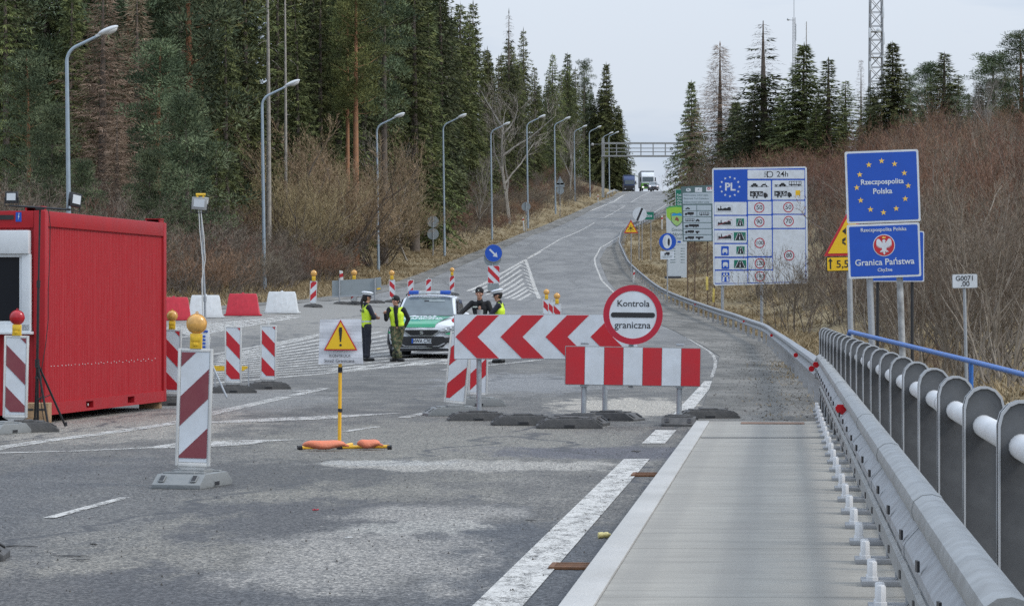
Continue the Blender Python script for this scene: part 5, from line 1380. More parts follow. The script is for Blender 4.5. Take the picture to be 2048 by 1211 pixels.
def suv(root, paint, green=None, plate=None, police=False):
    b = MB()
    ys = lambda d0, d1: [d0, d0, d0 + d1 * .8, d0 + d1, d0 + d1, d0 + d1, d0 + d1 * .9, d0 + d1 * .7, d0 + d1 * .2, d0]
    S = [(ys(0, .24), sec(.78, .24, .74)), (ys(.05, .20), sec(.84, .22, .80)), (ys(.22, .12), sec(.90, .22, .865)), (.7, sec(.92, .22, .95)), (1.15, sec(.92, .22, 1.0)), (2.3, sec(.92, .22, 1.01)), (3.5, sec(.92, .22, 1.02)), (4.15, sec(.89, .24, 1.02)), (4.36, sec(.80, .3, .98))]
    loft(b, S); b.build('body', paint, root, sharp=32)
    b = MB(); sk = lambda w: [(0, .17), (w - .12, .17), (w - .06, .19), (w, .24), (w, .30), (w, .33), (w - .01, .335), (w - .02, .34), (w * .5, .34), (0, .34)]
    loft(b, [(ys(-.012, .24), sk(.80)), (ys(.04, .20), sk(.855)), (ys(.21, .12), sk(.912)), (.7, sk(.93)), (3.5, sk(.93)), (4.3, sk(.86))]); b.build('lower_cladding', M['car_black'], root, sharp=32)
    # cabin: pillars and roof, with glass panes a little proud
    g_ = MB()
    C = [(1.05, .79, 1.0), (1.95, .66, 1.515), (2.6, .66, 1.555), (3.5, .64, 1.53), (4.12, .72, 1.02)]
    L = []
    for i, (y, w, z) in enumerate(C):
        L.append((y, [(0, .98), (.80, .98), (w + (.0 if i in (0, 4) else .025), z - .05 if i not in (0, 4) else z), (w - .05, z), (0, z + (.02 if i not in (0, 4) else .0))]))
    loft(g_, L); g_.build('cabin', paint, root, sharp=32)
    def quad(pts, mt, name, par=None, off=(0, 0, 0)):
        o = MB(); o.add([tuple(Vector(p) + Vector(off)) for p in pts], [tuple(range(len(pts)))]); return o.build(name, mt, par or root)
    gm = M['car_glass']
    def wpt(t, x): return (x, 1.05 + .90 * t, 1.0 + .515 * t)
    quad([wpt(.06, -.73), wpt(.06, .73), wpt(.94, .60), wpt(.94, -.60)], gm, 'windscreen', off=(0, -.012, .02))
    for s in (-1, 1):
        P = [(s * .800, 1.42, 1.05), (s * .81, 2.35, 1.05), (s * .705, 2.35, 1.47), (s * .715, 2.02, 1.46)]
        quad(P if s > 0 else P[::-1], M['glass_dark'], 'side_window', off=(s * .02, 0, 0))
        P = [(s * .81, 2.42, 1.05), (s * .80, 3.45, 1.06), (s * .69, 3.4, 1.44), (s * .705, 2.42, 1.47)]
        quad(P if s > 0 else P[::-1], M['glass_dark'], 'side_window', off=(s * .02, 0, 0))
    for (x, z0, w, h, mt) in ((.22, 1.40, .42, .09, M['pvc']), (-.05, 1.395, .13, .05, M['car_black']), (-.36, 1.12, .2, .22, M['car_black']), (.36, 1.12, .2, .22, M['car_black'])):
        t = (z0 - 1.0) / .515; y = 1.05 + .90 * t - .012; o = MB(); o.box((0, 0, 0), (w, .004, h), T=Matrix.Translation((x, y - .012, z0 + .02)) @ Matrix.Rotation(R(-60), 4, 'X'))
        if mt is M['pvc'] and police: o.build('visor_card', mat('pale_visor_card', (.20, .23, .23), .4, var=.2), root)
        elif mt is not M['pvc'] and z0 > 1.3: o.build('rear_mirror', mt, root)
    if green is not None:
        hp = lambda x, y: (x, y, .80 + .02 + (y - .1) * .20 + .012 * (1 - (x / .8) ** 2))
        L_ = [[(-.60, .076), (-.33, .018), (0, -.004), (.22, .008), (.34, .03)], [(-.62, .12), (-.33, .075), (0, .055), (.22, .065), (.36, .085)], [(-.70, .30), (-.35, .25), (0, .235), (.24, .24), (.44, .27)], [(-.70, .5), (-.35, .5), (0, .5), (.26, .5), (.52, .5)], [(-.73, 1.0), (-.36, 1.0), (0, 1.0), (.36, 1.0), (.70, 1.0)]]
        o = MB(); hz = {.076: .752, .018: .745, -.004: .742, .008: .744, .03: .748, .12: .812, .075: .826, .055: .824, .065: .826, .085: .826, .30: .880, .25: .892, .235: .892, .24: .892, .27: .892, .5: .946, 1.0: 1.020}
        vs = [(x, y, hz[y] + .022 * (1 - abs(x) ** 2) - .003) for row in L_ for x, y in row]
        o.add(vs, [(r_ * 5 + i, r_ * 5 + i + 1, r_ * 5 + 5 + i + 1, r_ * 5 + 5 + i) for r_ in range(4) for i in range(4)]); o.build('bonnet_livery', green, root, sharp=None)
    # nose details
    def prismf(poly, y0, y1, mt, name, par=None):
        o = MB(); A = sum(poly[i][0] * poly[(i + 1) % len(poly)][1] - poly[(i + 1) % len(poly)][0] * poly[i][1] for i in range(len(poly)))
        o.prism(poly if A > 0 else poly[::-1], y0, y1); return o.build(name, mt, par or root)
    prismf([(-.44, .705), (.44, .705), (.47, .66), (.30, .545), (-.30, .545), (-.47, .66)], -.030, .1, M['chrome'], 'grille_rim')
    gk = prismf([(-.415, .69), (.415, .69), (.44, .66), (.285, .56), (-.285, .56), (-.44, .66)], -.040, .0, M['car_black'], 'grille')
    o = MB()
    for i in range(-7, 8):
        for j in range(3):
            x = .055 * i + (.0275 if j % 2 else 0); z = .585 + .037 * j
            if abs(x) < .29 + (z - .56) * .8: o.ring(x, z, .016, .021, -.046, -.040, 6)
    o.build('grille_mesh', M['steel_dark'], gk)
    em = prismf([(-.045, .665), (.045, .665), (.045, .65), (-.02, .65), (.045, .622), (.045, .588), (-.045, .588), (-.045, .603), (.02, .603), (-.045, .632)], -.056, -.046, M['chrome'], 'emblem')
    prismf([(-.56, .535), (.56, .535), (.70, .42), (.56, .27), (-.56, .27), (-.70, .42)], -.026, .12, M['car_black'], 'lower_grille')
    prismf([(-.62, .24), (.62, .24), (.52, .19), (-.52, .19)], -.02, .3, M['car_black'], 'bumper_lip')
    prismf([(-.44, .285), (.44, .285), (.62, .36), (.58, .375), (.42, .30), (-.42, .30), (-.58, .375), (-.62, .36)], -.034, .0, M['chrome'], 'skid_trim')
    for s in (-1, 1):
        o = MB(); P = [(.46, .70, -.0), (.60, .745, .045), (.80, .80, .20), (.86, .79, .27), (.84, .71, .24), (.70, .665, .10), (.49, .655, .0)]
        o.add([(s * x, y - .035, z) for x, z, y in P] + [(s * x, y + .08, z) for x, z, y in P], [tuple(range(7)) if s > 0 else tuple(reversed(range(7)))] + [(i, i + 7, (i + 1) % 7 + 7, (i + 1) % 7) for i in range(7)])
        hl = o.build('headlight', M['headlamp'], root)
        o = MB(); o.ball((s * .62, .045, .705), .038, 10); o.ball((s * .74, .11, .735), .034, 10); o.build('bulb', M['chrome'], hl)
        o = MB(); P = [(.56, .50, .03), (.80, .52, .17), (.85, .47, .22), (.80, .39, .19), (.64, .38, .06)]
        o.add([(s * x, y - .03, z) for x, z, y in P] + [(s * x, y + .1, z) for x, z, y in P], [tuple(range(5)) if s > 0 else tuple(reversed(range(5)))] + [(i, i + 5, (i + 1) % 5 + 5, (i + 1) % 5) for i in range(5)])
        vt = o.build('fog_vent', M['car_black'], root)
        o = MB(); o.ball((s * .73, .115, .445), .04, 10); o.build('fog_light', M['headlamp'], vt)
        if green is not None:
            o = MB(); P = [(.60, .60, -.0), (.80, .655, .13), (.90, .66, .235), (.90, .61, .235), (.74, .57, .085)]
            o.add([(s * x, y - .03, z) for x, z, y in P], [tuple(range(5)) if s > 0 else tuple(reversed(range(5)))]); o.build('wing_livery', green, root)
        o = MB(); o.ball((s * 1.02, 1.32, 1.04), .12, 10, sc=(1, .6, .75)); o.box((s * .90, 1.34, .99), (.16, .05, .04)); mr = o.build('mirror', paint, root, sharp=60)
        o = MB(); o.tube([(s * .62, 1.95, 1.56), (s * .63, 2.2, 1.60), (s * .61, 3.4, 1.58)], .018, 6); o.build('roof_rail', M['car_black'], root)
        for y in (.86, 3.5):
            T = Matrix.Translation((s * .80, y, .34)) @ Matrix.Rotation(R(90), 4, 'Y')
            o = MB(); o.lathe([(.2, -.10), (.30, -.115), (.335, -.09), (.345, 0), (.335, .09), (.30, .115), (.2, .10)], 26, T=T); wh = o.build('wheel', M['tyre'], root, sharp=40)
            o = MB(); o.lathe([(.05, s * .09), (.21, s * .105), (.22, s * .06)], 20, T=T); o.build('rim', M['galv_rail'], wh)
            o = MB(); 
            pts = [(s * .915, y + .40 * math.cos(PI * k / 10), .34 + .40 * math.sin(PI * k / 10)) for k in range(11)]
            o.tube(pts, .045, 6); o.build('arch_trim', M['car_black'], root)
    if plate:
        pl = prismf([(-.26, .365), (.26, .365), (.26, .478), (-.26, .478)], -.052, -.03, wf, 'number_plate')
        prismf([(-.26, .365), (-.215, .365), (-.215, .478), (-.26, .478)], -.056, -.052, M['blue'], 'plate_band', pl)
        text(plate, .125, .025, .421, -.0565, M['black'], pl, sx=.82, bold=.002)
        prismf([(.13, .27), (.29, .27), (.29, .36), (.13, .36)], -.06, -.03, M['steel_dark'], 'tow_cover')
    if police:
        o = MB(); o.box((0, 2.06, 1.625), (1.10, .30, .07)); lbx = o.build('light_bar', M['pvc'], root, bevel=.02)
        for s in (-1, 1): o = MB(); o.box((s * .42, 2.06, 1.63), (.27, .32, .10)); o.build('beacon', M['beacon_blue'], lbx, bevel=.02)
        for x in (-.14, .12): o = MB(); o.box((x, 1.905, 1.63), (.12, .02, .05)); o.build('work_lamp', M['led'], lbx)
        th = R(-76)
        T = Matrix.Translation((-.06, .62, .988)) @ Matrix.Rotation(th, 4, 'X')
        text('STRAŻ', .16, .10, .12, -.006, wf, root, T=T, bold=.006, sx=1.15); text('GRANICZNA', .17, .0, -.08, -.006, wf, root, T=T, bold=.006, sx=1.12)
        o = MB(); T2 = T @ Matrix.Translation((-.22, -.006, .16))
        o.prism([(-.16, -.02), (-.02, -.06), (.16, .02), (.05, .03), (.02, .07), (-.06, .04)], -.002, .002, T=T2); o.build('crest_mark', wf, root)
    for s in (-.3, .32):
        o = MB(); o.tube([(s, 1.10, 1.035), (s + .42, 1.16, 1.075)], .009, 5); o.build('wiper', M['car_black'], root)
    # cabin interior hints behind the glass
    return root
CARY = 80.5
cx0 = W(843.5, 712, CARY)
car = thing('patrol_car', 'white border guard car with green bonnet lettering and blue roof light bar, parked on hatching', 'car', (cx0.x, CARY, zg(cx0.x, CARY) + .005), math.radians(-4.5))
car.scale = (1, 1, 1.05)
suv(car, M['car_white'], M['car_green'], 'HWA C702', True)
# ------------------------------------------------------------------ far traffic on the crest
tk = thing('truck', 'white box lorry with a green lower cab coming over the crest of the hill', 'truck', W(1296, 381.5, 596))
tw = 1.27
M['truck_white'] = mat('truck_white_paint', (.60, .62, .63), .35, var=.06); M['truck_green'] = mat('truck_green_paint', (.16, .38, .06), .35, var=.06)
M['trailer_grey'] = mat('grey_trailer_tarp', (.22, .24, .26), .6, var=.1); M['truck_blue'] = mat('dark_blue_truck_paint', (.025, .045, .12), .45, var=.1)
M['lamp_on'] = mat('lit_headlight', (.9, .85, .85), .2, emit=(1.0, .86, .86), estr=1.2)
def truck(root, cabm, lowm, boxm, lit=False, L=12.0):
    b = MB(); b.box((-.0, 2.6 + L / 2, 2.5), (2.56, L, 2.95)); b.build('box_body', boxm, root, bevel=.05)
    b = MB(); b.prof([(0, .9), (2.2, .9), (2.2, 3.55), (1.2, 3.62), (.35, 3.1), (.06, 2.75), (-.02, 1.7)], -1.22, 1.22); b.build('cab', cabm, root, bevel=.06)
    b = MB(); b.prof([(-.05, .45), (2.2, .45), (2.2, 1.5), (-.05, 1.5)], -1.24, 1.24); b.build('bumper', lowm, root, bevel=.05)
    b = MB(); b.add([(-1.06, -.05, 1.78), (1.06, -.05, 1.78), (1.02, .03, 2.68), (-1.02, .03, 2.68)], [(0, 1, 2, 3)]); b.build('windscreen', M['car_glass'], root)
    b = MB(); b.box((0, -.06, 1.05), (1.7, .04, .62)); b.build('grille', M['car_black'], root)
    for s in (-1, 1):
        b = MB(); b.box((s * .95, -.08, .72), (.34, .05, .22)); b.build('headlight', M['lamp_on'] if lit else M['headlamp'], root)
        b = MB(); b.box((s * 1.42, .25, 2.2), (.22, .14, .75)); b.build('mirror', M['car_black'], root)
        for y in (1.0, 9.5, 11):
            b = MB(); T = Matrix.Translation((s * 1.05, y, .5)) @ Matrix.Rotation(R(90), 4, 'Y'); b.lathe([(.25, -.15), (.5, -.15), (.5, .15), (.25, .15)], 18, T=T); b.build('wheel', M['tyre'], root)
truck(tk, M['truck_white'], M['truck_green'], M['trailer_grey'], True)
t2 = thing('truck', 'dark blue lorry half hidden by the pale hilltop guardrail', 'truck', W(1259, 384, 590)); truck(t2, M['truck_blue'], M['car_black'], M['truck_blue'], False, 5)
t2.scale = (.84, .84, .84)
c2 = thing('silver_car', 'silver car with headlights on driving in front of the white lorry', 'car', W(1307.5, 380, 570), 0)
suv(c2, mat('silver_car_paint', (.40, .42, .44), .3, .3, var=.05, coat=.4))
for s in (-1, 1):
    o = MB(); o.ball((s * .68, .02, .71), .11, 8); o.build('headlight_glow', M['lamp_on'], c2)
# ------------------------------------------------------------------ people
def camo():
    m, b, l = new_mat('woodland_camouflage'); pos = nd(m, 'ShaderNodeTexCoord').outputs['Object']
    a = noise_node(m, pos, 11, 3, .6); c = noise_node(m, mapping(m, pos, loc=(5, 3, 1)), 16, 3, .6); d = noise_node(m, mapping(m, pos, loc=(1, 8, 4)), 13, 3, .6)
    col = mixc(m, rng(m, a, .47, .50), (.085, .085, .04), (.035, .055, .025))
    col = mixc(m, rng(m, c, .53, .55), col, (.14, .115, .06)); col = mixc(m, rng(m, d, .56, .58), col, (.012, .012, .01))
    l.new(col, b.inputs['Base Color']); b.inputs['Roughness'].default_value = .9
    return m
M['camo'] = camo()
M['hivis'] = mat('high_visibility_yellow', (.60, .80, .03), .6, var=.12, scale=7, bump=.4, bscale=9)
M['navy'] = mat('navy_uniform_cloth', (.014, .016, .026), .85, var=.25, scale=9, bump=.4, bscale=12)
M['black_cloth'] = mat('black_uniform_cloth', (.012, .012, .014), .85, var=.3, scale=9, bump=.4, bscale=12)
M['boot'] = mat('black_boot_leather', (.012, .012, .012), .5, var=.2)
M['skin'] = mat('skin', (.42, .22, .15), .5, var=.1, scale=12)
M['hair'] = mat('dark_hair', (.012, .009, .008), .6, var=.3)
M['cap_white'] = mat('white_cap_cover', (.72, .74, .78), .5, var=.04)
M['reflex'] = mat('silver_reflective_band', (.52, .56, .50), .35, var=.08)
M['red_cloth'] = mat('red_work_glove', (.38, .02, .035), .7, var=.15)
def blob(caps, name, mt, parent, voxel=.011, smooth=4):
    mb = MB()
    for c in caps:
        p, q, r0, r1 = Vector(c[0]), Vector(c[1]), c[2], c[3]
        fl = c[4] if len(c) > 4 else 1.0
        if (q - p).length < 1e-4: q = p + Vector((0, 0, 1e-3))
        d = (q - p).normalized()
        pts = []; rs = []
        for k in range(6): a = PI / 2 * (1 - k / 6); pts.append(p - d * (r0 * math.sin(a))); rs.append(max(1e-3, r0 * math.cos(a)))
        for k in range(5): t = k / 4; pts.append(p.lerp(q, t)); rs.append(r0 + (r1 - r0) * t)
        for k in range(1, 7): a = PI / 2 * k / 6; pts.append(q + d * (r1 * math.sin(a))); rs.append(max(1e-3, r1 * math.cos(a)))
        i0 = len(mb.v); mb.tube(pts, rs, 12)
        if fl != 1.0:
            cy = (p.y + q.y) / 2
            for i in range(i0, len(mb.v)): mb.v[i].y = cy + (mb.v[i].y - cy) * fl
    o = mb.build(name, mt, None, sharp=None)
    md = o.modifiers.new('r', 'REMESH'); md.mode = 'VOXEL'; md.voxel_size = voxel; md.use_smooth_shade = True
    sm = o.modifiers.new('s', 'SMOOTH'); sm.iterations = smooth; sm.factor = .5
    me = bpy.data.meshes.new_from_object(o.evaluated_get(bpy.context.evaluated_depsgraph_get()))
    me.name = name; old = o.data; o.modifiers.clear(); o.data = me; bpy.data.meshes.remove(old)
    me.polygons.foreach_set('use_smooth', [True] * len(me.polygons))
    if not me.materials: me.materials.append(mt)
    o.parent = parent
    return o
def V(*a): return Vector(a)
def hand(caps, wrist, elbow, side, curl=.5, facing=V(0, -1, 0)):
    d = (wrist - elbow).normalized(); side_v = d.cross(facing)
    side_v = side_v.normalized() * side if side_v.length > .1 else V(side, 0, 0)
    n = d.cross(side_v).normalized()
    if n.dot(facing) < 0: n = -n
    for k in range(4): caps.append((wrist, wrist + d * .075 + side_v * (.027 - .018 * k), .018, .014))
    for k, L in enumerate((.068, .078, .072, .055)):
        a = wrist + d * .085 + side_v * (.030 - .020 * k); b_ = a + d * L * .5 + n * L * .22 * curl; c = b_ + d * L * .38 * (1 - .4 * curl) + n * L * .5 * curl
        caps.append((a, b_, .0095, .009)); caps.append((b_, c, .009, .008))
    a = wrist + d * .02 + side_v * .028; b_ = a + d * .035 + side_v * .028 + n * .01; c = b_ + d * .03 + side_v * .006 + n * .012
    caps.append((a, b_, .013, .011)); caps.append((b_, c, .011, .009))
def head(caps, c, f, up=V(0, 0, 1)):
    "c = middle of the head, f = the way the face looks"
    f = f.normalized(); s = f.cross(up).normalized()
    caps += [(c + up * .035 - f * .018, c + up * .03 + f * .012, .088, .082), (c - up * .02 + f * .018, c - up * .078 + f * .042, .068, .042), (c - up * .03, c - up * .03 + f * .03, .07, .06),
             (c + f * .085 + up * .012, c + f * .108 - up * .022, .010, .016), (c + f * .085 + up * .035 + s * .03, c + f * .085 + up * .035 - s * .03, .012, .012), (c + f * .082 - up * .057 + s * .014, c + f * .082 - up * .057 - s * .014, .010, .010), (c + f * .074 - up * .088, c + f * .07 - up * .092, .018, .018)]
    for k in (-1, 1): caps += [(c + s * .083 * k + up * .02 - f * .01, c + s * .086 * k - up * .025 - f * .004, .016, .012), (c + s * .045 * k + f * .055 - up * .02, c + s * .04 * k + f * .05 - up * .03, .03, .025)]
def eyes(parent, c, f, up=V(0, 0, 1)):
    f = f.normalized(); s = f.cross(up).normalized()
    for k in (-1, 1):
        b = MB(); b.ball(c + f * .088 + up * .014 + s * .031 * k, .011, 8); b.build('eye', M['glass_dark'], parent, sharp=60)
def limbs(caps, a, b_, c, r0, r1, r2): caps += [(a, b_, r0, r1), (b_, c, r1, r2)]
def person(label, loc, rz, J, top, legs, vest=None, hat='cap', glove=None, scale=1.0, face=V(0, -1, 0), group=None, curl=.5, hand_face=V(0, -1, 0), ponytail=False, short=False):
    r = thing('person', label, 'person', loc, rz, group); r.scale = (scale,) * 3
    hd = J['head']; nk = J['neck']
    B = []
    head(B, hd, face); B.append((nk - V(0, 0, .06), hd - V(0, 0, .06), .058, .056))
    B.append((J['pelvis'], J['chest'], .10, .12, .8))
    for s, k in ((-1, 'l'), (1, 'r')):
        B.append((J['chest'] + V(0, 0, .05), J['sh' + k], .09, .05, .8))
        limbs(B, J['sh' + k], J['el' + k], J['wr' + k], .047, .038, .028)
        hand(B, J['wr' + k], J['el' + k], s, curl, hand_face)
        limbs(B, J['hp' + k], J['kn' + k], J['an' + k], .075, .05, .04); B.append((J['pelvis'], J['hp' + k], .09, .08))
        B.append((J['an' + k], J['an' + k] + V(0, 0, -.03), .04, .03))
    body = blob(B, 'body', M['skin'], r, .0075, 2)
    if J.get('eyes', True): eyes(body, hd, face)
    T = []
    T += [(J['pelvis'] + V(-.055, 0, .03), J['waist'] + V(-.055, 0, 0), .105, .098, .85), (J['pelvis'] + V(.055, 0, .03), J['waist'] + V(.055, 0, 0), .105, .098, .85),
          (J['waist'] + V(-.05, 0, 0), J['chest'] + V(-.075, 0, 0), .105, .118, .85), (J['waist'] + V(.05, 0, 0), J['chest'] + V(.075, 0, 0), .105, .118, .85),
          (J['chest'] + V(-.06, 0, .08), J['shl'] + V(.02, 0, -.01), .10, .066, .85), (J['chest'] + V(.06, 0, .08), J['shr'] + V(-.02, 0, -.01), .10, .066, .85), (nk - V(0, 0, .05), nk + V(0, 0, .015), .085, .066)]
    for k in 'lr':
        limbs(T, J['sh' + k], J['el' + k], J['wr' + k] + (J['el' + k] - J['wr' + k]) * .06, .070, .057, .044)
        m_ = J['el' + k]; T.append((m_, m_ + V(.0, .012, -.01), .060, .052))
    blob(T, 'jacket', top, r, .0115, 3)
    T = []
    for k, s in (('l', -1), ('r', 1)):
        limbs(T, J['hp' + k], J['kn' + k], J['an' + k] + V(0, 0, .04), .105, .080, .072)
        T.append((J['pelvis'] + V(s * .03, 0, .06), J['hp' + k], .115, .105, .9)); m_ = J['an' + k] + V(0, 0, .07); T.append((m_, m_ + V(0, 0, .05), .082, .07)); m_ = J['kn' + k]; T.append((m_, m_ + V(0, -.015, .02), .083, .08))
    blob(T, 'trousers', legs, r, .0115, 3)
    for k in 'lr':
        d = (J['to' + k] - J['an' + k]); d.z = 0; d.normalize(); a = J['an' + k]; g0 = a.z - .085
        blob([(V(a.x, a.y, g0 + .05) - d * .04, V(a.x, a.y, g0 + .045) + d * .15, .052, .044), (a + V(0, 0, .07), V(a.x, a.y, g0 + .06), .058, .055), (V(a.x, a.y, g0 + .03) - d * .05, V(a.x, a.y, g0 + .03) + d * .17, .032, .032)], 'boot', M['boot'], r, .010, 2)
    if vest:
        T = [(J['pelvis'] + V(-.06, 0, vest.get('low', .02)), J['waist'] + V(-.06, 0, 0), .125, .118, .88), (J['pelvis'] + V(.06, 0, vest.get('low', .02)), J['waist'] + V(.06, 0, 0), .125, .118, .88),
             (J['waist'] + V(-.06, 0, 0), J['chest'] + V(-.075, 0, 0), .118, .130, .88), (J['waist'] + V(.06, 0, 0), J['chest'] + V(.075, 0, 0), .118, .130, .88),
             (J['chest'] + V(-.06, 0, .09), J['shl'] + V(.045, 0, .015), .11, .062, .85), (J['chest'] + V(.06, 0, .09), J['shr'] + V(-.045, 0, .015), .11, .062, .85)]
        vo = blob(T, 'vest', M['hivis'], r, .0115, 3)
        for zz in vest.get('bands', ()):
            b = MB(); n = 28; c = J['waist']; vs = []; fs = []
            for dz in (-.022, .022): vs += [(c.x + (.188 + vest.get('bw', 0)) * math.cos(2 * PI * q / n), c.y + (.118 + vest.get('bw', 0)) * math.sin(2 * PI * q / n), c.z + zz + dz) for q in range(n)]
            for q in range(n): fs.append((q, (q + 1) % n, n + (q + 1) % n, n + q))
            b.add(vs, fs); b.build('reflective_band', M['reflex'], vo, sharp=None)
        if vest.get('open'):
            c, w, p = J['chest'], J['waist'], J['pelvis']
            blob([(nk + V(0, -.055, -.02), c + V(0, -.075, 0), .07, .058), (c + V(0, -.075, 0), p + V(.0, -.075, .05), .058, .055)], 'jacket_front', top, r, .0115, 3)
            b = MB(); b.box(w + V(0, -.135, .0), (.12, .012, .022)); b.build('vest_strap', M['black_cloth'], vo)
    if hat == 'cap':
        T = Matrix.Translation(hd) @ face.to_track_quat('-Y', 'Z').to_matrix().to_4x4() @ Matrix.Rotation(R(7), 4, 'X')
        b = MB(); b.lathe([(.101, .045), (.104, .075), (.122, .11), (.150, .135), (.146, .152), (.10, .168), (.01, .172)], 24, T=T @ Matrix.Translation((0, .0, 0)) @ Matrix.Diagonal((1, 1.08, 1, 1))); cp = b.build('cap', M['cap_white'], r, sharp=50)
        b = MB(); b.lathe([(.103, .038), (.106, .04), (.107, .085), (.103, .086)], 24, T=T @ Matrix.Diagonal((1, 1.08, 1, 1))); b.build('cap_band', M['navy'], cp)
        b = MB(); n = 12; vs = []
        for q in range(n + 1):
            a = PI + PI * (.12 + .76 * q / n); vs += [(.100 * math.cos(a), .108 * math.sin(a), .045), (.118 * math.cos(a), .165 * math.sin(a), .018)]
        b.add(vs, [(2 * q, 2 * q + 2, 2 * q + 3, 2 * q + 1) for q in range(n)], T=T); b.add([Vector(v) + Vector((0, 0, .004)) for v in vs], [(2 * q, 2 * q + 1, 2 * q + 3, 2 * q + 2) for q in range(n)], T=T); b.build('cap_peak', M['glass_dark'], cp)
        f = face.normalized()
        blob([(hd - f * .03 + V(0, 0, .045), hd - f * (.03 if short else .045) - V(0, 0, -.005 if short else .03), .089 if short else .093, .078 if short else .075)], 'hair', M['hair'], r, .010, 2)
        if ponytail: blob([(hd - f * .11 + V(0, 0, .0), hd - f * .15 - V(0, 0, .10), .040, .036), (hd - f * .15 - V(0, 0, .10), hd - f * .14 - V(0, 0, .27), .036, .016)], 'ponytail', M['hair'], r, .010, 2)
    else:
        f = face.normalized()
        blob([(hd + V(0, 0, .055) - f * .02, hd + V(0, 0, .065) + f * .002, .106, .102), (hd + V(0, 0, .02) - f * .035, hd + V(0, 0, .0) - f * .04, .098, .086)], 'beanie', M['black_cloth'], r, .010, 2)
        b = MB(); b.box((0, 0, 0), (.03, .004, .035), T=Matrix.Translation(hd + V(0, 0, .09) + f * .104) @ f.to_track_quat('-Y', 'Z').to_matrix().to_4x4()); b.build('badge', M['reflex'], r)
    if glove:
        for k in glove:
            d = (J['wr' + k] - J['el' + k]).normalized(); G_ = []
            s = -1 if k == 'l' else 1; hand(G_, J['wr' + k], J['el' + k], s, curl, hand_face)
            G_ = [(a, b_, r0 + .006, r1 + .006) for a, b_, r0, r1 in G_]; G_.append((J['wr' + k] - d * .04, J['wr' + k], .042, .036)); blob(G_, 'glove', M['red_cloth'], r, .008, 1)
    return r, body
def base_pose():
    return dict(pelvis=V(0, 0, .97), waist=V(0, .0, 1.10), chest=V(0, 0, 1.28), neck=V(0, .005, 1.49), head=V(0, -.01, 1.655),
                shl=V(-.195, 0, 1.42), shr=V(.195, 0, 1.42), ell=V(-.25, .03, 1.14), elr=V(.25, .03, 1.14), wrl=V(-.24, -.08, .92), wrr=V(.24, -.08, .92),
                hpl=V(-.10, 0, .92), hpr=V(.10, 0, .92), knl=V(-.11, -.02, .50), knr=V(.11, -.02, .50), anl=V(-.12, .02, .09), anr=V(.12, .02, .09), tol=V(-.14, -.12, .05), tor=V(.14, -.12, .05))
# policewoman: seen from behind her left shoulder, looking to the right of the picture
J = base_pose(); J.update(ell=V(-.235, -.13, 1.14), wrl=V(.0, -.225, 1.19), elr=V(.225, -.14, 1.13), wrr=V(-.02, -.235, 1.13), anl=V(-.085, .01, .09), anr=V(.085, .03, .09), knl=V(-.09, -.01, .5), knr=V(.09, 0, .5))
p1 = Vector((W(733, 722, 77.3).x, 77.3, .005)); p1.z = zg(p1.x, p1.y) + .004
r1, b1 = person('policewoman in white cap and yellow vest with a dark ponytail, arms folded', p1, R(112), J, M['navy'], M['navy'], dict(bands=(-.06,), low=.0), 'cap', scale=.95, face=V(.05, -1, 0), ponytail=True, curl=.8)
text('POLICJA', .085, 0, 1.315, 0, M['navy'], r1, T=Matrix.Translation((0, .128, 0)) @ Matrix.Rotation(PI, 4, 'Z'), bold=.003)
b = MB(); b.box((-.125, -.045, .86), (.03, .08, .02)); b.build('trouser_patch', M['reflex'], r1)
# soldier leaning on the car: crossed boots, one hand raised
J = base_pose(); J.update(pelvis=V(.02, .0, .93), waist=V(.01, -.01, 1.06), chest=V(-.005, -.02, 1.24), neck=V(-.01, -.03, 1.44), head=V(-.02, -.05, 1.595), shl=V(-.20, -.02, 1.375), shr=V(.185, -.02, 1.375),
    ell=V(-.27, -.08, 1.12), wrl=V(-.265, -.27, 1.27), elr=V(.30, .10, 1.13), wrr=V(.20, .06, .91), hpl=V(-.08, 0, .88), hpr=V(.12, 0, .88), knl=V(-.04, -.10, .49), knr=V(.07, -.04, .48), anl=V(.10, -.20, .09), anr=V(-.04, -.08, .09), tol=V(.24, -.32, .05), tor=V(-.12, -.22, .05))
p2 = Vector((W(793, 719, 77).x, 77.1, .005)); p2.z = zg(p2.x, p2.y) + .004
r2, b2 = person('soldier in black beanie, open yellow vest and camouflage trousers leaning on the car', p2, R(-6), J, M['black_cloth'], M['camo'], dict(open=True, bands=(), low=.06), 'beanie', scale=.94, face=V(-.55, -.8, 0), curl=.9, hand_face=V(.3, -1, 0))
# officer in black behind the chevrons, hand on the car wing
J = base_pose(); J.update(ell=V(-.40, -.10, 1.22), wrl=V(-.56, -.24, 1.06), elr=V(.30, -.05, 1.15), wrr=V(.16, -.22, 1.04), waist=V(.01, 0, 1.1), neck=V(0, -.03, 1.49), head=V(-.01, -.06, 1.65))
p3 = Vector((W(960, 712, 77).x, 77.0, .005)); p3.z = zg(p3.x, p3.y) + .004
r3, b3 = person('man in black uniform and beanie facing the camera, red glove on the car', p3, R(-4), J, M['black_cloth'], M['black_cloth'], None, 'beanie', scale=1.035, face=V(-.1, -1, -.12), glove='l', curl=.6)
b = MB(); b.box((-.11, -.118, 1.33), (.11, .012, .03)); b.build('name_patch', M['reflex'], r3)
for s in (-1, 1): b = MB(); b.box((s * .085, -.122, 1.17), (.12, .03, .13)); b.build('chest_pouch', M['black_cloth'], r3, bevel=.01)
b = MB(); b.lathe([(.035, 0), (.037, .11), (.034, .112)], 14, T=Matrix.Translation((.10, -.27, 1.03))); b.build('tin_mug', M['chrome'], r3)
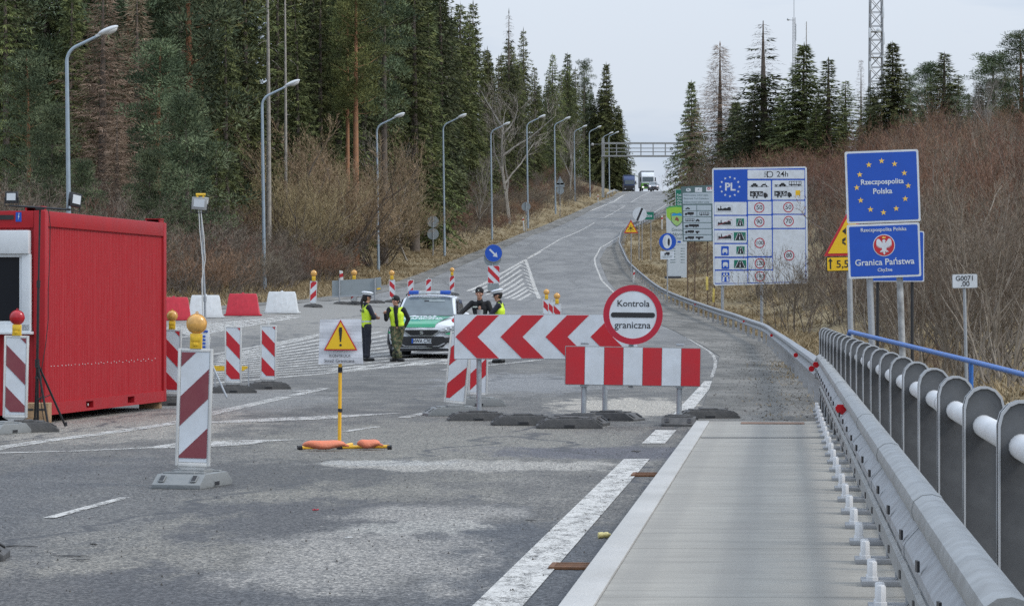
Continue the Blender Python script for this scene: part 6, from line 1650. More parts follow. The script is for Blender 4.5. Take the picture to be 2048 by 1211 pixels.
# traffic policeman in white cap, profile to the left
J = base_pose(); J.update(ell=V(-.25, -.16, 1.17), wrl=V(-.12, -.36, 1.12), elr=V(.25, -.20, 1.16), wrr=V(.12, -.40, 1.12), head=V(0, -.05, 1.645), neck=V(0, -.02, 1.49))
p4 = Vector((W(1000, 712, 76.6).x, 76.6, .005)); p4.z = zg(p4.x, p4.y) + .004
r4, b4 = person('policeman in white cap and yellow vest in profile, facing the man in black', p4, R(-102), J, M['navy'], M['navy'], dict(bands=(-.06,), low=.0), 'cap', scale=1.0, short=True, face=V(-.1, -1, -.1), curl=.7)
# ------------------------------------------------------------------ trees, shrubs and grass
def leafmat(name, a, b_, rand=.18, rough=.8, island=True, noise_sc=None):
    m, b, l = new_mat(name)
    ge = nd(m, 'ShaderNodeNewGeometry'); oi = nd(m, 'ShaderNodeObjectInfo')
    at_ = nd(m, 'ShaderNodeAttribute', attribute_name='tone')
    tn = mth(m, 'ADD', mth(m, 'MULTIPLY', at_.outputs['Fac'], .8), mth(m, 'MULTIPLY', ge.outputs['Random Per Island'], .25))
    col = mixc(m, tn, a, b_)
    pos = nd(m, 'ShaderNodeTexCoord').outputs['Object']
    nz = noise_node(m, pos, .45, 3, .6)
    hs = nd(m, 'ShaderNodeHueSaturation'); l.new(col, hs.inputs['Color'])
    v = mth(m, 'MULTIPLY', rng(m, oi.outputs['Random'], 0, 1, 1 - rand, 1 + rand), rng(m, nz, .3, .7, .72, 1.3))
    l.new(v, hs.inputs['Value'])
    h = rng(m, oi.outputs['Random'], 0, 1, .485, .515); l.new(h, hs.inputs['Hue'])
    l.new(hs.outputs[0], b.inputs['Base Color']); b.inputs['Roughness'].default_value = rough; b.inputs['Specular IOR Level'].default_value = .15
    return m
M['spruce'] = leafmat('spruce_needles', (.034, .046, .020), (.195, .210, .080), .34)
M['spruce_dark'] = leafmat('dark_spruce_needles', (.026, .036, .019), (.140, .155, .070), .3)
M['pine'] = leafmat('pine_needles', (.055, .075, .030), (.240, .255, .090), .2)
M['pine_blue'] = leafmat('bluish_pine_needles', (.036, .054, .032), (.190, .225, .120), .22)
M['larch'] = leafmat('bare_larch_twigs', (.17, .122, .082), (.41, .31, .215), .15)
M['larch_pale'] = leafmat('pale_bare_larch_twigs', (.18, .15, .125), (.30, .26, .22), .1)
M['twig_red'] = leafmat('reddish_twigs', (.155, .088, .060), (.44, .265, .185), .3)
M['twig_grey'] = leafmat('grey_brown_twigs', (.13, .105, .082), (.33, .27, .21), .3)
M['twig_tan'] = leafmat('tan_willow_twigs', (.27, .205, .12), (.60, .475, .29), .1)
M['twig_pale'] = leafmat('pale_bark_twigs', (.22, .195, .165), (.38, .34, .29), .12)
M['twig_stem'] = leafmat('grey_tan_stems', (.17, .135, .10), (.36, .29, .215), .15)
M['bark_stem'] = mat('smooth_grey_tan_bark', (.26, .22, .175), .85, var=.3, scale=4, bump=.3)
M['bark'] = mat('grey_brown_bark', (.13, .105, .085), .9, var=.35, scale=4, bump=.5)
M['bark_pale'] = mat('pale_grey_bark', (.31, .285, .25), .85, var=.35, scale=5, bump=.4)
M['bark_orange'] = mat('orange_pine_bark', (.33, .155, .075), .85, var=.3, scale=3, bump=.5, dirt=(.16, .11, .085, 1), dirt_amt=.6)
UP = V(0, 0, 1)
def kite(mb, p, d, L, w, rnd, m=0):
    d = d.normalized(); s = d.cross(V(rnd.uniform(-1, 1), rnd.uniform(-1, 1), rnd.uniform(-1, 1)))
    if s.length < .05: s = d.orthogonal()
    s = s.normalized() * w * .5
    mb.add([p, p + d * L * .45 + s, p + d * L, p + d * L * .45 - s], [(0, 1, 2, 3)], m)
def spike(mb, p, q, w, rnd, m=0):
    d = q - p; s = d.cross(V(rnd.uniform(-1, 1), rnd.uniform(-1, 1), rnd.uniform(-1, 1)))
    if s.length < 1e-4: return
    s = s.normalized() * w * .5
    mb.add([p - s, p + s, q], [(0, 1, 2)], m)
def trunk_curve(H, rnd, bend=.25, n=7):
    ax, ay = rnd.uniform(-1, 1) * bend, rnd.uniform(-1, 1) * bend; ph = rnd.uniform(0, 6)
    return lambda z: V(ax * math.sin(2.2 * z / H + ph) - ax * math.sin(ph), ay * math.sin(1.8 * z / H + ph) - ay * math.sin(ph), z)
def conifer(seed, H, z0, rmax, mt, bark, power=.85, dens=1.0, droop=.5, bare_top=0.0, hang=.55, slim=1.0, dead=0.0, kw=.085, kl=.50):
    "norway spruce habit: whorls of drooping boughs hung with needle sprays"
    rnd = random.Random(seed); T = trunk_curve(H, rnd, .18)
    tb, cb = MB(), MB()
    zs = [H * k / 9 for k in range(10)]
    tb.tube([T(z) + V(0, 0, -.4 if z == 0 else 0) for z in zs], [max(.02, .016 * H * (1 - z / H) ** .9 + .015) for z in zs], 8)
    z = z0; sec_ = [rnd.uniform(.72, 1.28) for _ in range(9)]
    while z < H - .15:
        t = (z - z0) / (H - z0)
        R_ = rmax * ((1 - t) ** power) * (.80 + .2 * math.sin(7 * t + seed)) + .16
        if t < .12: R_ *= .65 + 3 * t
        if t > .8: R_ *= 1 - .9 * (t - .8)
        nb = max(4, int((5.5 + 3.5 * (1 - t)) * dens))
        a0 = rnd.uniform(0, 6.28)
        for k in range(nb):
            a = a0 + 2 * PI * (k + rnd.uniform(-.3, .3)) / nb
            r = R_ * rnd.uniform(.68, 1.15) * sec_[int(a * 9 / (2 * PI)) % 9]
            u = V(math.cos(a), math.sin(a), 0); zz = z + rnd.uniform(-.16, .16); o = T(zz)
            rise = .30 * (t - .25); sag = droop * (1 - .5 * t)
            cb.tone = min(1, max(0, rnd.random() ** 1.7))
            f = lambda s: o + u * r * s + V(0, 0, r * (rise * s - sag * s * s + .22 * sag * s ** 4))
            isbare = rnd.random() < dead * (1.25 - t) or (bare_top and t > 1 - bare_top and rnd.random() < .9)
            n = max(2, int(r / .20)); pr = o
            if r > 1.0 or isbare:
                for q in range(1, 4): nx_ = f(q / 3); spike(tb, pr, nx_ + (nx_ - pr) * .12, .05 * (1.15 - q / 4), rnd); pr = nx_
            if isbare:
                for q in range(1, n + 1):
                    s = q / n; p = f(s)
                    for _ in range(2): spike(tb, p, p + (u * .25 + V(rnd.uniform(-.4, .4), rnd.uniform(-.4, .4), -.35)) * .55, .022, rnd)
                continue
            for q in range(1, n + 1):
                s = (q - rnd.random() * .6) / n; p = f(s); side = V(-u.y, u.x, 0)
                L = kl * (.75 + .5 * rnd.random()) * (1.0 - .35 * s) * slim
                for sg in (-1, 1):
                    kite(cb, p, u * .45 + side * sg * rnd.uniform(.4, 1.0) + V(0, 0, -hang * rnd.uniform(.3, 1.2)), L, kw * rnd.uniform(.7, 1.4), rnd)
                for _ in range(2): kite(cb, p, u * rnd.uniform(.1, .9) + side * rnd.uniform(-.5, .5) + V(0, 0, -hang * 1.4 * rnd.random()), L * 1.05, kw * rnd.uniform(.7, 1.4), rnd)
                if rnd.random() < .5: kite(cb, p + V(0, 0, .04), u + V(rnd.uniform(-.3, .3), rnd.uniform(-.3, .3), .25), L * .8, kw, rnd)
            kite(cb, f(.92), u + V(0, 0, .25), kl * .8, kw, rnd)
        z += (.36 + .012 * H * (1 - t) * .5) / max(.6, dens ** .5)
    kite(cb, T(H) - V(0, 0, .5), UP, .9, .12, rnd)
    return tb, cb, bark, mt
def pine(seed, H, z0, rmax, mt, bark, clump=.75, n=46, flat=.55, per=46):
    rnd = random.Random(seed); T = trunk_curve(H, rnd, .4); tb, cb = MB(), MB()
    zs = [H * k / 9 for k in range(10)]
    tb.tube([T(z) + V(0, 0, -.4 if z == 0 else 0) for z in zs], [max(.03, .0145 * H * (1 - .8 * z / H)) for z in zs], 8)
    for i in range(n):
        t = (i + rnd.random()) / n; z = z0 + (H - z0) * t
        prof = (math.sin(PI * min(1, .18 + .82 * t)) ** .7) if t < .9 else .35
        a = i * 2.4 + rnd.uniform(-.5, .5); r = rmax * prof * rnd.uniform(.35, 1.05)
        u = V(math.cos(a), math.sin(a), 0); o = T(z - .2 * r); e = T(z) + u * r + V(0, 0, r * rnd.uniform(-.05, .3))
        mid = (o + e) / 2 + V(0, 0, -.08 * r); spike(tb, o, mid + (mid - o) * .2, .07, rnd); spike(tb, mid, e, .04, rnd)
        for c in range(3):
            cc = e - u * r * .32 * c + V(rnd.uniform(-.4, .4), rnd.uniform(-.4, .4), rnd.uniform(-.15, .3))
            cr = clump * rnd.uniform(.6, 1.15)
            cb.tone = min(1, max(0, rnd.random() ** 1.5))
            for _ in range(int(2.9 * per * rnd.uniform(.7, 1.2) / (1 + .4 * c))):
                d = V(rnd.gauss(0, 1), rnd.gauss(0, 1), rnd.gauss(0, 1)).normalized()
                p = cc + V(d.x * cr, d.y * cr, d.z * cr * flat) * (rnd.random() ** .4)
                kite(cb, p, d + V(0, 0, .7), .24 * rnd.uniform(.7, 1.3), .062, rnd)
    return tb, cb, bark, mt
def branchy(seed, H, stems, spread, mt, bark, levels=4, kids_=(5, 5, 4), r0=.05, twig_w=.016, upw=.35, base_r=.3, fork=.25, trunk_h=0.0, curl=.25):
    "bare shrub or tree: repeated forking from one or several stems"
    rnd = random.Random(seed); tb, cb = MB(), MB()
    def grow(p, d, L, r, lev):
        pts = [p]; q = p; dd = d.copy(); n = 4 if lev < 2 else 3 if lev < levels - 1 else 2
        for k in range(n):
            dd = (dd + V(rnd.uniform(-1, 1), rnd.uniform(-1, 1), rnd.uniform(-.6, .9)) * curl + UP * upw * .18).normalized()
            q = q + dd * L / n; pts.append(q)
        if lev < 2: tb.tube(pts, [r * (1 - .72 * k / n) for k in range(n + 1)], 5 if lev == 0 else 4, cap=False)
        else:
            w = max(twig_w, r * 1.6)
            for k in range(n): spike(cb, pts[k], pts[k + 1] + (pts[k + 1] - pts[k]) * .15, w * (1 - .22 * k), rnd)
        if lev >= levels - 1: return
        nk = kids_[min(lev, len(kids_) - 1)]
        for k in range(nk):
            s = fork + (1 - fork) * (k + rnd.random()) / nk; j = min(n - 1, int(s * n)); b0 = pts[j].lerp(pts[j + 1], s * n - j)
            a = rnd.uniform(0, 2 * PI); o = dd.orthogonal().normalized(); o = Matrix.Rotation(a, 3, dd) @ o
            d2 = (dd * rnd.uniform(.75, 1.15) + o * rnd.uniform(.4, .95) + UP * upw * rnd.uniform(.2, 1)).normalized()
            grow(b0, d2, L * rnd.uniform(.42, .70) * (1.12 - .4 * s), r * .52, lev + 1)
    for k in range(stems):
        a = 2 * PI * (k + rnd.random()) / stems; rr = base_r * rnd.random() ** .5
        p = V(rr * math.cos(a), rr * math.sin(a), -.15)
        ang = spread * rnd.uniform(.15, 1.0) if stems > 1 else spread * .15
        d = V(math.cos(a) * math.sin(ang), math.sin(a) * math.sin(ang), math.cos(ang))
        grow(p, d, H * rnd.uniform(.52, .74), r0 * rnd.uniform(.7, 1.1), 0)
    return tb, cb, bark, mt
def deadpole(seed, H, mt):
    rnd = random.Random(seed); T = trunk_curve(H, rnd, .25); tb, cb = MB(), MB(); zs = [H * k / 9 for k in range(10)]
    tb.tube([T(z) + V(0, 0, -.4 if z == 0 else 0) for z in zs], [max(.03, .0095 * H * (1 - .75 * z / H)) for z in zs], 7)
    z = H * .28
    while z < H:
        a = rnd.uniform(0, 6.28); u = V(math.cos(a), math.sin(a), 0); r = rnd.uniform(.4, 2.3) * (1.1 - .6 * z / H); pr = T(z)
        for q in range(1, 4): s = q / 3; nx_ = T(z) + u * r * s + V(0, 0, r * (.1 * s - .45 * s * s)); spike(cb, pr, nx_ + (nx_ - pr) * .1, .05 * (1.2 - q / 4), rnd); pr = nx_
        z += rnd.uniform(.2, .55)
    return tb, cb, mt, mt
PROTO = {}
def proto(key, fn, H):
    PROTO[key] = [fn, H, None]
def plant(key, name, label, cat, loc, h, rz=0.0, group=None, wide=1.0, tilt=(0, 0)):
    pr = PROTO[key]
    if pr[2] is None:
        tb, cb, bark, mt = pr[0]()
        r = thing(name, label, cat, (0, 0, 0)); tb.build('trunk' if 'shrub' not in name else 'stems', bark, r, sharp=60); cb.build('crown' if 'shrub' not in name else 'twigs', mt, r, sharp=None)
        pr[2] = r; o = r
    else:
        o = copy_tree(pr[2])
        if 'group' in o: del o['group']
    o.name = name; o.location = loc; k = h / pr[1]; o.scale = (k * wide, k * wide, k); o.rotation_euler = (tilt[0], tilt[1], rz)
    return tag(o, label, cat, group)
proto('sp1', lambda: conifer(1, 20, 1.2, 3.3, M['spruce'], M['bark'], droop=.55), 20)
proto('sp2', lambda: conifer(2, 20, 2.0, 2.6, M['spruce_dark'], M['bark'], droop=.75, dens=1.1), 20)
proto('sp3', lambda: conifer(3, 20, 2.6, 3.0, M['spruce'], M['bark'], power=.7, droop=.45, dead=.18), 20)
proto('sp4', lambda: conifer(4, 20, 5.0, 2.4, M['spruce'], M['bark'], power=.6, droop=.8, dens=.9, dead=.25), 20)
proto('sp5', lambda: conifer(5, 16, .5, 3.6, M['spruce'], M['bark'], power=.9, droop=.45, dens=1.5), 16)
proto('sp6', lambda: conifer(6, 18, 1.0, 3.2, M['spruce_dark'], M['bark'], power=.85, droop=.5, dens=1.15, bare_top=.30, dead=.15), 18)
proto('sp7', lambda: conifer(17, 18, .8, 2.7, M['spruce'], M['bark'], power=.9, droop=.4, dens=1.0), 18)
proto('blue', lambda: pine(7, 16, 2.0, 3.2, M['pine_blue'], M['bark_orange'], clump=.85, n=74, per=44), 16)
proto('blue2', lambda: pine(8, 14, 1.2, 3.0, M['pine_blue'], M['bark'], clump=.8, n=72, per=44), 14)
proto('pine', lambda: pine(9, 22, 11.5, 2.7, M['pine'], M['bark_orange'], clump=.8, n=46, per=46), 22)
proto('pine2', lambda: pine(10, 20, 9.0, 2.2, M['pine_blue'], M['bark'], clump=.7, n=40, per=42), 20)
proto('larch', lambda: conifer(11, 20, 2.0, 3.0, M['larch'], M['bark'], power=.65, droop=.28, dens=1.25, hang=.5, kw=.028, kl=.60), 20)
proto('larch2', lambda: conifer(12, 18, 1.5, 2.8, M['larch_pale'], M['bark'], power=.8, droop=.2, dens=.75, hang=.4, kw=.022, kl=.6), 18)
proto('dead', lambda: deadpole(13, 22, M['bark_pale']), 22)
proto('bare', lambda: branchy(14, 14, 1, .5, M['twig_pale'], M['bark_pale'], levels=5, kids_=(8, 6, 5, 4), r0=.15, twig_w=.03, upw=.25, fork=.22, curl=.28), 14)
proto('bare2', lambda: branchy(15, 11, 2, .35, M['twig_pale'], M['bark_pale'], levels=5, kids_=(9, 6, 4, 3), r0=.09, twig_w=.024, upw=.4, fork=.2, curl=.26), 11)
proto('willow', lambda: branchy(16, 9, 15, 1.0, M['twig_tan'], M['bark'], levels=5, kids_=(7, 6, 5, 4), r0=.07, twig_w=.022, upw=.30, base_r=.5, fork=.15), 9)
proto('sh1', lambda: branchy(21, 6, 14, .75, M['twig_red'], M['bark'], levels=5, kids_=(5, 5, 4, 2), r0=.04, twig_w=.015, upw=.42, base_r=.7), 6)
proto('sh2', lambda: branchy(22, 6, 12, .85, M['twig_grey'], M['bark'], levels=5, kids_=(5, 5, 4, 2), r0=.045, twig_w=.016, upw=.35, base_r=.8), 6)
proto('sh3', lambda: branchy(23, 6, 16, .6, M['twig_red'], M['bark'], levels=5, kids_=(6, 4, 4, 2), r0=.035, twig_w=.015, upw=.55, base_r=1.0), 6)
proto('stem', lambda: branchy(26, 7, 9, .55, M['twig_stem'], M['bark_stem'], levels=5, kids_=(6, 5, 3, 3), r0=.055, twig_w=.016, upw=.3, base_r=1.2, curl=.16, fork=.2), 7)
proto('sh4', lambda: branchy(24, 4, 14, .85, M['twig_grey'], M['bark'], levels=4, kids_=(6, 6, 4), r0=.028, twig_w=.020, upw=.35, base_r=.9), 4)
proto('sh5', lambda: branchy(25, 4, 16, .75, M['twig_red'], M['bark'], levels=4, kids_=(6, 6, 5), r0=.026, twig_w=.020, upw=.4, base_r=.9), 4)
rnd = random.Random(77)
def stand(px, top, Y, key, name, label, cat, group=None, wide=1.0, hmin=3.0, hmax=60, tilt=(0, 0)):
    "a plant whose foot is on the terrain at distance Y; its height comes from where its tip shows"
    while 880 < px < 1300 and (px - CX) / F * Y > XL(Y) - (4.0 if key.startswith('bare') else 9.5) and Y < 620: Y += 3
    X = (px - CX) / F * Y; z = terr(X, Y); h = EYE + (CY - top) / F * Y - z
    h = max(hmin, min(hmax, h))
    return plant(key, name, label, cat, (X, Y, z - .1), h, rnd.uniform(0, 6.28), group, wide, tilt)
# -- left: trees one can pick out
NAMED = [
 (205, -40, 176, 'larch', 'larch_tree', 'tall bare brown larch behind the arm of the nearest street lamp', 1.5),
 (275, -15, 182, 'larch', 'larch_tree', 'bare brown larch between the nearest lamp head and the bluish pine', 1.4),
 (235, 230, 165, 'larch', 'larch_tree', 'short bare brown larch low behind the red container', 1.6),
 (55, 110, 160, 'blue', 'pine_tree', 'broad green pine at the far left above the container window', 1.1),
 (105, 215, 152, 'blue2', 'pine_tree', 'low green pine left of the nearest street lamp pole', 1.05),
 (318, 88, 168, 'blue', 'pine_tree', 'big bluish pine with full crown between the first two street lamps', 1.15),
 (372, 190, 160, 'blue2', 'pine_tree', 'bluish bushy pine above the floodlight mast', 1.1),
 (168, 320, 148, 'blue2', 'pine_tree', 'small green pine just above the roof of the red container', 1.0),
 (300, 300, 150, 'blue2', 'pine_tree', 'small dark pine above the right half of the red container roof', 1.1),
 (712, -60, 226, 'pine', 'pine_tree', 'tall pine with bare orange trunk right of the round tan willow', 1.0),
 (695, -20, 232, 'pine', 'pine_tree', 'slender orange trunked pine beside the taller one near the tan willow', .8),
 (768, -90, 236, 'pine2', 'pine_tree', 'tall dark trunked pine above the third street lamp', 1.0),
 (537, -130, 190, 'dead', 'dead_spruce', 'tall dead grey trunk with drooping stubs behind the second street lamp', 1.0),
 (571, -120, 205, 'dead', 'dead_spruce', 'thin dead trunk right of the second street lamp head', .7),
 (893, -70, 272, 'dead', 'dead_spruce', 'pale straight dead trunk behind the fourth street lamp', .9),
 (432, 260, 172, 'sp3', 'spruce_tree', 'olive green spruce right of the floodlight mast', 1.0),
 (455, 30, 185, 'sp4', 'spruce_tree', 'thin dark spruce left of the dead grey trunk', .9),
 (640, -30, 228, 'sp1', 'spruce_tree', 'dark spruce rising directly above the round tan willow', 1.0),
 (598, 60, 215, 'sp7', 'spruce_tree', 'smaller spruce between second street lamp head and the tan willow', 1.0),
 (830, -60, 262, 'sp3', 'spruce_tree', 'large green spruce above the head of the third street lamp', 1.1),
 (862, 20, 270, 'sp1', 'spruce_tree', 'broad green spruce left of the pale dead trunk', 1.0),
 (944, 4, 318, 'sp1', 'spruce_tree', 'tall broad spruce at the left end of the open sky', 1.05),
 (975, 95, 330, 'sp2', 'spruce_tree', 'dark narrow spruce right of the tallest spruce by the sky', 1.0),
 (1016, 22, 345, 'sp6', 'spruce_tree', 'thin topped spruce whose bare tip pokes into the sky', .85),
 (1049, 58, 360, 'sp4', 'spruce_tree', 'ragged narrow spruce right of the thin topped one', .9),
 (1103, 108, 405, 'sp3', 'spruce_tree', 'pale green spruce above the seventh street lamp', 1.0),
 (1136, 104, 425, 'sp2', 'spruce_tree', 'very dark pointed spruce above the eighth street lamp', 1.15),
 (1168, 122, 455, 'pine2', 'pine_tree', 'narrow pine with crooked flat top against the sky', .9),
 (1214, 128, 500, 'sp5', 'spruce_tree', 'broad spruce at the end of the left forest behind the gantry', 1.0),
 (1238, 225, 520, 'sp5', 'spruce_tree', 'low wide spruce overhanging the road under the gantry', 1.0),
 (1080, 170, 392, 'sp7', 'spruce_tree', 'shorter spruce behind the spreading pale bare tree', 1.0),
 (1060, 300, 392, 'sp2', 'spruce_tree', 'low dark spruce beneath the spreading pale bare tree', 1.2),
 (965, 250, 326, 'sp2', 'spruce_tree', 'low dark spruce left of the fifth street lamp', 1.1),
 (1100, 300, 425, 'sp2', 'spruce_tree', 'low dark spruce directly behind the triangular sign back', 1.1),
 (1180, 250, 470, 'sp2', 'spruce_tree', 'dark spruce just left of the gantry post', 1.2),
 (1012, 118, 322, 'bare', 'bare_tree', 'big pale bare tree spreading its limbs over the fifth street lamp', 1.25),
 (818, 215, 243, 'bare2', 'bare_tree', 'pale bare tree between the third and fourth street lamps', 1.0),
 (948, 262, 290, 'bare2', 'bare_tree', 'slim pale bare tree between the fourth and fifth street lamps', .9),
 (1140, 215, 410, 'bare', 'bare_tree', 'pale bare tree below the seventh street lamp head', 1.0),
 (650, 214, 205, 'willow', 'willow_tree', 'round tan leafless willow right of the second street lamp', 1.15),
 (752, 318, 226, 'willow', 'willow_tree', 'lower tan leafless willow behind the third street lamp', 1.1),
 (590, 300, 196, 'willow', 'willow_tree', 'tan leafless willow at the left foot of the round one', 1.0)]
for px, top, Y, key, nm, lb, wd in NAMED: stand(px, top, Y, key, nm, lb, nm.replace('_', ' ') if nm != 'bare_tree' else 'tree', None, wd)
# -- left: the wood behind them
SKY_L = [(-200, -260), (860, -190), (900, -20), (945, 20), (985, 95), (1016, 70), (1060, 110), (1085, 165), (1110, 130), (1150, 130), (1190, 170), (1215, 150), (1245, 230), (1262, 310)]
FRONT_Y = [(-150, 168), (400, 190), (600, 222), (760, 250), (900, 300), (1000, 345), (1100, 412), (1200, 495), (1262, 560)]
LBW = {'sp1': ('spruce_tree', 'green spruce in the dense dark wood left of the road', 'trees of the wood left of the road'), 'sp2': ('spruce_tree', 'dark narrow spruce in the dense wood left of the road', 'dark spruces in the left wood'),
       'sp3': ('spruce_tree', 'green spruce with some bare boughs in the dense left wood', 'ragged spruces in the left wood'), 'sp4': ('spruce_tree', 'tall thin spruce with bare lower trunk in the left wood', 'thin spruces in the left wood'),
       'pine2': ('pine_tree', 'pine with a long bare trunk inside the left wood', 'pines in the left wood'), 'blue': ('pine_tree', 'full green pine inside the left wood', 'full pines in the left wood')}
for row in range(7):
    px = -120 + 23 * (row % 3)
    while px < 1262:
        Y = interp(FRONT_Y, px) + 9 * row + rnd.uniform(-4, 4); S_ = F / Y
        top = interp(SKY_L, px) + rnd.uniform(0, 50) + (rnd.uniform(0, 170) if row < 2 and px < 900 else 0)
        key = rnd.choice(['sp1', 'sp2', 'sp2', 'sp3', 'sp4', 'sp1', 'pine2', 'blue'] if px < 500 else ['sp1', 'sp2', 'sp2', 'sp3', 'sp4', 'sp4', 'sp3'])
        nm, lb, gp_ = LBW[key]
        if top > 420: px += 40; continue
        stand(px, top, Y, key, nm, lb, nm.replace('_', ' '), gp_, rnd.uniform(.9, 1.2), 5, 30)
        px += rnd.uniform(2.5, 3.9) * S_
# -- left: brown thicket along the verge
def edge_l(Y): return XL(Y)
for row, (d0, hh) in enumerate(((5.0, 2.6), (7.5, 3.4), (10.0, 4.0), (13, 4.4), (16.5, 4.6))):
    Y = 118.0
    while Y < 520:
        X = XL(Y) - d0 - rnd.uniform(-.8, .8) - (2.0 if Y > 200 else 0) + 5.5 * sstep(240, 320, Y); px = CX + X / Y * F
        if -120 < px < 1262 and not (Y < 135 and px > 330):
            far = sstep(230, 330, Y); h = hh * rnd.uniform(.75, 1.2) * (1 - .25 * far)
            key = rnd.choice(['sh4', 'sh4', 'sh5'])
            if row > 0 or Y < 200:
                plant(key, 'shrub', 'leafless brown shrub in the thicket along the left verge', 'shrub', (X, Y, terr(X, Y) - .1), h, rnd.uniform(0, 6), 'shrubs of the left thicket', rnd.uniform(1.25, 1.7))
        Y += (rnd.uniform(3.4, 5.4) if Y < 230 else rnd.uniform(9, 16)) * (1.0 if row else 1.2)
# -- right: trees above the thicket
RIGHT = [
 (1385, 163, 432, 'sp5', 'spruce_tree', 'dark full spruce at the right roadside under the gantry end', 1.08),
 (1440, 86, 405, 'larch', 'larch_tree', 'rust brown bare larch right of the roadside spruce', .95),
 (1472, 205, 385, 'sp1', 'spruce_tree', 'low green spruce at the foot of the rust brown larch', 1.2),
 (1534, 40, 372, 'sp6', 'spruce_tree', 'tall spruce with bare drooping top above the speed limit board', 1.15),
 (1508, 190, 366, 'sp2', 'spruce_tree', 'low spruce left of the bare topped spruce', 1.2), (1566, 215, 380, 'sp5', 'spruce_tree', 'low wide spruce between the bare topped and the dense spruce', 1.0),
 (1604, 88, 365, 'sp5', 'spruce_tree', 'dense dark spruce with a bare snag behind its tip', .95),
 (1612, 42, 382, 'dead', 'dead_spruce', 'bare dead spruce tip sticking out above the dense dark spruce', .9),
 (1658, 117, 360, 'sp7', 'spruce_tree', 'green spruce left of the pale bare larch', 1.25), (1690, 160, 372, 'sp3', 'spruce_tree', 'shorter spruce tucked between green spruce and pale larch', 1.1),
 (1722, 118, 400, 'larch2', 'larch_tree', 'pale grey bare larch left of the lattice tower', .9),
 (1742, 170, 395, 'sp2', 'spruce_tree', 'dark spruce at the foot of the lattice tower', 1.1),
 (1786, 84, 345, 'sp5', 'spruce_tree', 'tall dark spruce right of the lattice tower', .95), (1820, 148, 360, 'pine2', 'pine_tree', 'small bluish pine right of the spruce by the tower', .9), (1765, 215, 352, 'sp1', 'spruce_tree', 'low spruce left of the tall dark spruce by the tower', 1.2),
 (1884, 104, 330, 'sp7', 'spruce_tree', 'broad spruce above the blue border sign', 1.4), (1862, 128, 335, 'blue2', 'pine_tree', 'pine left of the broad spruce above the border sign', .9), (1915, 150, 332, 'sp3', 'spruce_tree', 'ragged spruce right of the broad spruce', 1.2),
 (1938, 108, 300, 'bare2', 'bare_tree', 'thin bare tree between the right hand conifers', 1.0), (1985, 110, 318, 'blue2', 'pine_tree', 'round dark pine near the right edge', 1.0), (1960, 168, 312, 'sp2', 'spruce_tree', 'low dark spruce near the right edge', 1.3),
 (2042, 66, 300, 'blue', 'pine_tree', 'tall pine cut by the right edge of the picture', 1.0), (2010, 150, 310, 'sp1', 'spruce_tree', 'spruce between the two pines near the right edge', 1.1), (2085, 130, 300, 'blue2', 'pine_tree', 'pine just outside the right edge', 1.0),
 (1845, 215, 340, 'sp2', 'spruce_tree', 'low dark spruce behind the reddish thicket', 1.3), (1630, 215, 358, 'sp1', 'spruce_tree', 'low spruce under the green one left of the pale larch', 1.2), (1975, 175, 250, 'bare', 'bare_tree', 'bare crooked tree rising out of the reddish thicket at right', .9)]
for px, top, Y, key, nm, lb, wd in RIGHT: stand(px, top, Y, key, nm, lb, nm.replace('_', ' ') if nm != 'bare_tree' else 'tree', None, wd * (1.0 if key in ('bare', 'bare2', 'dead', 'larch2') or px < 1400 else 1.85), 3, 34)
# -- right: the leafless thicket
SKY_R = [(1340, 362), (1390, 318), (1440, 280), (1500, 262), (1560, 240), (1640, 258), (1700, 270), (1760, 235), (1850, 190), (1950, 180), (2050, 178), (2200, 175)]
for Y in (72, 80, 90, 101, 114, 130, 148, 168, 190, 214, 240, 268, 298, 332, 368):
    S_ = F / Y; px = max(CX + (XR(Y) + (4.2 if Y < 100 else 6.2 if Y < 240 else 5.0)) * S_, 1380)
    if Y < 150: px = max(px, 1655 - (Y - 72) * .55)
    while px < 2130:
        sky = interp(SKY_R, px) + rnd.uniform(0, 45)
        X = (px - CX) / S_; z = terr(X, Y); h = min(EYE + (CY - sky) / S_ - z, rnd.uniform(5.4, 8.0) + (1.6 if px > 1780 else 0) if Y < 200 else rnd.uniform(5.5, 9))
        edge = (px - max(CX + (XR(Y) + 5) * S_, 1380)) / S_
        if edge < 2.5: h = min(h, 2.2 + edge * 1.2)
        key = rnd.choice((['sh1', 'sh1', 'sh3', 'sh2'] if px > 1720 or Y > 200 else ['sh2', 'sh2', 'sh1', 'sh3']) + (['stem', 'stem'] if Y < 170 else []))
        if h > 1.2: plant(key, 'shrub', 'leafless reddish brown shrub in the tall thicket at the right', 'shrub', (X, Y, z - .15), h, rnd.uniform(0, 6), 'shrubs of the right thicket', rnd.uniform(1.0, 1.35) * (1 if Y < 200 else 1.2))
        px += rnd.uniform(2.2, 3.3) * S_ * (1 if Y < 200 else 1.45)
for px, top, Y, wd in ((1735, 470, 69, .9), (1830, 400, 67, .9), (1900, 320, 66, 1.0), (1955, 300, 70, 1.0), (2000, 280, 67, 1.0), (2045, 300, 64, 1.0), (2100, 290, 68, 1.0), (1870, 280, 73, 1.0)):
    stand(px, top, Y, 'stem', 'shrub', 'tall leafless shrub of slanting grey tan stems nearest to the bridge railing', 'shrub', 'grey shrubs nearest the railing', wd, tilt=(0, R(rnd.uniform(-16, -4))))
stand(1596, 490, 139, 'sh4', 'shrub', 'dark leafless shrub whose twigs cross the lower right of the speed limit board', 'shrub', None, 1.1)
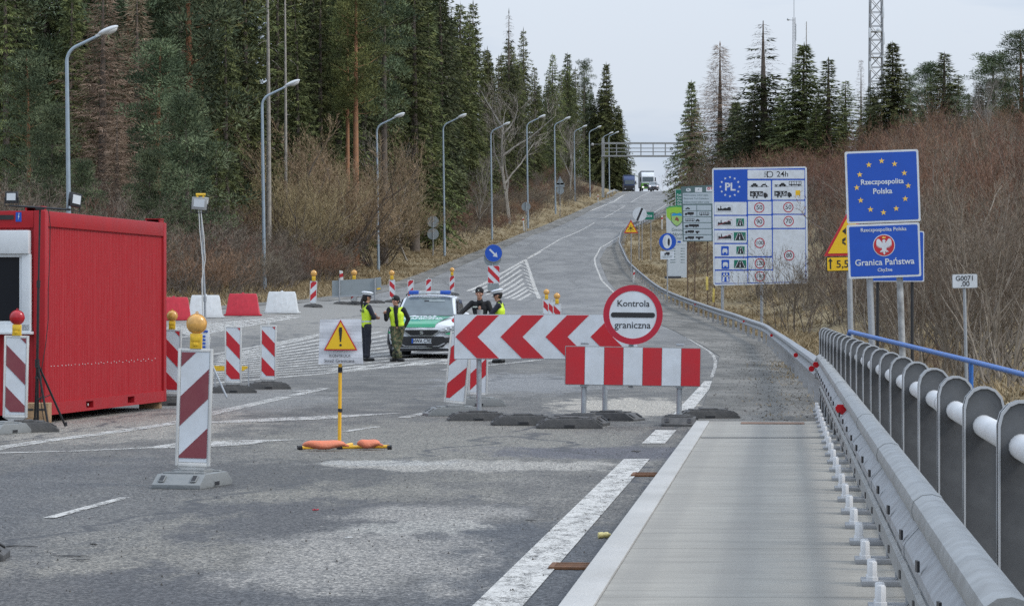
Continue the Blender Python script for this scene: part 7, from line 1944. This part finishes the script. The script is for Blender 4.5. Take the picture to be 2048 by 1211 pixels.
for px in list(range(1478, 1720, 30)) + list(range(1752, 1860, 30)) + list(range(1870, 2110, 30)):
    stand(px + rnd.uniform(-8, 8), (215 if px < 1720 else 205 if px < 1860 else 165) + rnd.uniform(-15, 35), rnd.uniform(385, 420), rnd.choice(['sp1', 'sp7', 'sp5', 'sp2']), 'spruce_tree', 'spruce in the dark row behind the right thicket', 'spruce tree', 'spruces behind the right thicket', 1.6, 3, 30)
# -- dry grass on the verges
M['straw'] = leafmat('dry_straw_grass', (.25, .195, .11), (.52, .43, .27), .1)
gb = MB()
def tufts(n, fx, y0, y1, h0, h1, skew=1.0):
    for _ in range(n):
        Y = y0 + (y1 - y0) * rnd.random() ** skew; X = fx(Y)
        if noise.noise(Vector((X * .35, Y * .2, 2))) < -.22: continue
        z = terr(X, Y); c = V(X, Y, z - .03); h = rnd.uniform(h0, h1)
        for k in range(5):
            a = rnd.uniform(0, 6.28); ln = rnd.uniform(.3, 1.1)
            spike(gb, c + V(rnd.uniform(-.12, .12), rnd.uniform(-.12, .12), 0), c + V(math.cos(a) * h * ln, math.sin(a) * h * ln, h * rnd.uniform(.5, 1)), .05, rnd)
tufts(9000, lambda Y: XR(Y) + .2 + rnd.random() * 9, 45, 240, .14, .42, 1.0)
tufts(5000, lambda Y: XR(Y) + .2 + rnd.random() * 8, 240, 420, .2, .5)
tufts(9000, lambda Y: XL(Y) - .4 - rnd.random() * 9, 110, 300, .14, .42)
tufts(5000, lambda Y: XL(Y) - .4 - rnd.random() * 11, 300, 540, .2, .55)
tufts(1500, lambda Y: XR(Y) - 1.1 + 1.7 * rnd.random() ** .6, 38.5, 80, .06, .2)
tag(gb.build('dry_grass', M['straw'], sharp=None), kind='stuff')
# ------------------------------------------------------------------ radio masts on the ridge
def lattice(px, py, Y, H, w, label, name, top_w=None):
    r = thing(name, label, 'mast', W(px, py, Y)); tw_ = top_w or w; n = int(H / (w * .95)); 
    cs = [(-1, -1), (1, -1), (1, 1), (-1, 1)]
    b = MB()
    for sx, sy in cs: b.tube([(sx * w / 2, sy * w / 2, -8), (sx * w / 2, sy * w / 2, 0), (sx * tw_ / 2, sy * tw_ / 2, H)], .11 * w / 2, 5)
    b.build('legs', M['galv_old'], r); b = MB()
    for k in range(n):
        za, zb = H * k / n, H * (k + 1) / n; wa = w + (tw_ - w) * k / n; wb = w + (tw_ - w) * (k + 1) / n
        for i in range(4):
            p, q = cs[i], cs[(i + 1) % 4]
            P = V(p[0] * wa / 2, p[1] * wa / 2, za); Q = V(q[0] * wb / 2, q[1] * wb / 2, zb); b.tube([P, Q], .055 * w / 2, 4, cap=False)
            b.tube([V(q[0] * wa / 2, q[1] * wa / 2, za), V(p[0] * wb / 2, p[1] * wb / 2, zb)], .055 * w / 2, 4, cap=False); b.tube([P, V(q[0] * wa / 2, q[1] * wa / 2, za)], .05 * w / 2, 4, cap=False)
    b.build('bracing', M['galv_old'], r)
    return r
lt = lattice(1752, 300, 520, 30.0, 2.3, 'tall grey steel lattice radio tower rising behind the right spruces', 'radio_tower', 1.9)
for (x, z, h_) in ((-1.15, 19.5, 1.6), (1.2, 18.6, 2.0), (1.15, 15.0, 1.4), (-1.1, 14.0, 1.5), (1.1, 23.0, 2.0)):
    b = MB(); b.box((x, -1.1, z), (.28, .2, h_)); b.build('antenna', M['pvc'], lt, bevel=.03)
for (x, z) in ((-.9, 9.3), (.3, 20.0)):
    b = MB(); T = Matrix.Translation((x, -1.35, z)) @ Matrix.Rotation(R(90), 4, 'X'); b.lathe([(.02, .12), (.3, .08), (.42, 0), (.02, -.02)], 16, T=T); b.build('dish', M['pvc'], lt)
for z in (7.5, 15.5, 19.8): b = MB(); b.box((0, 0, z), (2.3, 2.3, .08)); b.build('platform', M['galv'], lt)
m2 = lattice(1588, 300, 480, 20.5, .5, 'thin grey antenna mast behind the spruce with the bare top', 'antenna_mast', .35)
b = MB(); b.tube([(0, 0, 20.5), (0, 0, 24.6)], .05, 6); b.build('whip_antenna', M['galv'], m2); b = MB(); b.box((.3, 0, 18.2), (.14, .14, 2.6)); b.build('antenna', M['pvc'], m2)
b = MB(); b.box((-.5, 0, 20.1), (.9, .08, .08)); b.ball((-.9, 0, 20.2), .22, 8); b.build('bracket_antenna', M['galv'], m2)
# ------------------------------------------------------------------ gratings, litter and loose debris
M['rust_grate'] = mat('rusty_drain_grating', (.16, .075, .035), .85, .2, var=.4, scale=20, dirt=(.06, .04, .03, 1), dirt_amt=.6)
def grate(y, x0, x1, label, dy=.30):
    p = V(BX((x0 + x1) / 2, y), y, .004); r = thing('drain_grating', label, 'drain', p, -math.atan(BD)); w = x1 - x0
    b = MB(); b.box((0, -dy / 2, .006), (w, .03, .014)); b.box((0, dy / 2, .006), (w, .03, .014)); b.box((-w / 2 + .015, 0, .006), (.03, dy - .03, .014)); b.box((w / 2 - .015, 0, .006), (.03, dy - .03, .014))
    b.build('rim', M['rust_grate'], r); b = MB()
    for k in range(9): b.box((0, -dy / 2 + dy * (k + 1) / 10, .004), (w - .06, .016, .012))
    b.build('bars', M['rust_grate'], r); b = MB(); b.box((0, 0, -.001), (w - .06, dy - .03, .002)); b.build('sump', M['black'], r)
grate(6200 * 1.5 / (1134 - 610), -1.33, -1.07, 'rusty drain grating at the kerb in the foreground')
grate(6200 * 1.5 / (950 - 610), -1.33, -1.07, 'rusty drain grating at the kerb farther along', .42)
b = MB(); b.box((0, 0, .004), (.75, .5, .006)); o = b.build('rusty_plate', mat('rust_stained_plate', (.22, .13, .085), .85, var=.35, scale=9), loc=(BX(-.12, 36.9), 36.9, KH + .006)); o.rotation_euler = (0, 0, -math.atan(BD)); tag(o, 'flat rust brown plate on the far end of the concrete walkway', 'plate')
# black expansion joint across the walkway
jb = MB(); bbox(jb, -.86, .62, 32.93, 33.06, KH - .02, KH + .004); tag(jb.build('expansion_joint', M['black'], sharp=None), kind='structure')
def scrap(name, px, py, L, w, h, mt, label, rz, cat, z=0.004):
    p = G(px, py); rnd2 = random.Random(int(px * 7 + py)); b = MB(); n = 9; pts = [V((k / (n - 1) - .5) * L, rnd2.uniform(-.2, .2) * w * 2, h * .5 + rnd2.uniform(0, .6) * h) for k in range(n)]
    b.tube(pts, [w * (.25 + .75 * math.sin(PI * (k + .4) / n)) * rnd2.uniform(.6, 1.1) for k in range(n)], 6); o = b.build(name, mt, loc=(p.x, p.y, p.z + z)); o.rotation_euler = (0, 0, rz); o.scale = (1, 1, .55)
    return tag(o, label, cat)
scrap('rubber_strip', 140, 1113, .24, .008, .012, M['rubber'], 'long thin black rubber strip on the asphalt at lower left', R(-8), 'debris')
scrap('rubber_strip', 160, 1121, .12, .008, .012, M['rubber'], 'short black rubber strip just below the long one at lower left', R(-4), 'debris')
scrap('rubber_scrap', 187, 1091, .05, .014, .02, M['rubber'], 'small black lump right of the thin rubber strips', R(20), 'debris')
scrap('rubber_scrap', 30, 1094, .30, .010, .014, M['rubber'], 'dark crumbled rubber line beside the black foot at the left edge', R(-12), 'debris')
scrap('dry_leaf', 631, 1022, .05, .014, .02, M['red_cloth'], 'small red leaf on the asphalt below the banner stand', R(15), 'litter')
scrap('dark_scrap', 1060, 1042, .08, .01, .012, M['rubber'], 'dark thin scrap in the middle of the near lane', R(5), 'debris')
scrap('dark_scrap', 1272, 905, .11, .02, .03, M['rubber'], 'black clod beside the broken end of the edge line', R(30), 'debris')
scrap('pale_scrap', 698, 1076, .05, .008, .01, M['white_plastic'], 'thin pale scrap left of the light road patch', R(3), 'litter')
p = G(1208, 1076); b = MB(); T = Matrix.Translation((p.x, p.y, .022)) @ Matrix.Rotation(R(12), 4, 'Z') @ Matrix.Rotation(R(88), 4, 'Y')
b.lathe([(.004, -.04), (.020, -.038), (.021, -.01), (.017, 0), (.021, .012), (.019, .028), (.009, .036), (.009, .045), (.002, .046)], 14, T=T)
tag(b.build('plastic_bottle', mat('crumpled_yellow_plastic', (.50, .43, .17), .4, var=.3, scale=40), sharp=60), 'crumpled pale yellow bottle lying in the gutter by the kerb', 'bottle')
# loose grit and crumbs on the tarmac and along the right shoulder
gr_ = MB(); rq = random.Random(5)
def crumbs(n, fx, y0, y1, r0, r1):
    for _ in range(n):
        Y = y0 + (y1 - y0) * rq.random(); X = fx(Y); z = zg(X, Y) + .012; r = rq.uniform(r0, r1) * rq.choice([.5, .6, .8, 1])
        P = [(X + r * rq.uniform(.6, 1.2) * math.cos(a), Y + r * rq.uniform(.6, 1.2) * math.sin(a), z - .008) for a in (.3, 1.9, 3.3, 4.9)]
        P.append((X, Y, z + r * .6)); gr_.tone = rq.random(); gr_.add(P, [(0, 1, 4), (1, 2, 4), (2, 3, 4), (3, 0, 4)])
crumbs(380, lambda Y: rq.uniform(-.165 * Y, BX(-1.1, Y)), 15.5, 40, .004, .011)
crumbs(1500, lambda Y: interp(EDGE, Y) + (XR(Y) - interp(EDGE, Y)) * rq.random() ** .6, 39, 110, .012, .04)
crumbs(300, lambda Y: BX(rq.uniform(-.85, .45), Y), 15, 37, .005, .011)
tag(gr_.build('loose_grit', mat('dark_grit', (.075, .068, .06), .95, var=.5, scale=30), sharp=None), kind='stuff')
